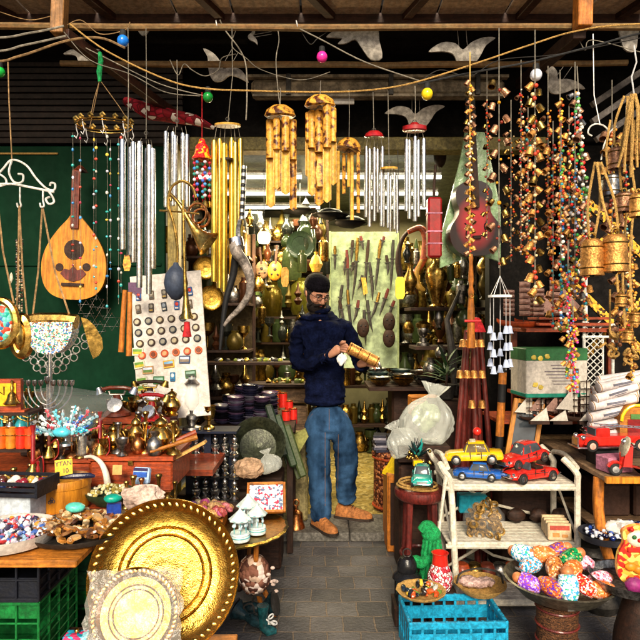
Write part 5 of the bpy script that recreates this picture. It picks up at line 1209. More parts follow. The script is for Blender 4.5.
MB().tube([(0, 0, .14), (0, 0, .08), (.0, -.005, .04), (.02, -.02, .02), (.05, -.04, .016)], [.03, .022, .024, .026, .012], 12).build('boot', mat('dark teal glaze', (.010, .07, .08), .25, 0, var=.4, dirt=.4), root)
mb = MB()
for k in range(6): mb.torus((RU(-.02, .02), RU(-.01, .01), .03 + RU(-.03, .03)), .014, .004, (RU(-1, 1), RU(-1, 1), RU(-1, 1)), 10, 5)
one(mb, 'white_tangle', 'tangle of white cord at the foot of the dark boot ornament', 'ornament', M['white'], on(270, 2.86, .03))
root = T('copper_bell', 'large copper hand bell with looped handle on the doorstep', 'bell', on(296, 4.16, .062))
MB().lathe([(0, .125), (.02, .122), (.045, .10), (.050, .04), (.062, .01), (.064, .0), (.055, 0), (.045, .05), (0, .09)], 22).build('body', M['copper'], root)
MB().lathe([(.012, .12), (.010, .135), (.014, .142), (.008, .15)], 12).torus((0, 0, .172), .020, .006, (0, 1, 0), 14, 7, 1, 1.1).build('handle', M['copper'], root)
blackhorn('dark metal lamp lying on the step left of the copper bell', 283, 4.1, R(20), .75)
# ------------------------------------------------------------ right side
# white cane shelf
Yf, Yb = 3.1, 3.42
xl, xr = .66, 1.33
root = T('cane_shelf', 'white painted cane shelf with three tiers carrying toy cars', 'shelf', ((xl + xr) / 2, 3.26, 0)); cx0 = (xl + xr) / 2
old = mat('flaking white cane', (.70, .64, .52), .55, 0, var=.15, vs=10, dirt=.26, bump=.4)
def rl(x, y, z): return (x - cx0, y - 3.26, z)
for z in (.645, .345, .05):
    mb = MB(); nb = 7
    for k in range(nb): mb.box(rl(cx0, Yf + .02 + (Yb - Yf - .04) * k / (nb - 1), z), (xr - xl, .048, .014), b=.004)
    mb.build('shelf_board', old, root)
    for y in (Yf, Yb): MB().tube([rl(xl - .01, y, z - .014), rl(cx0, y, z - .015), rl(xr + .01, y, z - .014)], .013, 8).build('rail', old, root)
for y in (Yf, Yb):
    MB().tube(spline([rl(xl + .05, y, 0), rl(xl + .035, y, .3), rl(xl + .015, y, .64), rl(xl - .02, y + .0, .72), rl(xl - .03, y + .05, .745)]), .0165, 9).build('leg', old, root)
    MB().tube(spline([rl(xr + .0, y, 0), rl(xr + .0, y, .3), rl(xr + .0, y, .64), rl(xr - .005, y, .71), rl(xr - .05, y + .06, .77)]), .0165, 9).build('leg', old, root)
for x in (xl, xr): MB().tube(spline([rl(x, Yf, .735), rl(x, (Yf + Yb) / 2, .77), rl(x, Yb, .75)]), .013, 8).build('arm', old, root)
for (z0, z1) in ((.07, .33), (.37, .62)):
    MB().tube([rl(xl + .03, Yb + .01, z0), rl(cx0, Yb + .012, (z0 + z1) / 2 + .05), rl(xr - .03, Yb + .01, z1)], .008, 6).build('cross_brace', old, root)
    MB().tube([rl(xl + .03, Yb + .02, z1), rl(cx0, Yb + .022, (z0 + z1) / 2 - .05), rl(xr - .03, Yb + .02, z0)], .008, 6).build('cross_brace', old, root)
    for x in (xl + .02, xr): MB().tube([rl(x, Yf, z0), rl(x, Yb, z1)], .007, 6).build('cross_brace', old, root)
for k in range(3): MB().tube([rl(xl - .005 - .01 * k, Yf - .01, .02), rl(xl - .05 - .004 * k, Yf - .005, .35), rl(xl - .015 + .004 * k, Yf - .01, .70)], .007, 6).build('loose_cane', old, root)

# toy cars --------------------------------------------------------------
def car(label, c, rot, L_, m, style='beetle', s=1, roofm=None, extra=None, cat='toy car'):
    """x is forward; L_ length"""
    root = T('toy_car', label, cat, c, rot, 'tin toy vehicles', s)
    W = L_ * .40; H = L_ * .34; wr = L_ * .085
    def sec(x, w, z0, z1, k=.82):
        zm = z0 + (z1 - z0) * .55
        return [(x, -w * .92, z0), (x, -w, z0 + (zm - z0) * .5), (x, -w * .98, zm), (x, -w * k, z1 - (z1 - zm) * .25), (x, -w * k * .7, z1), (x, w * k * .7, z1), (x, w * k, z1 - (z1 - zm) * .25), (x, w * .98, zm), (x, w, z0 + (zm - z0) * .5), (x, w * .92, z0)]
    h = {'beetle': [(-.5, .55, .12, .22), (-.46, .8, .09, .36), (-.36, .95, .08, .50), (-.22, 1, .08, .56), (0, 1, .08, .56), (.14, 1, .08, .54), (.28, .92, .08, .52), (.40, .84, .09, .45), (.47, .7, .10, .34), (.5, .5, .12, .22)],
         'sedan': [(-.5, .85, .14, .40), (-.47, .95, .10, .50), (-.25, 1, .08, .54), (0, 1, .08, .54), (.2, 1, .08, .54), (.42, .96, .09, .50), (.49, .88, .10, .42), (.5, .8, .14, .34)],
         'sport': [(-.5, .6, .14, .30), (-.45, .85, .10, .42), (-.3, 1, .08, .48), (0, .98, .08, .44), (.2, .98, .08, .46), (.38, .9, .09, .40), (.48, .7, .10, .30), (.5, .5, .12, .24)]}[style]
    body = MB().loft([sec(x * L_, W / 2 * w, z0 * H + wr * .5, z1 * H + wr * .5) for x, w, z0, z1 in h]).build('body', m, root, ang=50)
    cb = {'beetle': [(-.34, .60, .60), (-.24, .74, .92), (-.08, .78, 1.02), (.06, .76, 1.0), (.17, .70, .60)],
          'sedan': [(-.28, .74, .58), (-.20, .76, .94), (-.05, .78, .98), (.08, .78, .96), (.17, .76, .58)],
          'sport': [(-.24, .68, .50), (-.12, .66, .74), (.0, .66, .82), (.07, .64, .80), (.13, .62, .48)]}[style]
    def csec(x, w, z1, dz=0, q=1):
        z0 = H * .50 + wr * .5; zt = z1 * H + wr * .5 + dz; w = w * W / 2 * q
        return [(x, -w, z0), (x, -w * .96, z0 + (zt - z0) * .5), (x, -w * .84, z0 + (zt - z0) * .86), (x, -w * .55, zt), (x, w * .55, zt), (x, w * .84, z0 + (zt - z0) * .86), (x, w * .96, z0 + (zt - z0) * .5), (x, w, z0)]
    if style != 'sport' or extra != 'open':
        MB().loft([csec(x * L_, w, z) for x, w, z in cb]).build('windows', M['glassd'] if m != M['yel'] else C('#6a5a3a', .15), root, ang=50)
        rf = MB().loft([[p for p in [(x * L_, -w * W / 2 * .86, z * H + wr * .5 - H * .09), (x * L_, -w * W / 2 * .6, z * H + wr * .5 + .002), (x * L_, w * W / 2 * .6, z * H + wr * .5 + .002), (x * L_, w * W / 2 * .86, z * H + wr * .5 - H * .09)]] for x, w, z in cb[1:-1]]).build('roof', roofm or m, root, ang=50)
        for x in ((cb[0][0] + .035), -.05, (cb[-1][0] - .03)):
            for sy in (-1, 1): MB().tube([(x * L_, sy * W * .385, H * .5 + wr * .5), ((x * .75 - .01) * L_, sy * W * .335, H * .92 + wr * .3)], L_ * .010, 5).build('pillar', roofm or m, root)
    else:
        MB().prism([(-.02 * L_, 0), (.04 * L_, 0), (.0, .16 * L_ * .7)], W * .6, MX.Translation((.1 * L_, 0, H * .5 + wr * .4))).build('windscreen', M['glassd'], root)
        MB().box((-.1 * L_, 0, H * .5 + wr * .5), (.16 * L_, W * .6, H * .12), b=.003).build('seat', C('#2a1a14', .5), root)
    for sx in (-.30, .31):
        for sy in (-1, 1):
            Tm = MX.Translation((sx * L_, sy * W * .47, wr)) @ MX.Rotation(R(90), 4, 'X')
            w = MB().lathe([(0, -.008), (wr * .8, -.009), (wr, -.006), (wr, .006), (wr * .8, .009), (0, .008)], 20, Tm).build('wheel', M['rubber'], root)
            MB().lathe([(0, -.0105), (wr * .35, -.0105), (wr * .58, -.009), (wr * .58, .009), (wr * .35, .0105), (0, .0105)], 16, Tm).build('hub', M['chrome'], w)
            MB().tube([(sx * L_ + wr * 1.25 * cos(a), sy * W * .485, wr + wr * 1.25 * sin(a)) for a in [R(15 + 25 * k) for k in range(7)]], L_ * .011, 6).build('wheel_arch', m, root)
    for sy in (-1, 1):
        MB().tube([(-.40 * L_, sy * W * .485, H * .33 + wr * .5), (-.1 * L_, sy * W * .503, H * .34 + wr * .5), (.4 * L_, sy * W * .46, H * .33 + wr * .5)], L_ * .006, 5).build('side_trim', M['chrome'], root)
        MB().box((.06 * L_, sy * W * .497, H * .36 + wr * .5), (.004, .002, H * .34)).box((-.13 * L_, sy * W * .497, H * .36 + wr * .5), (.004, .002, H * .34)).box((-.08 * L_, sy * W * .502, H * .44 + wr * .5), (.018, .004, .004)).build('door_line', M['iron'], root)
    MB().box((.495 * L_, 0, H * .26 + wr * .5), (.012, W * .5, H * .16)).build('grille', M['chrome'], root)
    for sx, w in ((.505, .8), (-.505, .8)): MB().tube([(sx * L_ * .98, -W * .42, wr * 1.3), (sx * L_ * 1.02, -W * .2, wr * 1.25), (sx * L_ * 1.02, W * .2, wr * 1.25), (sx * L_ * .98, W * .42, wr * 1.3)], L_ * .013, 7).build('bumper', M['chrome'], root)
    for sy in (-1, 1):
        MB().lathe([(0, 0), (L_ * .028, 0), (L_ * .026, L_ * .012), (0, L_ * .016)], 12, MX.Translation((L_ * .455, sy * W * .36, H * .34 + wr * .5)) @ MX.Rotation(R(82), 4, 'Y')).build('headlight', M['chrome'], root)
    return root
z1 = .655
a_ = car('yellow toy taxi car stacked on the blue toy car', on(474, 3.21, z1 + .083), (0, R(4), R(168)), .30, M['yel'], 'sedan')
MB().box((0.0, 0, .115), (.03, .05, .014)).build('roof_sign', M['cream'], a_)
one(MB().sph((0, 0, 0), .025, 14, 9), 'red_ball', 'small red ball above the yellow toy taxi', 'ball', M['red'], on(477, 3.42, z1 + .21))
car('blue toy car underneath the yellow taxi', on(477, 3.19, z1), (0, 0, R(165)), .245, M['blue'], 'sedan')
car('upper red toy beetle car stacked on the red roadster', on(524, 3.23, z1 + .072), (0, R(8), R(206)), .305, M['red'], 'beetle')
car('lower red toy roadster on the white cane shelf', on(530, 3.17, z1), (0, 0, R(203)), .32, M['red'], 'sport', extra='open')
# green cars on stool
st = T('stool', 'dark round stool carrying the green toy vehicles', 'stool', on(420, 3.3, 0))
MB().lathe([(0, .52), (.12, .52), (.135, .535), (.142, .555), (.138, .575), (.12, .585), (0, .585)], 30).build('seat', M['wood_m'], st)
for k in range(4):
    a = R(45 + 90 * k); MB().tube([(.09 * cos(a), .09 * sin(a), .53), (.10 * cos(a), .10 * sin(a), .3), (.13 * cos(a), .13 * sin(a), 0)], [.018, .016, .014], 8).build('leg', M['wood_m'], st)
MB().torus((0, 0, .22), .105, .010, seg=24).build('ring', M['wood_m'], st)
car('teal green toy car facing the viewer on the round stool', on(422, 3.22, .625), (0, 0, R(-100)), .26, M['teal'], 'sedan')
mb = MB()
for k in range(4): mb.torus((RU(-.02, .02), RU(-.02, .02), .590 + k * .009), .105 - k * .006, .006, (RU(-.08, .08), RU(-.08, .08), 1), 26, 6)
one(mb, 'rope_coil', 'coil of brown rope under the teal toy car', 'rope', M['rope'], on(418, 3.28, 0))
root = T('black_ornament', 'black and teal spiky flower ornament with small bells above the teal toy car', 'ornament', on(417, 3.34, .74))
for k in range(26):
    a = RU(0, 6.3); e = RU(.1, 1.3); L2 = RU(.05, .11); q = V((cos(a) * cos(e) * L2, sin(a) * cos(e) * L2 * .6, sin(e) * L2))
    MB().tube([(0, 0, 0), q * .5, q], [.008, .011, .002], 6, flat=.5).build('leaf', C(random.choice(['#0c1a1c', '#0f3a3a', '#101014', '#1a8a84']), .3), root)
for k in range(12): MB().sph((RU(-.07, .07), RU(-.05, 0), RU(-.03, .04)), .010, 8, 6).build('small_bell', M['brass'], root)
MB().box((0, -.02, -.03), (.05, .04, .03)).build('yellow_plate', M['yel'], root)
# white plastic bag
def blob(rx, ry, rz, seg=22, rings=14, jit=.08, k=None):
    b_ = MB().sph((0, 0, 0), (rx, ry, rz), seg, rings, jit)
    if k: b_.v = [k(V(v)) for v in b_.v]
    return b_
from mathutils import noise as NZ
ph = [RU(0, 6) for _ in range(6)]
def crumple(v):
    d = v.normalized(); q = V(d) * 2.2 + V((ph[0], ph[1], ph[2]))
    r = .9 + .40 * NZ.noise(q * .7) + .16 * abs(NZ.noise(q * 1.8)) - .05 * abs(NZ.noise(q * 4))
    return tuple(v * r)
def pbag(r, h, ph=0):
    prof = [(.0, 0), (.5, .01), (.85, .08), (1, .22), (1.02, .38), (.9, .54), (.62, .68), (.30, .78), (.20, .83), (.34, .90), (.5, 1.0)]; pts = spline([V((a, 0, b)) for a, b in prof], 4); nv = 90; vs = []
    for p in pts:
        t = p.z
        for k in range(nv):
            a = 2 * pi * k / nv; q = V((cos(a), sin(a), t * 1.5)) * 2
            pl = (.05 + .16 * max(0, t - .35)) * (abs(sin(a * 8.5 + ph + 2 * NZ.noise(q))) - .5) + .16 * NZ.noise(q * .8 + V((ph, 0, 0))) + .07 * abs(NZ.noise(q * 2.6))
            rr = p.x * r * (1 + pl * 1.4); vs.append((rr * cos(a), rr * sin(a) * .75, p.z * h + .03 * h * NZ.noise(q * 1.4)))
    n = len(pts); mb = MB(); mb.add(vs, [[i * nv + k, i * nv + (k + 1) % nv, (i + 1) * nv + (k + 1) % nv, (i + 1) * nv + k] for i in range(n - 1) for k in range(nv)]); return mb
o = one(pbag(.15, .36), 'plastic_bag', 'big crumpled white plastic bag of goods behind the teal toy car', 'plastic bag', M['bagw'], on(424, 3.62, .76), (0, R(12), 0), ang=70)
mb = blob(.09, .06, .09, 40, 24, .0, crumple)
one(mb, 'paper_bundle', 'pale green wrapped bundle inside the white plastic bag', 'bundle', C('#a8b890', .6), on(426, 3.62, .92))
one(pbag(.09, .2, 2), 'plastic_bag', 'smaller white plastic bag at the left, hanging from the big one', 'plastic bag', M['bagw'], on(408, 3.5, .72), (0, -.5, 0), ang=70)
wbox('plain wooden crate standing under the white plastic bags', on(421, 3.66, 0) , (.30, .24, .76), 'wood_d')
# yellow cloth cone & wooden box left of stool
root = T('yellow_box', 'open wooden box draped with yellow cloth beside the shop step', 'box', on(398, 3.95, 0))
MB().box((0, .05, .25), (.16, .26, .50)).build('body', M['wood_oz'], root)
MB().box((0, -.085, .25), (.12, .01, .40)).build('dark_front', M['wood_dz'], root)
MB().lathe([(0.0, .62), (.03, .60), (.06, .54), (.09, .50), (.095, .48), (0, .48)], 16, MX.Translation((0, .04, 0)), .07, 6).build('cloth', C('#e8c410', .7), root)
one(MB().prism([(-.14, 0), (.0, .52), (.05, .52), (.12, 0)], .02, MX.Rotation(R(80), 4, 'Z')), 'wood_panel', 'sloping dark wooden panel right of the doorway step', 'panel', M['wood_dz'], on(403, 4.1, 0))

# ground items by shelf
bc = on(451, 2.72, 0)
root = T('plastic_crate', 'bright blue plastic crate in front of the white cane shelf', 'crate', bc, R(2))
w, d, h = .42, .26, .20
mb = MB()
for sy in (-1, 1):
    mb.box((0, sy * d / 2, .03), (w, .008, .06), b=.001); mb.box((0, sy * d / 2, h - .018), (w + .012, .016, .03), b=.003); mb.box((0, sy * d / 2, h * .58), (w, .006, .06), b=.001)
    for k in range(9): mb.box((-w / 2 + w * k / 8, sy * d / 2, h / 2), (.012, .010, h), b=.001)
for sx in (-1, 1):
    mb.box((sx * w / 2, 0, .03), (.008, d, .06), b=.001); mb.box((sx * w / 2, 0, h - .018), (.016, d + .012, .03), b=.003); mb.box((sx * w / 2, 0, h * .58), (.006, d, .06), b=.001)
    for k in range(6): mb.box((sx * w / 2, -d / 2 + d * k / 5, h / 2), (.010, .012, h), b=.001)
mb.build('walls', M['crb'], root)
MB().box((0, 0, .01), (w - .01, d - .01, .012)).build('base', M['crb'], root)
mb = MB()
for k in range(6): mb.prism([(-.008, -.006), (.008, -.006), (0, .008)], .003, MX.Translation((-.16 + k * .064, -d / 2 - .006, h * .58)))
mb.build('triangle_marks', C('#08304a', .5), root)
one(MB().box((0, 0, 0), (.05, .04, .03)), 'blue_block', 'small dark block lying inside the blue crate', 'block', C('#0a5a8a', .4), bc + V((.04, 0, .05)))
# basket tray of things on crate corner
root = T('basket_tray', 'oval wicker rimmed tray of mixed trinkets on the corner of the blue crate', 'tray', on(421, 2.78, .23))
MB().lathe([(0, 0), (.09, 0), (.108, .012), (.115, .022), (.108, .022), (.088, .006), (0, .004)], 32, None, .02, 12).build('tray', M['rope'], root)
pr = [pm(MB().sph((0, 0, 0), (.018, .010, .009), 9, 6, .15), C(c, .25, 0, .5)) for c in ('#14181c', '#e8c040', '#d8d4c8', '#c8501c', '#1a2a3a', '#6a8a3a', '#2a2420')]
heap('trinket', 'small glazed trinket lying in the wicker rimmed tray', 'trinket', pr, on(421, 2.78, .24), .08, .075, 34, .022, (.7, 1.4), 'trinkets in the wicker rimmed tray', .8, .4)
root = T('basket_bowl', 'shallow basket with pink crinkled cellophane packets beside the cane shelf', 'basket', on(480, 2.86, .205))
MB().lathe([(0, 0), (.08, 0), (.118, .035), (.124, .045), (.116, .04), (.075, .006), (0, .006)], 32, None, .02, 12).build('basket', M['rope'], root)
MB().tube(spline([(-.11, 0, .04), (-.09, 0, .09), (0, 0, .11), (.09, 0, .09), (.11, 0, .04)]), .005, 6).build('handle', M['iron'], root)
for k in range(6): one(blob(.04, .03, .02, 12, 8, .2), 'sweet_packet', 'crumpled pinkish packet in the shallow basket', 'packet', mat('pink film %d' % k, (.62, .42, .38), .25, 0, bump=.6, bs=40), on(480, 2.86, .205) + V((RU(-.06, .06), RU(-.05, .05), .035)), (RU(-.4, .4), RU(-.4, .4), RU(0, 3)), group='packets in the shallow basket')
# lantern
root = T('lantern', 'black lantern with teal glass panes behind the wicker rimmed tray', 'lantern', on(407, 3.0, .10), 0, None, 1.15)
MB().box((0, 0, .05), (.085, .085, .09), b=.012).build('glass', mat('teal frosted glass', (.06, .22, .20), .3, 0, var=.4, vs=40), root)
for sx in (-1, 1):
    for sy in (-1, 1): MB().cyl((sx * .043, sy * .043, 0), (sx * .043, sy * .043, .10), .006, seg=6).build('bar', M['blackg'], root)
MB().box((0, 0, .0), (.10, .10, .012)).build('base', M['blackg'], root)
MB().lathe([(.065, .098), (.06, .11), (.04, .125), (.045, .135), (.042, .165), (.03, .185), (.0, .19)], 18).build('cap', M['blackg'], root)
MB().torus((0, 0, .205), .018, .003, (0, 1, 0), 14, 5).build('ring', M['iron'], root)
wbox('low dark box beneath the black lantern', on(408, 3.0, 0), (.15, .14, .10), 'wood_d')
# green net-wrapped figure
root = T('green_figure', 'bright green net wrapped rooster shaped figure beside the stool', 'figurine', on(425, 3.08, .02))
MB().tube(spline([(0.035, 0, 0), (.035, 0, .08), (.03, 0, .17), (.035, 0, .26), (.045, 0, .34), (.03, 0, .405), (.005, -.01, .425), (-.02, -.01, .40)]), [.055 - .0007 * k for k in range(43)], 14).build('body', M['net'], root)
MB().tube(spline([(.03, -.03, .28), (-.02, -.04, .25), (-.06, -.045, .26), (-.07, -.04, .23), (-.06, -.05, .17), (-.085, -.05, .12), (-.08, -.04, .10)]), [.022, .022, .024, .026, .026, .026, .028, .03, .03, .03, .03, .03, .028, .028, .026, .026, .026, .024, .022, .022, .02, .02, .02, .022, .024, .024, .026, .026, .026, .024, .022, .02, .018, .016, .014, .012, .01][:37], 10).build('wing', M['net'], root)
MB().tube(spline([(.05, -.02, .36), (.075, -.03, .3), (.08, -.03, .2), (.085, -.02, .1), (.09, -.01, .0)]), .012, 8, flat=.5).build('tail', M['net'], root)
for k in range(9):
    a = R(150 + k * 30); f = lambda z, r_: (.035 + r_ * cos(a + z * 2), r_ * sin(a + z * 2) , z)
    MB().tube(spline([f(.0, .062), f(.08, .056), f(.17, .050), f(.27, .046), f(.36, .036)]), [.010, .013] * 12 + [.008], 7).build('fold', M['net'], root)
MB().sph((.03, -.005, .385), (.050, .045, .045), 18, 12).build('hood', M['net'], root)
# crochet vase
root = T('crochet_vase', 'red glass jar in a white and red crochet cover', 'vase', on(440, 2.93, .19), 0, None, 1.0)
MB().lathe([(0, 0), (.05, 0), (.062, .03), (.060, .07), (.045, .105), (.038, .12), (.038, .12), (0, .12)], 24).build('crochet_cover', voro('crochet white red', ['#efe4e0', '#e8d8d8', '#c83040', '#f2ecea', '#d86070'], 75, .7, bump=1, edge='#8a1a24'), root)
MB().lathe([(.038, .115), (.040, .13), (.036, .16), (.042, .175), (.036, .175), (.03, .13), (0, .12)], 24).build('glass', M['red'], root)
wbox('low orange wooden box beneath the red crochet jar', on(440, 2.97, .0), (.13, .13, .185), 'wood_d')

# shelf contents
def bundle(n):
    mb = MB()
    for k in range(n):
        a = RU(0, 6.3); p = V((RU(-.08, .08), RU(-.06, .06), RU(-.05, .06) - .2 * 0)); mb.sph(p, (RU(.02, .03), RU(.014, .02), RU(.014, .02)), 8, 5, .2, MX.Rotation(a, 4, 'Z'))
    return mb
root = T('snack_bag', 'clear bag of gold brown knotted pieces on the middle cane shelf', 'bag', on(484, 3.2, .43))
gb = mat('gold brown pieces', (.42, .24, .06), .35, .3, var=.6, vs=50, dirt=.5, bump=.5)
for k in range(60):
    q = .4 + .6 * (k / 60); MB().torus((RU(-.085, .085) * (1.1 - k / 110), RU(-.07, .05), -.07 + .17 * k / 60), .018, .0075, (RU(-1, 1), RU(-1, 1), RU(-1, 1)), 10, 5).build('piece', gb, root)
MB().sph((0, 0, 0), (.115, .085, .10), 16, 10, .06).build('film', M['film'], root, ang=180)
for k in range(4):
    one(MB().box((0, 0, 0), (.12, .028, .085), b=.004).mi(1).box((0, -.0155, .02), (.10, .002, .022)).mi(2).box((-.02, -.0155, -.015), (.035, .002, .02)).box((.025, -.0155, -.02), (.03, .002, .015)), 'soap_box', ['front printed packet of the row on the middle cane shelf', 'second printed packet of the row on the middle cane shelf', 'third printed packet of the row on the middle cane shelf', 'rearmost printed packet on the middle cane shelf'][k],
        'packet', [C('#d8bc94', .4), C('#b84a3a', .5), C('#c88a4a', .5)], on(559 - k * 2.0, 3.13 + k * .045, .352 + .045), (R(-8), 0, R(-3)), 'printed packets on the middle cane shelf')
one(MB().box((0, 0, 0), (.16, .08, .10), b=.006), 'teal_box', 'teal box standing behind the front leg under the blue toy car', 'box', C('#1a90a8', .4), on(472, 3.42, .46))
for k in range(7):
    one(MB().sph((0, 0, 0), (.05, .03, .04), 12, 8, .1), 'dark_bundle', 'dark brown bundle in the shade on the cane shelf tiers', 'bundle', M['wood_d'], on(505 + k * 11, 3.38, (.40 if k % 2 else .1)), group='dark bundles on the cane shelf')
for k in range(9):
    q_ = one(MB().lathe([(0, 0), (.04, 0), (.055, .03), (.05, .07), (.03, .09), (0, .09)], 16, None, .03, 9), 'carved_pot', 'small carved brown or red pot at the back of the lower cane shelf tier', 'pot', (M['wood_r'], M['brass_d'], C('#6a2a1a', .4), M['silver_d'])[k % 4], on(462 + k * 12.5, 3.33, .06), group='carved pots on the lower cane shelf tier')
# bowl with dolls
bw = on(560, 2.60, .30)
root = T('wicker_stand', 'brown wicker cylinder carrying the bowl of wrapped dolls', 'stand', on(557, 2.60, 0))
MB().lathe([(.085, 0), (.088, .05), (.084, .15), (.088, .28), (0, .28)], 26).build('body', mat('wicker', (.14, .055, .02), .6, 0, var=.8, vs=60, st=(1, 1, 3), bump=1, bs=110, dirt=.5), root)
for z in (.05, .12, .19, .26): MB().torus((0, 0, z), .088, .005, seg=26).build('weave_ring', M['wood_m'], root)
one(MB().lathe([(0, -.018), (.09, -.018), (.17, .02), (.222, .075), (.236, .085), (.226, .088), (.165, .03), (.08, -.008), (0, -.008)], 44), 'metal_bowl', 'wide dull metal bowl of wrapped painted dolls on the wicker stand', 'bowl', mat('dull bowl', (.20, .18, .13), .35, .7, var=.3, dirt=.4), bw)
DC = [('#b8562a', '#5a2a9c', '#e8a070'), ('#1f8fb8', '#d8e8f0', '#e06a2a'), ('#0f8a4a', '#0a5a30', '#e0a060'), ('#c8281c', '#f0e8e4', '#e08a50'), ('#d88aa8', '#e8e0e8', '#c83a3a'), ('#e07a3a', '#c85a20', '#f0c090'), ('#f0f0f4', '#3a9ad0', '#3ab08a'), ('#7a3ac0', '#c8a0e8', '#b86a3a'), ('#c87a3a', '#8a4a2a', '#e8c8a0')]
dolls = []
for i, (a, b_, c) in enumerate(DC):
    d_ = T('wrapped_doll', '', 'doll', (0, 0, -5))
    MB().tube([(-.055, 0, 0), (-.05, 0, 0), (-.02, 0, 0), (.02, 0, 0), (.05, 0, 0), (.058, 0, 0)], [.01, .026, .039, .042, .035, .014], 18).build('body', voro('doll print %d' % i, [a, a, b_, a, c, b_], 130, .3, bump=.1), d_)
    MB().sph((.062, 0, 0), .026, 14, 9).build('head', C('#c87a4a', .35), d_)
    MB().tube([(-.05, 0, 0), (-.07, .0, 0), (-.085, 0, .004)], [.012, .006, .018], 10, flat=.4).build('wrapper_twist', M['film'], d_)
    dolls.append(d_)
spots = [(-.15, -.06, .085, 2.6, 7, 'purple wrapped doll at the left rim of the metal bowl'), (-.12, .03, .125, .5, 1, 'blue wrapped doll leaning at the left of the bowl heap'), (-.02, -.14, .10, 1.5, 6, 'white doll with blue dots standing at the front of the bowl'), (.055, -.12, .10, 2.1, 3, 'red and white doll at the front of the bowl heap'), (.14, -.06, .10, .4, 4, 'pink wrapped doll at the right rim of the bowl'), (.055, .03, .155, .2, 2, 'green wrapped doll on top of the heap'), (-.05, .05, .165, 2.9, 5, 'orange doll on top of the heap left of the green one'), (-.04, -.04, .14, 1.2, 8, 'brown faced doll in the middle of the heap'), (.03, .12, .15, 0, 0, 'brick coloured doll at the back of the heap'), (.12, .05, .13, 2.4, 4, 'pale pink doll at the back right of the heap'), (-.09, .12, .12, .9, 1, 'second light blue doll at the back left of the heap'), (.03, -.05, .14, .8, 5, 'orange round headed doll in the centre of the heap'), (-.08, -.12, .09, 2.0, 0, 'small brick doll at the front left under the purple one'), (.11, -.12, .085, .1, 5, 'orange doll lying at the front right of the bowl'), (-.12, .09, .15, 2.2, 6, 'white and blue doll high at the back left of the heap')]
for x, y, z, a, k, lab in spots:
    d_ = dup(dolls[k], bw + V((x, y, z)), (RU(-.3, .3), R(-70) if 'standing' in lab else RU(-.5, .2), a), .88 if k != 6 else 1.0, lab, 'wrapped dolls in the metal bowl'); d_.name = 'wrapped_doll'
for d_ in dolls:
    for k in kids(d_): bpy.data.objects.remove(k)
    bpy.data.objects.remove(d_)
# right table ------------------------------------------------------------
root = T('plank_table', 'rough brown plank table holding the red fire engine and scooter', 'table', (2.0, 3.3, 0))
for k, (x0, x1, y0) in enumerate(((1.37, 1.62, 2.88), (1.625, 1.95, 2.82), (1.955, 2.4, 2.84), (2.405, 2.8, 2.8))):
    MB().box(((x0 + x1) / 2 - 2.0, (y0 + 3.95) / 2 - 3.3, .735), (x1 - x0, 3.95 - y0, .028), b=.004).build('plank', M['wood_gy'], root)
MB().box((1.49 - 2.0, 2.868 - 3.3, .735), (.25, .022, .030)).build('edge_strip', M['wood_y'], root)
MB().tube(spline([(1.385 - 2, 2.98 - 3.3, .72), (1.375 - 2, 2.96 - 3.3, .55), (1.41 - 2, 2.94 - 3.3, .35), (1.50 - 2, 2.93 - 3.3, .15), (1.58 - 2, 2.93 - 3.3, 0)]), .026, 10).build('leg', M['wood_oz'], root)
for x, y in ((1.45, 3.85), (2.7, 2.95), (2.7, 3.85)): MB().box((x - 2, y - 3.3, .36), (.05, .05, .72)).build('leg', M['wood_dz'], root)
MB().box((0, .05, .40), (1.1, .7, .02)).build('lower_shelf', M['wood_g'], root)
# black box, pink box
root = T('black_box', 'black box supporting the red fire engine', 'box', on(603, 3.15, .749))
MB().box((0, 0, .04), (.13, .12, .08)).build('body', M['black'], root)
one(MB().box((0, 0, 0), (.135, .10, .075), b=.004).mi(1).box((0, -.0515, 0), (.12, .002, .01)), 'pink_box', 'pink box between fire engine and red scooter', 'box', [M['pinkc'], C('#a85a8a', .5)], on(614, 2.98, .79), (0, 0, R(12)))
# fire engine
root = T('fire_engine', 'red toy fire engine with ladder standing on the black box', 'toy truck', on(612, 3.12, .835), R(184), 'tin toy vehicles')
MB().box((-.03, 0, .045), (.30, .095, .05), b=.006).build('body', M['red'], root)
MB().box((.145, 0, .040), (.10, .075, .045), b=.010).build('hood', M['red'], root)
MB().box((.07, 0, .085), (.075, .09, .05), b=.006).build('cab', M['red'], root)
MB().box((.11, 0, .09), (.006, .08, .035)).build('windscreen', M['glassd'], root)
MB().box((.197, 0, .04), (.008, .06, .042)).build('grille', M['chrome'], root)
MB().box((.03, 0, .014), (.36, .115, .008)).build('running_board', M['chrome'], root)
for sx in (-.12, .135):
    for sy in (-1, 1):
        Tm = MX.Translation((sx, sy * .052, .022)) @ MX.Rotation(R(90), 4, 'X')
        w = MB().lathe([(0, -.009), (.026, -.009), (.030, -.005), (.030, .005), (.026, .009), (0, .009)], 20, Tm).build('wheel', M['rubber'], root)
        MB().lathe([(0, -.012), (.012, -.011), (.017, -.0095), (.017, .0095), (.012, .011), (0, .012)], 14, Tm).build('hub', C('#d8a090', .3), w)
        MB().tube([(sx + .038 * cos(a), sy * .054, .022 + .038 * sin(a)) for a in [R(10 + 26 * k) for k in range(7)]], .006, 6).build('fender', M['red'], root)
lad = MB()
for sy in (-.03, .03): lad.cyl((-.20, sy, .10), (.08, sy, .122), .0035, seg=6)
for k in range(10): lad.cyl((-.19 + k * .028, -.03, .101 + k * .0022), (-.19 + k * .028, .03, .101 + k * .0022), .0022, seg=5)
lad.build('ladder', M['silver'], root)
for sy in (-1, 1): MB().sph((.175, sy * .04, .062), .013, 10, 7).build('headlight', M['chrome'], root)
for k in range(4): MB().box((-.15 + k * .05, -.049, .048), (.035, .004, .028)).build('locker_door', M['redm'], root)
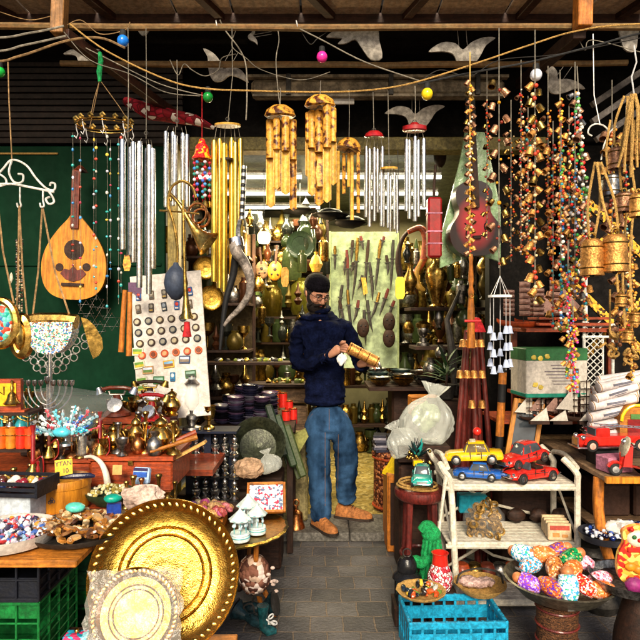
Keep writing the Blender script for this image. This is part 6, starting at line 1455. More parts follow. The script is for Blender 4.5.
root = car('small red open toy car behind the fire engine', on(602, 3.36, .86), (0, 0, R(185)), .22, M['redm'], 'sport', extra='open')
wbox('low dark box under the small red open toy car', on(604, 3.36, .749), (.24, .12, .105), 'wood_d')
# scooter
root = T('toy_scooter', 'red and cream toy scooter at the right end of the plank table', 'toy scooter', on(641, 2.88, .749), R(170), 'tin toy vehicles')
sc_ = .22
MB().tube(spline([(.10, 0, .035), (.085, 0, .07), (.07, 0, .12), (.055, 0, .16)]), [.012, .012, .012, .012, .012, .012, .013, .016, .02, .022, .024, .02, .014, .014, .012, .012, .012, .01, .01], 10).build('steering_column', M['red'], root)
MB().prism([(.09, .05), (.075, .14), (.045, .15), (.05, .05), (.02, .022), (-.03, .022), (-.03, .035), (.015, .04), (.06, .05)], .07).build('leg_shield', M['red'], root)
MB().sph((-.075, 0, .07), (.075, .045, .045), 18, 11).build('rear_body', M['cream'], root)
MB().box((-.055, 0, .118), (.11, .045, .018), b=.008).build('saddle', M['wood_d'], root)
MB().lathe([(0, -.004), (.05, -.004), (.052, .004), (.042, .01), (0, .012)], 20, MX.Translation((.072, 0, .14)) @ MX.Rotation(R(70), 4, 'Y')).build('front_panel', M['cream'], root)
MB().tube([(.05, -.06, .165), (.055, 0, .16), (.05, .06, .165)], .005, 7).build('handlebar', M['chrome'], root)
MB().sph((.075, 0, .165), .016, 10, 7).build('headlight', M['chrome'], root)
for sx in (.115, -.085):
    Tm = MX.Translation((sx, 0, .030)) @ MX.Rotation(R(90), 4, 'X')
    w = MB().lathe([(0, -.011), (.025, -.011), (.031, -.006), (.031, .006), (.025, .011), (0, .011)], 20, Tm).build('wheel', M['rubber'], root)
    MB().lathe([(0, -.013), (.016, -.012), (.018, .012), (0, .013)], 14, Tm).build('hub', M['chrome'], w)
MB().tube([(.115 + .036 * cos(a), 0, .03 + .036 * sin(a)) for a in [R(20 + 26 * k) for k in range(6)]], .016, 8, flat=.5).build('mudguard', M['red'], root)

# rear shelf with green box, scrolls, ships -----------------------------
root = T('display_shelf', 'red brown wooden shelf unit behind the plank table', 'shelf', (1.55, 3.65, 0))
for z in (.90, 1.045, 1.44): MB().box((-.03 if z > 1 else .1, .05, z), (.62 if z > 1 else 1.2, .36, .022)).build('board', M['wood_r'], root)
for x in (-.33, .27): MB().box((x, .12, .72), (.03, .03, 1.44)).build('post', M['wood_rz'], root)
for z in (1.475, 1.51): MB().box((-.05, -.02, z), (.42, .2, .016)).build('board', M['wood_r'], root)
root = T('tea_box', 'large white cardboard box with green bands and gold flowers', 'box', on(548, 3.55, 1.056), R(5))
MB().box((0, 0, .14), (.365, .22, .28), b=.004).build('body', C('#d0c8bc', .6), root)
MB().box((0, 0, .245), (.369, .224, .072), b=.004).build('green_band', C('#2f6a3c', .5), root)
MB().box((0, 0, .012), (.369, .224, .026), b=.004).build('green_band', C('#18806a', .5), root)
for (x, z) in ((-.14, .23), (-.10, .225), (-.06, .235), (-.13, .075), (-.10, .06), (.12, .09)):
    MB().sph((x, -.115, z), (.016, .004, .014), 8, 5, .2).build('gold_flower', C('#c8b04a', .4), root)
for k in range(7): MB().box((.02 + RU(-.02, .02), -.113, .185 - k * .018), (.14 + RU(-.04, .03), .002, .004), b=.0003).build('printed_line', C('#7a7078', .6), root)
MB().box((.11, -.113, .15), (.035, .003, .03)).build('stamp', C('#4a2a22', .6), root)
# scrolls
n = 0
for row, (cnt, z, x0) in enumerate(((8, .775, 590), (8, .835, 587), (7, .895, 590), (7, .955, 588), (5, 1.015, 592), (4, 1.07, 594), (3, 1.12, 598))):
    for k in range(cnt):
        Yq = 3.32 + k * .045; n += 1
        sc = T('scroll', ['rolled white cloth in the bottom layers of the pile', 'rolled white cloth in the middle layers of the pile', 'rolled white cloth in the top layers of the pile'][min(2, row // 3)], 'scroll', on(x0 + 22, Yq, z + .03 + .012 * k), (RU(-.04, .04), R(RU(-8, 5)) - (R(10) if row > 2 else 0), R(RU(-8, 8))), 'pile of rolled white cloths right of the green box')
        if n == 1:
            A = MB().tube([(-.13, 0, 0), (-.128, 0, 0), (.128, 0, 0), (.13, 0, 0)], [.02, .0255, .0255, .02], 14).build('roll', C('#cfc6c6', .6), sc)
            B = MB().box((0, -.0258, .002), (.11, .002, .012), b=.0004).box((.01, -.0255, -.01), (.07, .002, .004), b=.0004).build('printed_label', C('#6a6a78', .6), sc)
            Cc = MB().torus((-.122, 0, 0), .024, .0035, (1, 0, 0), 14, 5).build('ribbon', C('#b08a5a', .6), sc); Cd = MB().torus((.122, 0, 0), .024, .0035, (1, 0, 0), 14, 5).build('ribbon', C('#b08a5a', .6), sc)
        else:
            for q in (A, B, Cc, Cd):
                z_ = q.copy(); COL.objects.link(z_); z_.parent = sc
# sailing ships
def ship(label, c, rot, s, sailm, rows=5, masts=3, name='model_ship'):
    root = T(name, label, 'model ship', c, rot, 'wooden model sailing ships', s)
    h = MB().loft([[(x, w * sin(a) * (1 if sin(a) else 1), z0 + d * (-cos(a))) for a in [R(-90 + 22.5 * k) for k in range(9)]] for x, w, z0, d in ((-.16, .004, .06, .02), (-.14, .022, .05, .03), (-.06, .032, .04, .035), (.06, .032, .04, .035), (.14, .016, .05, .03), (.18, .003, .065, .015))])
    h.build('hull', M['wood_d'] if sailm == 'sail' else M['wood_r'], root)
    for m_ in range(masts):
        x = (-.09, .01, .10)[m_] if masts == 3 else (-.05, .07)[m_]; H = (.24, .29, .25)[m_]
        MB().cyl((x, 0, .04), (x, 0, H), .0035, seg=6).build('mast', M['wood_d'], root)
        n_ = rows
        for k in range(n_):
            zt = .07 + (H - .08) * (k + 1) / n_; zb = .07 + (H - .08) * k / n_ + .004; w = .05 * (1 - .09 * k)
            vs = []; nn = 5
            for i in range(nn + 1):
                for j in range(nn + 1):
                    u, v_ = i / nn, j / nn; bulge = .045 * sin(pi * min(v_ * .8 + .1, 1)) * sin(pi * u * .9 + .16)
                    vs.append((x - .036 + .07 * u * 1.0, -.012 - bulge, zb + (zt - zb) * v_))
            fs = [[i * (nn + 1) + j, (i + 1) * (nn + 1) + j, (i + 1) * (nn + 1) + j + 1, i * (nn + 1) + j + 1] for i in range(nn) for j in range(nn)]
            MB().add(vs, fs).build('sail', M[sailm], root)
            MB().cyl((x - .04, -.012, zt), (x + .04, -.012, zt), .002, seg=5).build('yard', M['wood_d'], root)
    MB().cyl((.15, 0, .065), (.24, 0, .10), .003, seg=5).build('bowsprit', M['wood_d'], root)
    MB().prism([(.11, .09), (.23, .10), (.11, .24)], .002).build('jib_sail', M[sailm], root)
    return root
ship('big dark ship with pink brown sails above the green box, left one', on(522, 3.62, 1.45), R(8), 1.0, 'sailp', 6, 3)
ship('big dark ship with pink brown sails above the green box, right one', on(543, 3.70, 1.45), R(-10), 1.05, 'sailp', 6, 2)
ship('small wooden ship with white sails below the green box, left one', on(552, 3.50, .912), R(185), .62, 'sailp', 5, 3)
ship('small wooden ship with white sails below the green box, middle one', on(570, 3.45, .912), R(178), .66, 'sailp', 5, 3)
ship('small wooden ship with tallest white sails next to the scrolls', on(588, 3.42, .912), R(188), .85, 'sail', 4, 3)
ship('small ship in front with two masts at the left end of the low shelf', on(536, 3.48, .912), R(183), .55, 'sail', 3, 2)
for k, (x, h_) in enumerate(((541, .075), (560, .06), (590, .10), (597, .11))):
    one(MB().prism([(-.06, 0), (.045, .0), (.03, h_)], .006, MX.Translation((0, 0, .02))).mi(1).box((0, 0, .01), (.13, .03, .018)), 'sail_boat', ['small sail boat with white triangular sail left of the low ships', 'tiny sail boat with white triangular sail in the middle of the shelf', 'sail boat with tall white sail before the scrolls', 'rearmost white sail boat beside the fire engine'][k], 'model boat', [M['sail'], M['wood_d']], on(x, 3.38, .912))
# lattice stand and pole
root = T('lattice_stand', 'white metal lattice stand behind the scroll pile', 'stand', on(595, 3.55, 0)); s = 3.55 / F
def lx(px, z): return ((px - 595) * s, 0, z)
for x in (584, 613): MB().cyl(lx(x, .75), lx(x, 1.48), .009, seg=8).build('upright', M['whitep'], root)
for z in (1.47, 1.40): MB().cyl(lx(582, z), lx(615, z), .008, seg=8).build('rail', M['whitep'], root)
mb = MB()
for k in range(16):
    z = .80 + k * .04
    mb.tube([lx(584, z), lx(603, z + .11)], .0035, 5).tube([lx(603, z), lx(584, z + .11)], .0035, 5)
mb.tube([lx(603, .8), lx(603, 1.4)], .006, 6); mb.build('lattice', M['whitep'], root)
MB().cyl(lx(586, 1.48), lx(586, 1.75), .010, seg=10).build('pole', M['tin'], root)
MB().sph(lx(584, 1.485), .014, 10, 7).build('finial', M['whitep'], root)
# leaning mirror frame
root = T('picture_frame', 'yellow wooden frame with dark mirror leaning below the green box', 'frame', on(520, 3.45, .70), (R(-14), R(12), R(-8)))
for x in (-.075, .075): MB().box((x, 0, .17), (.026, .022, .34)).build('frame_side', M['wood_y'], root)
for z in (0.01, .33): MB().box((0, 0, z), (.13, .022, .026)).build('frame_side', M['wood_y'], root)
MB().box((0, .006, .17), (.13, .006, .30)).build('mirror', M['glassd'], root)
MB().box((0, .4 * 0, -.02), (.2, .1, .02)).build('foot', M['wood_d'], root)
one(MB().box((0, 0, .35), (.34, .3, .70)), 'storage_chest', 'dark storage chest under the leaning mirror frame', 'chest', M['wood_d'], on(520, 3.65, 0))
# radio
root = T('radio', 'arched orange jukebox style radio cut by the right picture edge', 'radio', on(634, 3.3, .85), R(-5))
out = [(-.09, 0), (.09, 0), (.09, .10)] + [(.09 * cos(a), .10 + .09 * sin(a)) for a in [R(20 * k) for k in range(1, 9)]] + [(-.09, .10)]
MB().prism(out, .08).build('case', M['wood_o'], root)
MB().tube([(x * .92, -.043, z * .97 + .003) for x, z in out[2:]], .009, 8).build('arch_light', M['yel'], root)
MB().box((0, -.043, .07), (.10, .006, .08)).build('speaker_grille', M['redm'], root)
MB().box((0, -.045, .125), (.07, .006, .028)).build('dial', C('#5a8a4a', .3), root)
MB().box((0, 0, -.005), (.2, .1, .02)).build('plinth', M['wood_d'], root)
wbox('dark wooden plinth box beneath the jukebox radio', on(634, 3.35, .749), (.24, .2, .095), 'wood_d')
# patterned hanging rug with diamonds
root = T('patterned_rug', 'black hanging rug with yellow plaited diamond bands behind the bells', 'rug', P(615, 270, 3.85))
MB().box((0, 0, 0), (.68, .015, 1.5)).build('cloth', M['tar'], root)
ym = voro('plaited yellow band', ['#c8902a', '#e0b040', '#3a2410', '#d8a030', '#2a1808'], 55, .7, bump=.8)
for sx in (-1, 1):
    for zc in (-.37, .25):
        for dd in (-1, 1):
            MB().prism([(0, -.025), (sx * .29, dd * .28 - .025), (sx * .29, dd * .28 + .045), (0, .045)], .012, MX.Translation((0 if True else 0, -.012, zc))).build('plaited_band', ym, root)
# white scroll bracket at right top
root = T('scroll_bracket', 'white curled iron bracket near the rope straps at upper right', 'bracket', P(600, 140, 3.0)); s = 3.0 / F
MB().tube(spline([((x - 600) * s, 0, -(y - 140) * s) for x, y in ((592, 136), (588, 133), (590, 127), (596, 124), (604, 126), (609, 133), (604, 145), (601, 160))]), .004, 6).build('curl', M['whitep'], root)
MB().tube(spline([((x - 600) * s, 0, -(y - 140) * s) for x, y in ((609, 133), (614, 128), (616, 126))]), .004, 6).build('curl', M['whitep'], root)
MB().tube([((593 - 600) * s, 0, (140 - 34) * s), ((594 - 600) * s, 0, (140 - 95) * s), ((597 - 600) * s, 0, (140 - 110) * s), (0, 0, (140 - 125) * s)], .003, 5).build('wire', M['tin'], root)
# lower right goods
for (px, Yq, Z, r, lab, col) in ((606, 2.95, .425, .125, 'round dark tray of blue glass beads on the lower shelf', '#3a3a42'), (637, 3.02, .425, .11, 'second tray of blue beads cut by the right edge', '#2a2a30')):
    tray('bead_tray', lab, on(px, Yq, Z), r, .03, C(col, .4))
pr = [pm(MB().sph((0, 0, 0), .010, 8, 6), C(c, .2, 0, .6)) for c in ('#1a2a6a', '#d8dce8', '#2a4a9a', '#0f1840', '#e8e8f0')]
heap('glass_bead', 'blue or white glass bead in the round dark tray', 'bead', pr, on(606, 2.95, .44), .10, .10, 90, .035, (.8, 1.3), 'beads in the round dark tray', 1)
heap('glass_bead', 'blue or white glass bead in the tray at the right edge', 'bead', pr, on(637, 3.02, .44), .09, .09, 60, .035, (.8, 1.3), 'beads in the tray at the right edge', 1)
one(blob(.08, .06, .04, 40, 24, 0, crumple), 'tissue', 'crumpled pale tissue lying on the bead tray', 'tissue', M['paper'], on(621, 2.93, .485))
tray('silver_tray', 'silver tray at the right edge under the clown shaped toy', on(632, 2.5, .40), .165, .035, M['silver_d'], 0)
one(MB().lathe([(0.12, 0), (.10, .2), (.05, .39), (0, .395)], 20), 'tray_stand', 'dark stand carrying the silver tray at the right edge', 'stand', M['wood_d'], on(640, 2.5, 0))
root = T('clown_toy', 'orange and red clown shaped cardboard toy at the right edge', 'toy', on(637, 2.47, .42), R(-8))
out = [(-.05, 0), (.06, 0), (.085, .05), (.08, .11), (.06, .15), (.065, .20), (.03, .235), (-.02, .235), (-.06, .21), (-.055, .165), (-.075, .12), (-.08, .05)]
MB().prism(sm2(out), .03).build('body', voro('clown print', ['#e8a03a', '#e07a2a', '#f0d060', '#c8281c', '#e8b060'], 60, .4, bump=.1), root)
MB().sph((0, -.015, .185), (.045, .014, .035), 14, 8).build('face', C('#e8d8c0', .4), root)
for x, z, c in ((-.02, .195, '#2a6a3a'), (.02, .195, '#2a6a3a'), (0, .183, '#c8201c'), (-.03, .225, '#c8281c'), (.03, .225, '#3a8a3a')): MB().sph((x, -.03, z), (.009, .006, .009), 8, 6).build('face_detail', C(c, .4), root)
MB().box((0, -.02, .14), (.09, .01, .02), b=.004).build('collar', C('#c8281c', .4), root)
for k in range(3): MB().sph((.0 + .03 * (k - 1), -.02, .07 - .01 * k), (.024, .012, .018), 10, 7).build('orange_pompom', C('#e88a20', .4), root)
one(blob(.035, .025, .03, 14, 9, .1), 'magenta_bundle', 'small magenta bundle at the foot of the clown toy', 'bundle', C('#8a2a6a', .5), on(634, 2.4, .44))
# dark things under the table
for k in range(8):
    x, y, z = RU(1.5, 2.1), RU(3.1, 3.5), .04
    one(MB().lathe([(0, 0), (.07, 0), (.1, .05), (.09, .12), (.06, .15), (0, .15)], 16), 'dark_pot', 'dark pot standing in the shade under the plank table', 'pot', M['iron'], (x, 3.0 + (k % 3) * .22, 0.0) if False else (1.45 + k * .085, 3.1 + (k % 3) * .25, 0), group='dark pots under the plank table')
for k in range(5):
    one(MB().box((0, 0, .09), (.2, .2, .18)), 'goods_box', 'dark cardboard box on the lower shelf of the plank table', 'box', C('#3a241a', .7), (1.62 + k * .22, 3.42, .412), group='boxes on the lower shelf of the plank table')
# ------------------------------------------------------------ shop interior
def tubelamp(label, y, z, x0, x1):
    root = T('tube_lamp', label, 'lamp', ((x0 + x1) / 2, y, z))
    MB().box((0, 0, .04), (x1 - x0, .05, .02)).build('housing', M['whitep'], root)
    em = M.setdefault('lit', mat('lit tube', (1, .97, .85), .5, 0, bump=0, dirt=0, emit=1.4, ecol=(1, .96, .80)))
    MB().cyl((-(x1 - x0) / 2, 0, 0), ((x1 - x0) / 2, 0, 0), .017, seg=10).build('tube', em, root)
tubelamp('nearest fluorescent tube on the shop ceiling, left of the pair', 4.95, 2.68, -1.0, -.15)
tubelamp('nearest fluorescent tube on the shop ceiling, right of the pair', 4.95, 2.68, .15, 1.0)
tubelamp('middle fluorescent tube on the shop ceiling, left', 5.6, 2.68, -.95, .0)
tubelamp('middle fluorescent tube on the shop ceiling, right', 5.6, 2.68, .3, 1.1)
tubelamp('rearmost fluorescent tube on the shop ceiling, left', 6.3, 2.68, -.9, .0)
tubelamp('rearmost fluorescent tube on the shop ceiling, right', 6.3, 2.68, .35, 1.2)
# warm hanging bulb
root = T('hanging_lamp', 'lit warm glass lamp hanging in the doorway behind the bamboo chime', 'lamp', P(264, 236, 4.7))
MB().lathe([(0, -.055), (.04, -.055), (.052, -.03), (.052, .01), (.04, .03), (0, .03)], 18).build('glass', mat('lit shade', (1, .8, .45), .4, 0, bump=0, dirt=0, emit=3.2, ecol=(1, .60, .20)), root)
MB().lathe([(.042, .03), (.03, .05), (.015, .06), (.012, .09), (0, .09)], 14).build('cap', M['brass_d'], root)
MB().tube([(0, 0, .09), (0, 0, .53)], .003, 5).build('cord', M['iron'], root)
# back shelves -------------------------------------------------------------
def shelfunit(label, x0, x1, y, zs, dep=.25, back=True, m='wood_d'):
    root = T('shelf_unit', label, 'shelf', ((x0 + x1) / 2, y, 0)); w = x1 - x0
    for z in zs: MB().box((0, 0, z), (w, dep, .022)).build('board', M[m], root)
    for x in (-w / 2, w / 2): MB().box((x, 0, max(zs) / 2 + .15), (.025, dep, max(zs) + .3)).build('side_panel', M[m], root)
    if back: MB().box((0, dep / 2, max(zs) / 2 + .15), (w, .012, max(zs) + .3)).build('back_panel', mat('shelf back ' + label[:5], (.16, .13, .05), .6, 0, var=.5, vs=4), root)
def vase_protos():
    out = []
    specs = [([(0, 0), (.04, 0), (.045, .01), (.03, .03), (.06, .10), (.062, .14), (.03, .2), (.022, .24), (.035, .27), (.03, .27), (0, .25)]),
             ([(0, 0), (.05, 0), (.07, .03), (.075, .08), (.05, .13), (.03, .15), (.035, .17), (0, .17)]),
             ([(0, 0), (.035, 0), (.012, .02), (.012, .10), (.05, .14), (.055, .2), (.05, .2), (0, .15)]),
             ([(0, 0), (.045, 0), (.05, .01), (.048, .18), (.03, .2), (.03, .23), (0, .23)]),
             ([(0, 0), (.02, 0), (.05, .05), (.02, .09), (.045, .13), (.02, .17), (.008, .24), (0, .26)])]
    for i, s_ in enumerate(specs):
        for m in (M['brass'], M['brass_d'], C('#2f3a20', .2), C('#5a4a1a', .35, .5), M['silver_d'], C('#4a2a18', .3, .5), C('#1c1e1a', .2)):
            out.append(pm(MB().lathe(s_, 16), m))
    return out
VP = vase_protos()
def fill(label, cat, name, x0, x1, y, z, n, group, sc=(.7, 1.15), protos=None, jy=.07):
    for k in range(n):
        o = bpy.data.objects.new(name, random.choice(protos or VP)); COL.objects.link(o)
        o.location = (x0 + (x1 - x0) * (k + .5 + RU(-.2, .2)) / n, y + RU(-jy, jy), z); s = RU(*sc); o.scale = (s, s, s); o.rotation_euler = (0, 0, RU(0, 6))
        tag(o, label, cat, group)
shelfunit('wooden wall shelf unit full of brass in the left half of the shop', -1.2, .08, 6.5, (.4, .85, 1.25, 1.62, 2.0, 2.33))
for i, z in enumerate((.41, .86, 1.26, 1.63, 2.01, 2.34)):
    lv = ['lowest', 'second', 'third', 'fourth', 'fifth', 'topmost'][i]
    fill('metal vessel on the ' + lv + ' board of the left shelf unit inside the shop', 'vase', 'metal_vase', -1.15, .04, 6.42, z + .004, 20, 'vessels on the ' + lv + ' board of the left shelf unit', (.9, 1.55))
shelfunit('tall dark shelf unit in the right half of the shop behind the guitar', .80, 1.6, 6.3, (.4, .85, 1.25, 1.62, 2.0), .25)
for i, z in enumerate((.41, .86, 1.26, 1.63, 2.01)):
    lv = ['lowest', 'second', 'third', 'fourth', 'topmost'][i]
    fill('metal vessel on the ' + lv + ' board of the right shelf unit inside the shop', 'vase', 'metal_vase', .85, 1.55, 6.22, z + .004, 12, 'vessels on the ' + lv + ' board of the right shelf unit', (.9, 1.5))
# left side display near door (behind chimes)
root = T('side_cabinet', 'narrow cabinet of brassware just inside the doorway on the left', 'cabinet', (-.80, 4.75, 0))
for z in (.5, .9, 1.26, 1.62, 1.98): MB().box((0, 0, z), (.52, .35, .02)).build('board', M['wood_d'], root)
for x in (-.26, .26): MB().box((x, .15, 1.1), (.025, .03, 2.2)).build('post', M['wood_dz'], root)
MB().box((0, .18, 1.1), (.52, .012, 2.2)).build('back_panel', mat('cabinet back', (.10, .07, .03), .7, 0, var=.5), root)
for i, z in enumerate((.51, .91, 1.27, 1.63, 1.99)):
    lv = ['lowest', 'second', 'third', 'fourth', 'topmost'][i]
    fill('brass vessel on the ' + lv + ' board of the cabinet inside the doorway', 'vase', 'metal_vase', -1.03, -.57, 4.68, z + .002, 7, 'vessels on the ' + lv + ' board of the doorway cabinet', (.7, 1.1), VP)
# big hanging brass plates and gongs in the left part
for (px, py, Yq, r, lab) in ((205, 268, 4.45, .085, 'patterned brass plate hanging right of the long trumpet'), (211, 298, 4.4, .09, 'silver filigree plate hanging lower than the brass plate'), (168, 240, 4.4, .10, 'brass plate in shade behind the long silver tubes'), (300, 245, 5.6, .13, 'large dark glass jar lid hanging above the man')):
    one(MB().lathe([(0, 0), (r * .6, .002), (r * .62, .008), (r * .9, .012), (r, .02), (r * .98, .0), (0, -.006)], 30), 'wall_plate', lab, 'plate', M['brass_e'] if 'brass' in lab else M['silver_d'] if 'silver' in lab else C('#2a3a2a', .2), P(px, py, Yq), (R(90), 0, R(10)))
# small hanging ouds
def miniOud(label, px, py, Yq, s, m='wood_y'):
    root = T('small_oud', label, 'lute', P(px, py, Yq), (0, R(RU(-5, 5)), 0), 'small ouds hanging inside the shop', s)
    MB().sph((0, 0, 0), (.055, .02, .075), 18, 10).build('body', M[m], root)
    MB().box((0, -.01, .12), (.016, .014, .14)).build('neck', M['wood_d'], root)
    for a, b_, r in ((0, .01, .014), (-.022, -.025, .008), (.022, -.025, .008)): MB().sph((a, -.0195, b_), (r, .003, r), 10, 6).build('sound_hole', M['black'], root)
miniOud('small pale oud hanging left of the man', 262, 270, 5.0, 1.0, 'wood_g')
miniOud('small pale yellow oud hanging near the hanging lamp', 275, 271, 4.9, 1.1, 'wood_y')
one(MB().prism([(a * .028, b * .075) for a, b in [(-.6, -1), (.6, -1), (1, -.6), (1, .7), (.5, 1), (-.5, 1), (-1, .7), (-1, -.6)]], .012), 'orange_tag', 'orange oval wooden tag left of the man', 'tag', M['bamb'], P(285, 277, 4.6))
one(MB().lathe([(0, 0), (.03, 0), (.055, .06), (.03, .12), (.012, .14), (.018, .16), (0, .16)], 18), 'gold_ornament', 'orange gold round ornament hanging above the cap of the man', 'ornament', M['bamb'], P(316, 272, 4.8))
# glass jars (big) hanging/standing behind left of man
for k, (px, py, lab) in enumerate(((292, 262, 'large dark greenish glass jar left of the man'), (306, 240, 'large dark glass jar high behind the man'), (250, 300, 'greenish glass jar beside the curved horn'), (272, 300, 'yellow glass jar between the horn and the man'), (300, 296, 'bright yellow green jar at the left shoulder of the man'))):
    root = T('glass_jar', lab, 'jar', P(px, py, 5.7), 0, 'big glass jars')
    MB().lathe([(0, -.18), (.07, -.18), (.09, -.14), (.10, 0), (.085, .1), (.05, .14), (.055, .17), (0, .17)], 20).build('jar', [C('#3a4426', .12), C('#27301f', .12), C('#5a6a3a', .12), C('#5a4a12', .2, .6), C('#6a6420', .2, .5)][k], root)
one(MB().box((0, 0, 0), (1.05, .3, .02)), 'jar_board', 'wall board holding the big glass jars left of the man', 'shelf', M['wood_d'], (-.32, 5.72, 1.52))
# knives board
root = T('knife_board', 'pale green board hung with antique knives and keys behind the man', 'display board', P(364, 300, 5.5)); s = 5.5 / F
MB().box((0, 0, 0), (68 * s, .02, 136 * s)).build('board', mat('pale green board', (.40, .50, .30), .5, 0, var=.15, vs=3), root)
for x in (-34, 34): MB().box((x * s, -.004, 0), (2.0 * s, .03, 137 * s)).build('edge', C('#9aa878', .5), root)
KN = [(348, 250, 300, -3), (352, 240, 262, 4), (340, 285, 318, 8), (356, 238, 300, 3), (362, 236, 250, -12), (366, 240, 300, 5), (372, 262, 300, -8), (378, 240, 290, 6), (382, 236, 248, 22), (388, 255, 275, -10), (392, 240, 290, 3), (349, 290, 330, -4), (357, 300, 322, 8), (342, 300, 325, -12), (369, 300, 332, -6), (376, 292, 320, 14), (384, 288, 316, 18), (345, 255, 275, 14), (361, 275, 290, 10), (335, 246, 270, 0), (391, 300, 318, 22), (353, 262, 272, 0), (365, 310, 345, -3)]
for i, (x, y0, y1, an) in enumerate(KN):
    L2 = (y1 - y0) * s
    q = T('antique_knife', 'dark antique knife hanging on the pale green board', 'knife', P(x, (y0 + y1) / 2, 5.46), (0, R(an), 0), 'antique knives on the pale green board')
    MB().tube([(0, 0, L2 * .5), (0, 0, L2 * .3), (0, 0, L2 * .12)], [.012, .016, .012], 8, flat=.5).build('handle', [M['wood_m'], M['wood_d'], M['iron'], M['brass_d']][i % 4], q)
    MB().tube([(0, 0, L2 * .12), (.004 * (i % 3 - 1), 0, -L2 * .2), (.02 * (i % 3 - 1), 0, -L2 * .5)], [.014, .013, .003], 6, flat=.35).build('blade', M['iron'], q)
    MB().box((0, 0, L2 * .12), (.05, .012, .012)).build('guard', M['iron'], q)
one(MB().prism([(-.02, -.08), (.02, -.07), (.03, .07), (-.01, .08)], .02), 'orange_handle_knife', 'bright orange handled knife in the middle of the pale green board', 'knife', M['bamb'], P(364, 286, 5.44), (0, R(-12), 0))
for (px, py, lab) in ((389, 322, 'dark oval head mask below the right end of the knife board'), (363, 328, 'dark round mask right behind the man'), (389, 338, 'second dark mask lower on the knife board')):
    root = T('mask', lab, 'mask', P(px, py, 5.3)); MB().sph((0, 0, 0), (.055, .03, .085), 16, 10).build('face', M['wood_d'], root)
    for sx in (-1, 1): MB().sph((sx * .02, -.028, .02), (.010, .006, .007), 8, 5).build('eye', M['black'], root)
    MB().prism([(-.008, 0), (.008, 0), (0, .035)], .02, MX.Translation((0, -.032, -.02))).build('nose', M['wood_d'], root)
# right interior: big brass vase, face statue, curved leather things
one(MB().lathe([(0, 0), (.06, 0), (.065, .01), (.04, .03), (.07, .14), (.095, .24), (.085, .31), (.045, .35), (.04, .38), (.06, .41), (.05, .41), (0, .38)], 26, None, .03, 10), 'brass_urn', 'tall golden urn with ribbed body right of the knife board', 'urn', M['brass'], on(437, 4.75, 1.60))
one(MB().box((0, 0, 0), (.6, .35, .025)), 'wall_shelf', 'short wall shelf carrying the golden urn', 'shelf', M['wood_d'], on(445, 4.78, 1.585))
one(MB().tube(spline([(0, 0, .12), (-.04, 0, .02), (-.03, 0, -.08), (.02, 0, -.12)]), [.01 + .0012 * k for k in range(13)] + [.026 - .003 * k for k in range(6)], 10), 'golden_horn', 'orange gold curved horn left of the golden urn', 'horn', M['bamb'], P(422, 275, 4.65))
one(MB().tube(spline([P(408, 232, 4.8), P(420, 228, 4.8), P(426, 238, 4.8), P(424, 258, 4.8), P(414, 275, 4.8), P(404, 285, 4.8)]), [.02 + .001 * k for k in range(15)] + [.035 - .0015 * k for k in range(16)], 10), 'leather_horn', 'large brown leather covered horn beside the knife board', 'horn', M['wood_r'])
one(MB().tube(spline([P(404, 290, 4.9), P(398, 262, 4.9), P(402, 240, 4.9), P(412, 228, 4.9)]), [.03 - .001 * k for k in range(19)], 10), 'dark_horn', 'dark curved horn behind the leather covered one', 'horn', M['wood_d'])
root = T('bust', 'small dark bronze bust with pale face on the low shelf by the urn', 'bust', on(423, 4.7, 1.30))
MB().lathe([(0, 0), (.05, 0), (.05, .02), (.03, .03), (.03, .06), (0, .06)], 16).sph((0, 0, .12), (.045, .05, .06), 14, 9).build('head', M['silver_d'], root)
MB().lathe([(0, .1), (.02, .15), (.055, .14), (.06, .17), (.03, .19), (0, .2)], 14).build('hat', M['brass_d'], root)
one(MB().box((0, 0, 0), (.55, .35, .025)), 'wall_shelf', 'lower wall shelf carrying the small bust', 'shelf', M['wood_d'], on(447, 4.72, 1.285))
# low rear counter of goods to the right of the man (stone topped, bowls, books)
root = T('counter', 'long low wooden counter inside the shop right of the man', 'counter', (.95, 4.85, 0))
MB().box((0, 0, .97), (1.15, .5, .03)).build('top', M['wood_d'], root); MB().box((.1, .1, .48), (.95, .3, .95)).build('body', M['wood_d'], root)
BP = [pm(MB().lathe([(0, 0), (.03, 0), (.07, .03), (.085, .05), (.08, .05), (.06, .03), (0, .012)], 22), m) for m in (C('#1a1a20', .25), C('#3a2a20', .3), C('#2a3a3a', .25), M['silver_d'], M['brass_d'])]
for row, (y, z) in enumerate(((4.68, .987), (4.84, .987), (4.98, .987))):
    for k in range(6):
        for j in range(2 + (k + row) % 3):
            o = one(MB(), 'stacked_bowl', 'dark bowl stacked on the counter right of the man', 'bowl', M['iron'], group='stacked bowls on the counter') if False else bpy.data.objects.new('stacked_bowl', random.choice(BP))
            COL.objects.link(o); o.location = (.47 + k * .18, y, z + j * .022); tag(o, 'dark bowl stacked on the counter right of the man', 'bowl', 'stacked bowls on the counter')
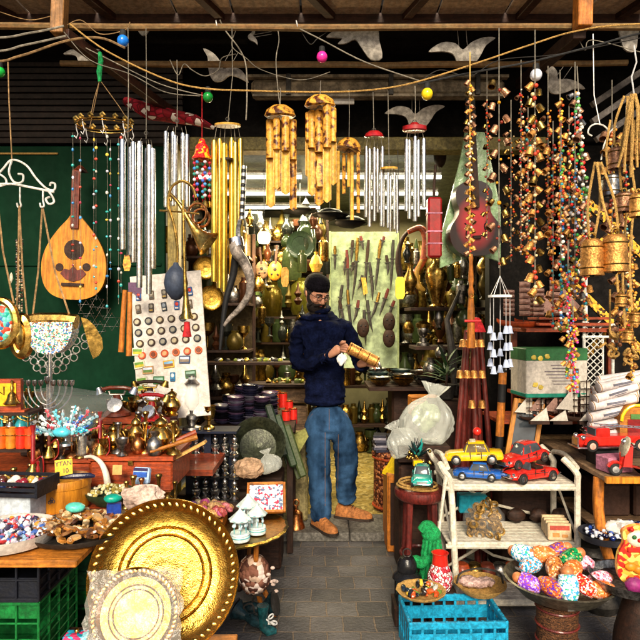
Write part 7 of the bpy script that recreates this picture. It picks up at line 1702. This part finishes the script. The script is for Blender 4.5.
# statue/black lamps between board and guitar + drums
one(MB().tube([P(455, 395, 4.3), P(452, 350, 4.3), P(447, 320, 4.3), P(460, 290, 4.3)], [.02, .03, .02, .01], 8), 'dark_plant_stem', 'dark leafless stem of the potted plant beside the maroon sticks', 'plant', M['iron'])
root = T('plant', 'dark green potted plant with long pointed leaves beside the maroon sticks', 'plant', on(446, 4.2, 0.95))
for k in range(26):
    a = RU(0, 6.3); e = RU(.2, 1.2); l = RU(.12, .26); c = V((RU(-.02, .02), 0, .12 + RU(0, .12))); q = V((cos(a) * cos(e), sin(a) * cos(e) * .5, sin(e))) * l
    MB().tube([c, c + q * .4, c + q * .75 + V((0, 0, -.01)), c + q + V((0, 0, -.03))], [.003, .013, .010, .001], 5, flat=.25).build('leaf', C(random.choice(['#101c12', '#1c3a1c', '#27421c', '#6a7a5a']), .35), root)
MB().lathe([(0, 0), (.05, 0), (.07, .09), (.075, .10), (0, .09)], 18).build('pot', M['iron'], root)
MB().tube([(0, 0, .09), (.01, 0, .2), (0, 0, .3)], .008, 6).build('stem', M['wood_dz'], root)
one(MB().box((0, 0, .47), (.25, .25, .94)), 'plant_stand', 'dark square stand beneath the potted plant', 'stand', M['wood_dz'], on(446, 4.2, 0))
# carved drum, basket, books
root = T('carved_drum', 'carved wooden drum shaped cabinet with pale rim right of the man', 'drum', on(393, 4.95 - .35, .06))
MB().lathe([(.14, 0), (.15, .03), (.148, .38), (.155, .41), (.165, .42), (.162, .445), (0, .445)], 30).build('body', voro('carved wood', ['#5a2a18', '#8a4a2a', '#3a1810', '#a86a40', '#4a2014'], 55, .6, bump=1.2), root)
for z in (.03, .395): MB().torus((0, 0, z), .153, .010, seg=30).build('rim', M['wood_r'], root)
for k, (px, Yq, n_, cols) in enumerate(((380, 4.55, 7, ('#2a2a38', '#4a4a5a', '#8a8690')), (393, 4.62, 6, ('#1a1a22', '#5a4a4a', '#34343c')), (403, 4.66, 5, ('#6a6a74', '#3a2a2a', '#202028')))):
    for j in range(n_):
        one(MB().box((0, 0, 0), (.095, .13, .017), b=.002), 'flat_box', ['flat dark box in the left stack on the carved drum', 'flat dark box in the middle stack on the carved drum', 'flat dark box in the right stack behind the carved drum'][k], 'box', C(cols[j % 3], .4), on(px, Yq, .515 + j * .0185 + (.0 if k < 2 else 0)), (0, 0, RU(-.2, .2)), ['left', 'middle', 'right'][k] + ' stack of flat boxes on the carved drum')
root = T('wicker_basket', 'orange wicker basket with wavy slats right of the carved drum', 'basket', on(424, 4.4, .80), R(5))
for k in range(7): MB().tube([(-.11, -.08, .012 + k * .022), (-.04, -.087, .016 + k * .022), (.04, -.083, .010 + k * .022), (.11, -.08, .014 + k * .022)], .010, 6, flat=.8).build('woven_band', M['wood_o'], root)
MB().box((0, 0, .075), (.21, .15, .145)).build('body', M['wood_o'], root)
wbox('dark pedestal box beneath the orange wicker basket', on(424, 4.42, 0), (.26, .22, .795), 'wood_d')
# left interior low: stacked coasters, red cans, folders, dark pans
root = T('display_table', 'low black table with stacked glazed bowls left of the man', 'table', on(250, 4.05, 0))
MB().box((0, 0, .80), (.62, .45, .03)).build('top', M['wood_d'], root)
for x in (-.28, .28):
    for y in (-.2, .2): MB().box((x, y, .4), (.04, .04, .78)).build('leg', M['wood_dz'], root)
CP = [pm(MB().lathe([(0, 0), (.028, 0), (.048, .014), (.058, .024), (.055, .025), (.03, .008), (0, .006)], 20), m) for m in (C('#23233a', .15), C('#3a3850', .15), C('#6a6878', .15), C('#17171f', .15), C('#55405a', .2))]
for i, (px, Yq, n_) in enumerate(((222, 3.95, 8), (236, 3.92, 12), (250, 3.98, 17), (262, 3.90, 12), (243, 4.08, 16), (256, 4.12, 15), (230, 4.12, 11), (270, 4.05, 13))):
    for j in range(n_):
        o = bpy.data.objects.new('glazed_bowl', random.choice(CP)); COL.objects.link(o); o.location = on(px, Yq, .817 + j * .0145) + V((RU(-.004, .004), RU(-.004, .004), 0)); o.rotation_euler = (RU(-.06, .06), RU(-.06, .06), 0)
        tag(o, 'dark blue glazed bowl in the stacks left of the man', 'bowl', 'stacked glazed bowls left of the man')
for k, (px, py, Yq, lab) in enumerate(((283, 400, 4.2, 'upper left red tin can by the jeans of the man'), (289, 408, 4.2, 'second red tin can by the jeans'), (293, 416, 4.15, 'tallest red tin can by the jeans'), (286, 418, 4.1, 'lower left red tin can by the jeans'), (277, 398, 4.25, 'orange topped tin can nearest to the bowls'))):
    root = T('tin_can', lab, 'can', P(px, py, Yq), 0, 'red tins by the jeans of the man')
    MB().lathe([(0, -.05), (.03, -.05), (.03, .05), (0, .05)], 18).build('body', M['red'] if k < 4 else C('#c8501c', .4), root)
    MB().torus((0, 0, .05), .03, .003, seg=18, ss=5).build('rim', M['brass'], root)
one(MB().box((0, 0, .3), (.28, .3, .60)), 'side_box', 'pale wooden box beneath the red tins', 'box', mat('olive board', (.28, .23, .10), .6, 0, var=.3), on(289, 4.42, .062))
for k in range(3):
    one(MB().box((0, 0, .0), (.03, .02, .36), b=.004).box((.03, 0, 0), (.05, .26, .34), b=.01), 'folder', ['tall dark green folder leaning left of the man', 'middle dark green folder leaning left of the man', 'right green folder with pale lining leaning left of the man'][k], 'folder', C(['#1c2a1c', '#27381f', '#3f4a26'][k], .5), P(272 + k * 9, 432 + k * 10, 3.9), (R(-12), R(-18), R(8)))
one(MB().prism([(-.07, -.05), (.0, -.08), (.07, .04), (.05, .09), (-.03, .05)], .05), 'shoe_bag', 'pale olive fabric pouch at the foot of the green folders', 'pouch', C('#8a8a4a', .7), P(298, 442, 4.0))
one(MB().lathe([(0, -.05), (.06, -.05), (.12, -.02), (.16, .05), (.165, .06), (.155, .055), (.11, -.01), (0, -.035)], 34), 'dark_pan', 'large dark olive metal bowl standing on edge left of the doorway', 'bowl', mat('dark olive metal', (.035, .040, .022), .35, .4, var=.4, dirt=.4), P(258, 446, 3.6), (R(62), R(10), 0))
wbox('dark support box under the large olive bowl', on(255, 3.72, 0), (.34, .26, .56), 'wood_d')
one(blob(.085, .05, .055, 20, 12, .12), 'paper_bundle', 'crumpled brown paper bundle in front of the dark olive bowl', 'bundle', mat('brown paper', (.48, .30, .18), .65, 0, var=.2, bump=.8, bs=25), P(249, 468, 3.35), smooth=False)
one(pbag(.06, .13, 4), 'plastic_bag', 'clear crumpled plastic bag right of the brown paper bundle', 'plastic bag', M['bagw'], P(272, 472, 3.38), (0, -.3, 0), ang=70)
# yellow flowers/ornaments clutter around the horn and above bowls
for k in range(26):
    px, py = RU(214, 285), RU(350, 372)
    one(MB().sph((0, 0, 0), (RU(.015, .03), .015, RU(.01, .02)), 8, 6, .25), 'gold_trinket', 'small gold or dark trinket on the board above the stacked bowls', 'trinket', random.choice([M['brass'], C('#c8b83a', .4), M['iron'], M['silver_d'], C('#8a9a3a', .4)]), on(px, 4.42, 1.205), group='trinkets above the stacked bowls')
one(MB().box((0, 0, 0), (.66, .2, .02)), 'trinket_board', 'narrow board carrying gold trinkets above the stacked bowls', 'shelf', M['wood_d'], on(250, 4.42, 1.185))
for k in range(18):
    one(MB().sph((0, 0, 0), (RU(.02, .035), .02, RU(.015, .03)), 8, 6, .25), 'green_trinket', 'small olive or yellow trinket on the low board left of the man', 'trinket', random.choice([C('#a8a83a', .4), C('#5a6a2a', .4), M['brass'], C('#d8d0a0', .5)]), on(RU(268, 308), 4.75, RU(1.01, 1.02)), group='olive trinkets left of the man')
one(MB().box((0, 0, 0), (.5, .25, .02)), 'trinket_board', 'low board carrying olive trinkets left of the man', 'shelf', M['wood_d'], on(280, 4.78, .99))
wbox('olive painted cabinet under the low trinket board', on(280, 4.85, .062), (.45, .2, .90), 'wood_g')
root = T('low_bench', 'low bench of vessels against the back wall right of the jeans', 'bench', (.52, 6.6, .06))
for z in (.30, .72): MB().box((0, 0, z), (.62, .3, .03)).build('board', M['wood_d'], root)
for x in (-.29, .29): MB().box((x, 0, .36), (.03, .28, .72)).build('side', M['wood_dz'], root)
for z, lv in ((.072, 'floor'), (.376, 'middle board'), (.796, 'top board')):
    fill('vessel on the ' + lv + ' of the low bench right of the jeans', 'vase', 'metal_vase', .25, .79, 6.56, z, 8, 'vessels on the ' + lv + ' of the low bench', (.8, 1.25))
# hats / dark cloths hanging top centre
for (px, py, Yq, rx, rz, lab) in ((330, 214, 4.6, .10, .045, 'dark hat hanging left above the knife board'), (350, 222, 4.7, .12, .05, 'dark hat hanging above the knife board'), (300, 210, 5.0, .10, .04, 'dark hat hanging near the bamboo chimes'), (440, 150, 4.3, .05, .13, 'long dark leather quiver hanging right of the red topped chime')):
    root = T('dark_hat', lab, 'hat' if 'hat' in lab else 'quiver', P(px, py, Yq)); MB().sph((0, 0, 0), (rx, .06, rz), 16, 9, .05).build('body', M['wood_d'] if 'quiver' in lab else M['black'], root)
    if 'hat' in lab: MB().lathe([(rx * .9, 0), (rx * 1.4, -.01), (rx * 1.45, -.006), (rx * .9, .006)], 20).build('brim', M['black'], root)
    MB().tube([(0, 0, rz), (0, 0, rz + .3)], .003, 5).build('cord', M['iron'], root)
# more dim interior clutter hanging from ceiling
for k in range(60):
    px, py = RU(185, 330), RU(215, 400); Yq = RU(4.9, 5.9)
    o = bpy.data.objects.new('hanging_ornament', random.choice(VP)); COL.objects.link(o); o.location = P(px, py, Yq); s_ = RU(.5, .9); o.scale = (s_,) * 3
    tag(o, 'metal ornament hanging deep in the left half of the shop', 'ornament', 'ornaments hanging deep in the shop')
for k in range(46):
    px, py = RU(400, 500), RU(262, 395); Yq = RU(4.4, 5.4)
    o = bpy.data.objects.new('hanging_ornament', random.choice(VP)); COL.objects.link(o); o.location = P(px, py, Yq); s_ = RU(.5, .9); o.scale = (s_,) * 3
    tag(o, 'metal ornament hanging in the right half of the shop below the guitar', 'ornament', 'ornaments hanging below the guitar')

# ------------------------------------------------------------ the man
YP = 4.2
root = T('person', 'bearded man in black knit cap, navy sweater and blue jeans holding a brass tube', 'person', (.12, YP, .062))
def J(px, py, d=0): return V(((px - 320) / F * YP, YP + d, CH - (py - 320) / F * YP)) - V((.12, YP, .062))
def skin(name, verts, edges, m, parent, sub=2, k=None, noise=0):
    me = bpy.data.meshes.new(name); me.from_pydata([v for v, r in verts], edges, []); me.update()
    o = bpy.data.objects.new(name, me); COL.objects.link(o)
    md = o.modifiers.new('s', 'SKIN'); md.use_smooth_shade = True
    sv = me.skin_vertices[0].data
    for i, (v, r) in enumerate(verts): sv[i].radius = r if isinstance(r, tuple) else (r, r)
    sv[0].use_root = True
    o.modifiers.new('d', 'SUBSURF').levels = sub
    dg = bpy.context.evaluated_depsgraph_get(); dg.update()
    m2 = bpy.data.meshes.new_from_object(o.evaluated_get(dg)); bpy.data.objects.remove(o)
    if noise:
        from mathutils import noise as NZ
        for v in m2.vertices:
            q = v.co + V((NZ.noise(v.co * 5), 0, NZ.noise(v.co * 4 + V((9, 0, 0))))) * .08
            n_ = NZ.noise(v.co * 9) * noise + (.5 - abs(NZ.noise(V((q.x * 7, q.y * 7, q.z * 24)))) * 2.2) * noise * 1.1 - abs(NZ.noise(V((q.x * 16, q.y * 12, q.z * 46)))) * noise * .7
            v.co += v.normal * n_
    m2.materials.clear(); m2.materials.append(m); m2.polygons.foreach_set('use_smooth', [True] * len(m2.polygons))
    q = bpy.data.objects.new(name, m2); COL.objects.link(q); q.parent = parent; return q
HC = J(316, 293, -.03)
Nk, Hd = J(319, 316, .01), J(318, 303, -.005)
# body: neck, arms to the hands, in one skin surface
def hand(wr, dirv, up, s=1):
    """returns vert/edge chain lists for palm+fingers starting at wrist"""
    d = dirv.normalized(); u = up.normalized(); sd = d.cross(u).normalized()
    return d, u, sd
lw, rw = J(331, 352, -.27), J(357, 362, -.25)
vs = [(J(322, 340, .02), (.08, .065)), (J(320, 324, .02), (.055, .045)), (Nk, .052), (Hd, .055), (J(317, 296, -.02), (.062, .075)), (J(316, 288, -.02), (.070, .085)), (J(316, 281, -.015), (.06, .07)),
      (J(297, 346, .03), .018), (J(298, 367, -.03), .022), (lw, .025), (J(339, 345, -.31), (.036, .020)),
      (J(354, 345, .03), .018), (J(361, 362, -.03), .022), (rw, .025), (J(364, 358, -.31), (.036, .020))]
body = skin('body', vs, [(0, 1), (1, 2), (2, 3), (3, 4), (4, 5), (5, 6), (1, 7), (7, 8), (8, 9), (9, 10), (1, 11), (11, 12), (12, 13), (13, 14)], M['skin'], root, 2)
# fingers + face joined to the body mesh
import bmesh
def addto(o, mb):
    bm = bmesh.new(); bm.from_mesh(o.data)
    me = bpy.data.meshes.new('t'); me.from_pydata(mb.v, [], mb.f); me.update(); bm.from_mesh(me)
    bm.to_mesh(o.data); bm.free(); bpy.data.meshes.remove(me)
    o.data.polygons.foreach_set('use_smooth', [True] * len(o.data.polygons)); o.data.update()
fm = MB()
for (hp, q, sgn) in ((J(339, 345, -.31), [(4.5, -3, -.03), (6, -1, -.035), (6.3, 1.5, -.035), (5.5, 4, -.03)], 1), (J(364, 358, -.31), [(5, -3, -.03), (6.5, -.5, -.04), (6.5, 2.2, -.04), (5, 4.5, -.035)], 1)):
    s = YP / F
    for (fx, fz, fy) in q:
        a = hp + V((0, 0, -fz * s * .8)); b_ = hp + V((fx * s * .75, fy * .6, -fz * s)); c = hp + V((fx * s * 1.25, fy * 1.15, -fz * s - .008)); d_ = hp + V((fx * s * 1.35, fy * .9, -fz * s - .022))
        fm.tube([a, b_, c, d_], [.0105, .010, .009, .007], 8)
    fm.tube([hp + V((0, -.01, .02)), hp + V((.012, -.03, .034)), hp + V((.032, -.035, .034))], [.012, .011, .008], 8)
# nose, brow, cheeks, lips
def fc(x, y, z): return HC + MX.Rotation(R(22), 3, 'Z') @ (MX.Rotation(R(-16), 3, 'X') @ V((x, y, z))) * 1.0
# face looks down and to the right: local -y is forward
fr = MX.Rotation(R(32), 3, 'Z') @ MX.Rotation(R(31), 3, 'X')
def fc(x, y, z): return HC + fr @ V((x, y, z))
fm.sph(HC + fr @ V((0, -.012, -.005)), (.068, .085, .105), 20, 14, M=(fr.to_4x4()))
fm.tube([fc(0, -.092, .022), fc(0, -.104, .0), fc(0, -.116, -.018), fc(0, -.106, -.030)], [.009, .011, .015, .010], 8)
for sx in (-1, 1):
    fm.sph(fc(sx * .013, -.104, -.024), (.009, .009, .007), 8, 6)
    fm.tube([fc(sx * .010, -.096, .030), fc(sx * .03, -.092, .034), fc(sx * .05, -.076, .026)], .008, 6)
    fm.sph(fc(sx * .036, -.072, -.018), (.022, .02, .02), 10, 7)
    fm.sph(fc(sx * .070, .008, -.005), (.010, .018, .030), 10, 7)
addto(body, fm)
for sx in (-1, 1):
    MB().sph(fc(sx * .028, -.080, .014), (.010, .009, .005), 10, 7).build('eye', M['white'], root)
    MB().sph(fc(sx * .028, -.090, .011), (.005, .004, .005), 8, 6).build('iris', M['hair'], root)
    MB().tube([fc(sx * .012, -.100, .032), fc(sx * .03, -.099, .038), fc(sx * .05, -.084, .031)], [.003, .005, .003], 6).build('eyebrow', M['hair'], root)
MB().tube([fc(-.022, -.098, -.047), fc(0, -.108, -.045), fc(.022, -.098, -.047)], [.003, .006, .003], 7).build('lips', C('#7a3a34', .5), root)
gl = T  # glasses
mb = MB()
for sx in (-1, 1):
    mb.tube([fc(sx * .030 + .021 * cos(a), -.106, .012 + .015 * sin(a)) for a in [R(30 * k) for k in range(12)]], .0022, 5, True)
    mb.tube([fc(sx * .051, -.104, .015), fc(sx * .074, -.05, .016), fc(sx * .076, .01, .012)], .0022, 5)
mb.tube([fc(-.009, -.108, .015), fc(.009, -.108, .015)], .002, 5)
mb.build('glasses', M['iron'], root)
# beard
mb = MB().sph(HC + fr @ V((0, -.040, -.075)), (.064, .062, .060), 20, 14, .035, fr.to_4x4())
mb.sph(HC + fr @ V((0, -.055, -.115)), (.042, .040, .05), 16, 10, .05, fr.to_4x4())
for sx in (-1, 1):
    mb.tube([fc(sx * .068, -.01, .02), fc(sx * .066, -.03, -.03), fc(sx * .05, -.06, -.06)], [.008, .014, .02], 8)
mb.tube([fc(-.04, -.086, -.055), fc(-.02, -.106, -.036), fc(0, -.110, -.034), fc(.02, -.106, -.036), fc(.04, -.086, -.055)], [.008, .008, .006, .008, .008], 7)
mb.build('beard', M['hair'], root)
mb = MB().sph(HC + fr @ V((0, .012, .012)), (.079, .092, .085), 18, 12, .02, fr.to_4x4())
mb.v = [v for v in mb.v]; mb.build('hair', M['hair'], root).scale = (1, 1, 1)
# beanie
q = MX.Translation(HC) @ fr.to_4x4() @ MX.Rotation(R(-10), 4, 'X') @ MX.Translation((0, .002, .042))
MB().lathe([(.087, -.012), (.092, 0), (.092, .026), (.087, .034), (.088, .042), (.078, .064), (.055, .082), (.02, .092), (0, .093)], 30, q @ MX.Diagonal((.93, 1.08, 1, 1)), .012, 15).build('cap', M['beanie'], root)
# sweater
vs = [(J(325, 407, .01), (.158, .118)), (J(325, 398, .01), (.158, .118)), (J(325, 380, .01), (.158, .116)), (J(323, 352, .01), (.156, .115)), (J(321, 333, .015), (.142, .102)), (J(320, 321, .02), (.105, .09)), (J(319.5, 309, .012), (.070, .068)),
      (J(300, 328, .02), .068), (J(296, 346, .015), .060), (J(298, 367, -.03), .056), (J(314, 362, -.15), .050), (J(328, 354, -.25), .042),
      (J(345, 328, .02), .066), (J(354, 345, .01), .058), (J(360, 362, -.02), .054), (J(361, 364, -.13), .050), (J(358, 362, -.23), .040)]
sw = skin('sweater', vs, [(0, 1), (1, 2), (2, 3), (3, 4), (4, 5), (5, 6), (4, 7), (7, 8), (8, 9), (9, 10), (10, 11), (4, 12), (12, 13), (13, 14), (14, 15), (15, 16)], M['knit'], root, 3, noise=.013)
for p, n_ in ((J(330, 353, -.262), (.6, -.8, .1)), (J(358, 362, -.24), (0, -1, 0))): MB().torus(p, .034, .011, n_, 18, 7).build('cuff', M['knit'], root)
MB().torus(J(319.3, 308.5, .008), .066, .018, (0, -.3, 1), 24, 8).build('collar', M['knit'], root)
# jeans
vs = [(J(327, 402, .01), (.128, .10)), (J(328, 414, .01), (.120, .100)),
      (J(316, 430, .0), (.100, .100)), (J(318, 450, -.01), (.094, .094)), (J(319.5, 470, -.02), (.088, .088)), (J(320, 492, -.03), (.082, .082)), (J(321, 512, -.03), (.078, .078)), (J(321, 520, -.03), (.077, .077)),
      (J(343, 430, .01), (.100, .100)), (J(346, 450, .03), (.094, .092)), (J(347, 468, .06), (.087, .086)), (J(347, 486, .10), (.081, .080)), (J(347, 503, .15), (.077, .077)), (J(347, 510, .16), (.076, .076))]
jn = skin('jeans', vs, [(0, 1), (1, 2), (2, 3), (3, 4), (4, 5), (5, 6), (6, 7), (1, 8), (8, 9), (9, 10), (10, 11), (11, 12), (12, 13)], M['jean'], root, 3, noise=.009)
# stitched seams, pockets, fly and belt loops of the jeans
def onj(px, py, off=.003):
    o_ = J(px, py, -.6); hit, loc, nor, _ = jn.ray_cast(o_, V((0, 1, 0)))
    return loc + V((0, -off, 0)) if hit else None
st_ = mat('orange stitching', (.20, .10, .035), .8, dirt=.1)
for pts in ([(329, y) for y in range(406, 428, 3)], [(312, 407), (313, 412), (309, 417), (304, 419)], [(344, 407), (344, 412), (348, 417), (353, 419)], [(325, y) for y in range(430, 506, 6)], [(338, y) for y in range(432, 494, 6)]):
    q = [p for p in (onj(*a_) for a_ in pts) if p]
    if len(q) > 1: MB().tube(q, .0013, 5).build('seam', st_, jn)
# shoes
def shoe(a, yaw, lab=None):
    Tm = MX.Translation(a) @ MX.Rotation(yaw, 4, 'Z')
    secs = []
    for x, w, h in ((-.075, .028, .060), (-.06, .036, .088), (-.02, .038, .100), (.03, .041, .088), (.07, .044, .070), (.12, .047, .056), (.16, .043, .048), (.185, .028, .036), (.195, .012, .024)):
        secs.append([(x, w * cos(t), .014 + max(0, h * sin(t))) for t in [pi * k / 10 for k in range(11)]][::-1])
    o = MB().loft([s_[::-1] for s_ in secs], Tm).build('shoe', M['suede'], root, ang=60)
    out = [(-.08, -.03), (-.085, .03), (-.04, .042), (.04, .044), (.12, .052), (.18, .038), (.205, 0), (.18, -.038), (.12, -.052), (.04, -.044), (-.04, -.042)]
    MB().prism([(x, y) for x, y in out], .018, Tm @ MX.Translation((0, 0, .009)) @ MX.Rotation(R(90), 4, 'X')).build('sole', M['sole'], o)
    for k in range(3): MB().tube([Tm @ V((.03 + k * .02, -.022, .100 - k * .012)), Tm @ V((.034 + k * .02, 0, .106 - k * .012)), Tm @ V((.03 + k * .02, .022, .100 - k * .012))], .003, 5).build('lace', M['sole'], o)
pa = J(320, 520, -.02); pa.z = 0; shoe(pa + V((0, -.03, 0)), R(-58))
pb = J(347, 505, .16); pb.z = 0; shoe(pb, R(-18))
# brass tube held in hands
a, b_ = J(346, 345, -.35) + root.location, J(373, 359, -.35) + root.location
root2 = T('brass_tube', 'engraved brass cylinder held by the man', 'tube', (a + b_) / 2); d_ = (b_ - a) / 2
MB().tube([-d_, -d_ * .98, d_ * .98, d_], [.033, .037, .035, .031], 20).build('body', M['bellb'], root2)
for t in (-.9, -.3, .3, .9): MB().torus(d_ * t, .036, .003, d_, 22, 6).build('ring', M['copper'], root2)
MB().torus(d_ * 1.0 + V((.01, 0, -.01)), .03, .006, (1, 0, .4), 18, 6).build('end_ring', M['silver'], root2)
one(blob(.035, .018, .04, 30, 18, 0, crumple), 'cleaning_cloth', 'crumpled white cleaning cloth in the left hand of the man', 'cloth', M['white'], J(340, 356, -.35) + root.location)
# ------------------------------------------------------------ camera, light
cam = bpy.data.cameras.new('camera'); co = bpy.data.objects.new('camera', cam); COL.objects.link(co)
co.location = (0, 0, CH); co.rotation_euler = (R(90), 0, 0); cam.sensor_width = 36; cam.lens = F / 640 * 36; cam.clip_end = 300; cam.clip_start = .05
S.camera = co
w = bpy.data.worlds.new('World'); S.world = w; w.use_nodes = True
N, L = w.node_tree.nodes, w.node_tree.links
sky = N.new('ShaderNodeTexSky'); sky.sky_type = 'NISHITA'; sky.sun_disc = False
EL, AZ = R(30), R(181)      # sun behind the camera, a little to the left
sky.sun_elevation = EL; sky.sun_rotation = AZ; sky.air_density = 1.0; sky.dust_density = 3.0; sky.ozone_density = .5
L.new(sky.outputs[0], N['Background'].inputs[0]); N['Background'].inputs[1].default_value = .08
sd = V((sin(AZ) * cos(EL), cos(AZ) * cos(EL), sin(EL)))
sl = bpy.data.lights.new('sun', 'SUN'); so = bpy.data.objects.new('sun', sl); COL.objects.link(so)
sl.energy = 3.1; sl.angle = R(20); sl.color = (1, .87, .67); so.rotation_euler = sd.to_track_quat('Z', 'Y').to_euler()
def pl(name, p, e, col, r=.05):
    l = bpy.data.lights.new(name, 'POINT'); o = bpy.data.objects.new(name, l); COL.objects.link(o); o.location = p; l.energy = e; l.color = col; l.shadow_soft_size = r
pl('hanging_lamp_light', P(264, 250, 4.7), 20, (1, .72, .38))
for x, y in ((-.5, 4.95), (.6, 4.95), (-.45, 5.6), (.7, 5.6), (-.4, 6.3), (.75, 6.3)):
    l = bpy.data.lights.new('tube_light', 'AREA'); o = bpy.data.objects.new('tube_light', l); COL.objects.link(o); o.location = (x, y, 2.645); l.shape = 'RECTANGLE'; l.size = .9; l.size_y = .06; l.energy = 20; l.color = (1, .88, .55)
vs_ = S.view_settings; vs_.view_transform = 'Standard'; vs_.look = 'None'; vs_.gamma = 1; vs_.exposure = 0.9; vs_.use_curve_mapping = False
S.cycles.max_bounces = 6; S.cycles.transparent_max_bounces = 12; S.cycles.use_denoising = True; S.cycles.sample_clamp_indirect = 4
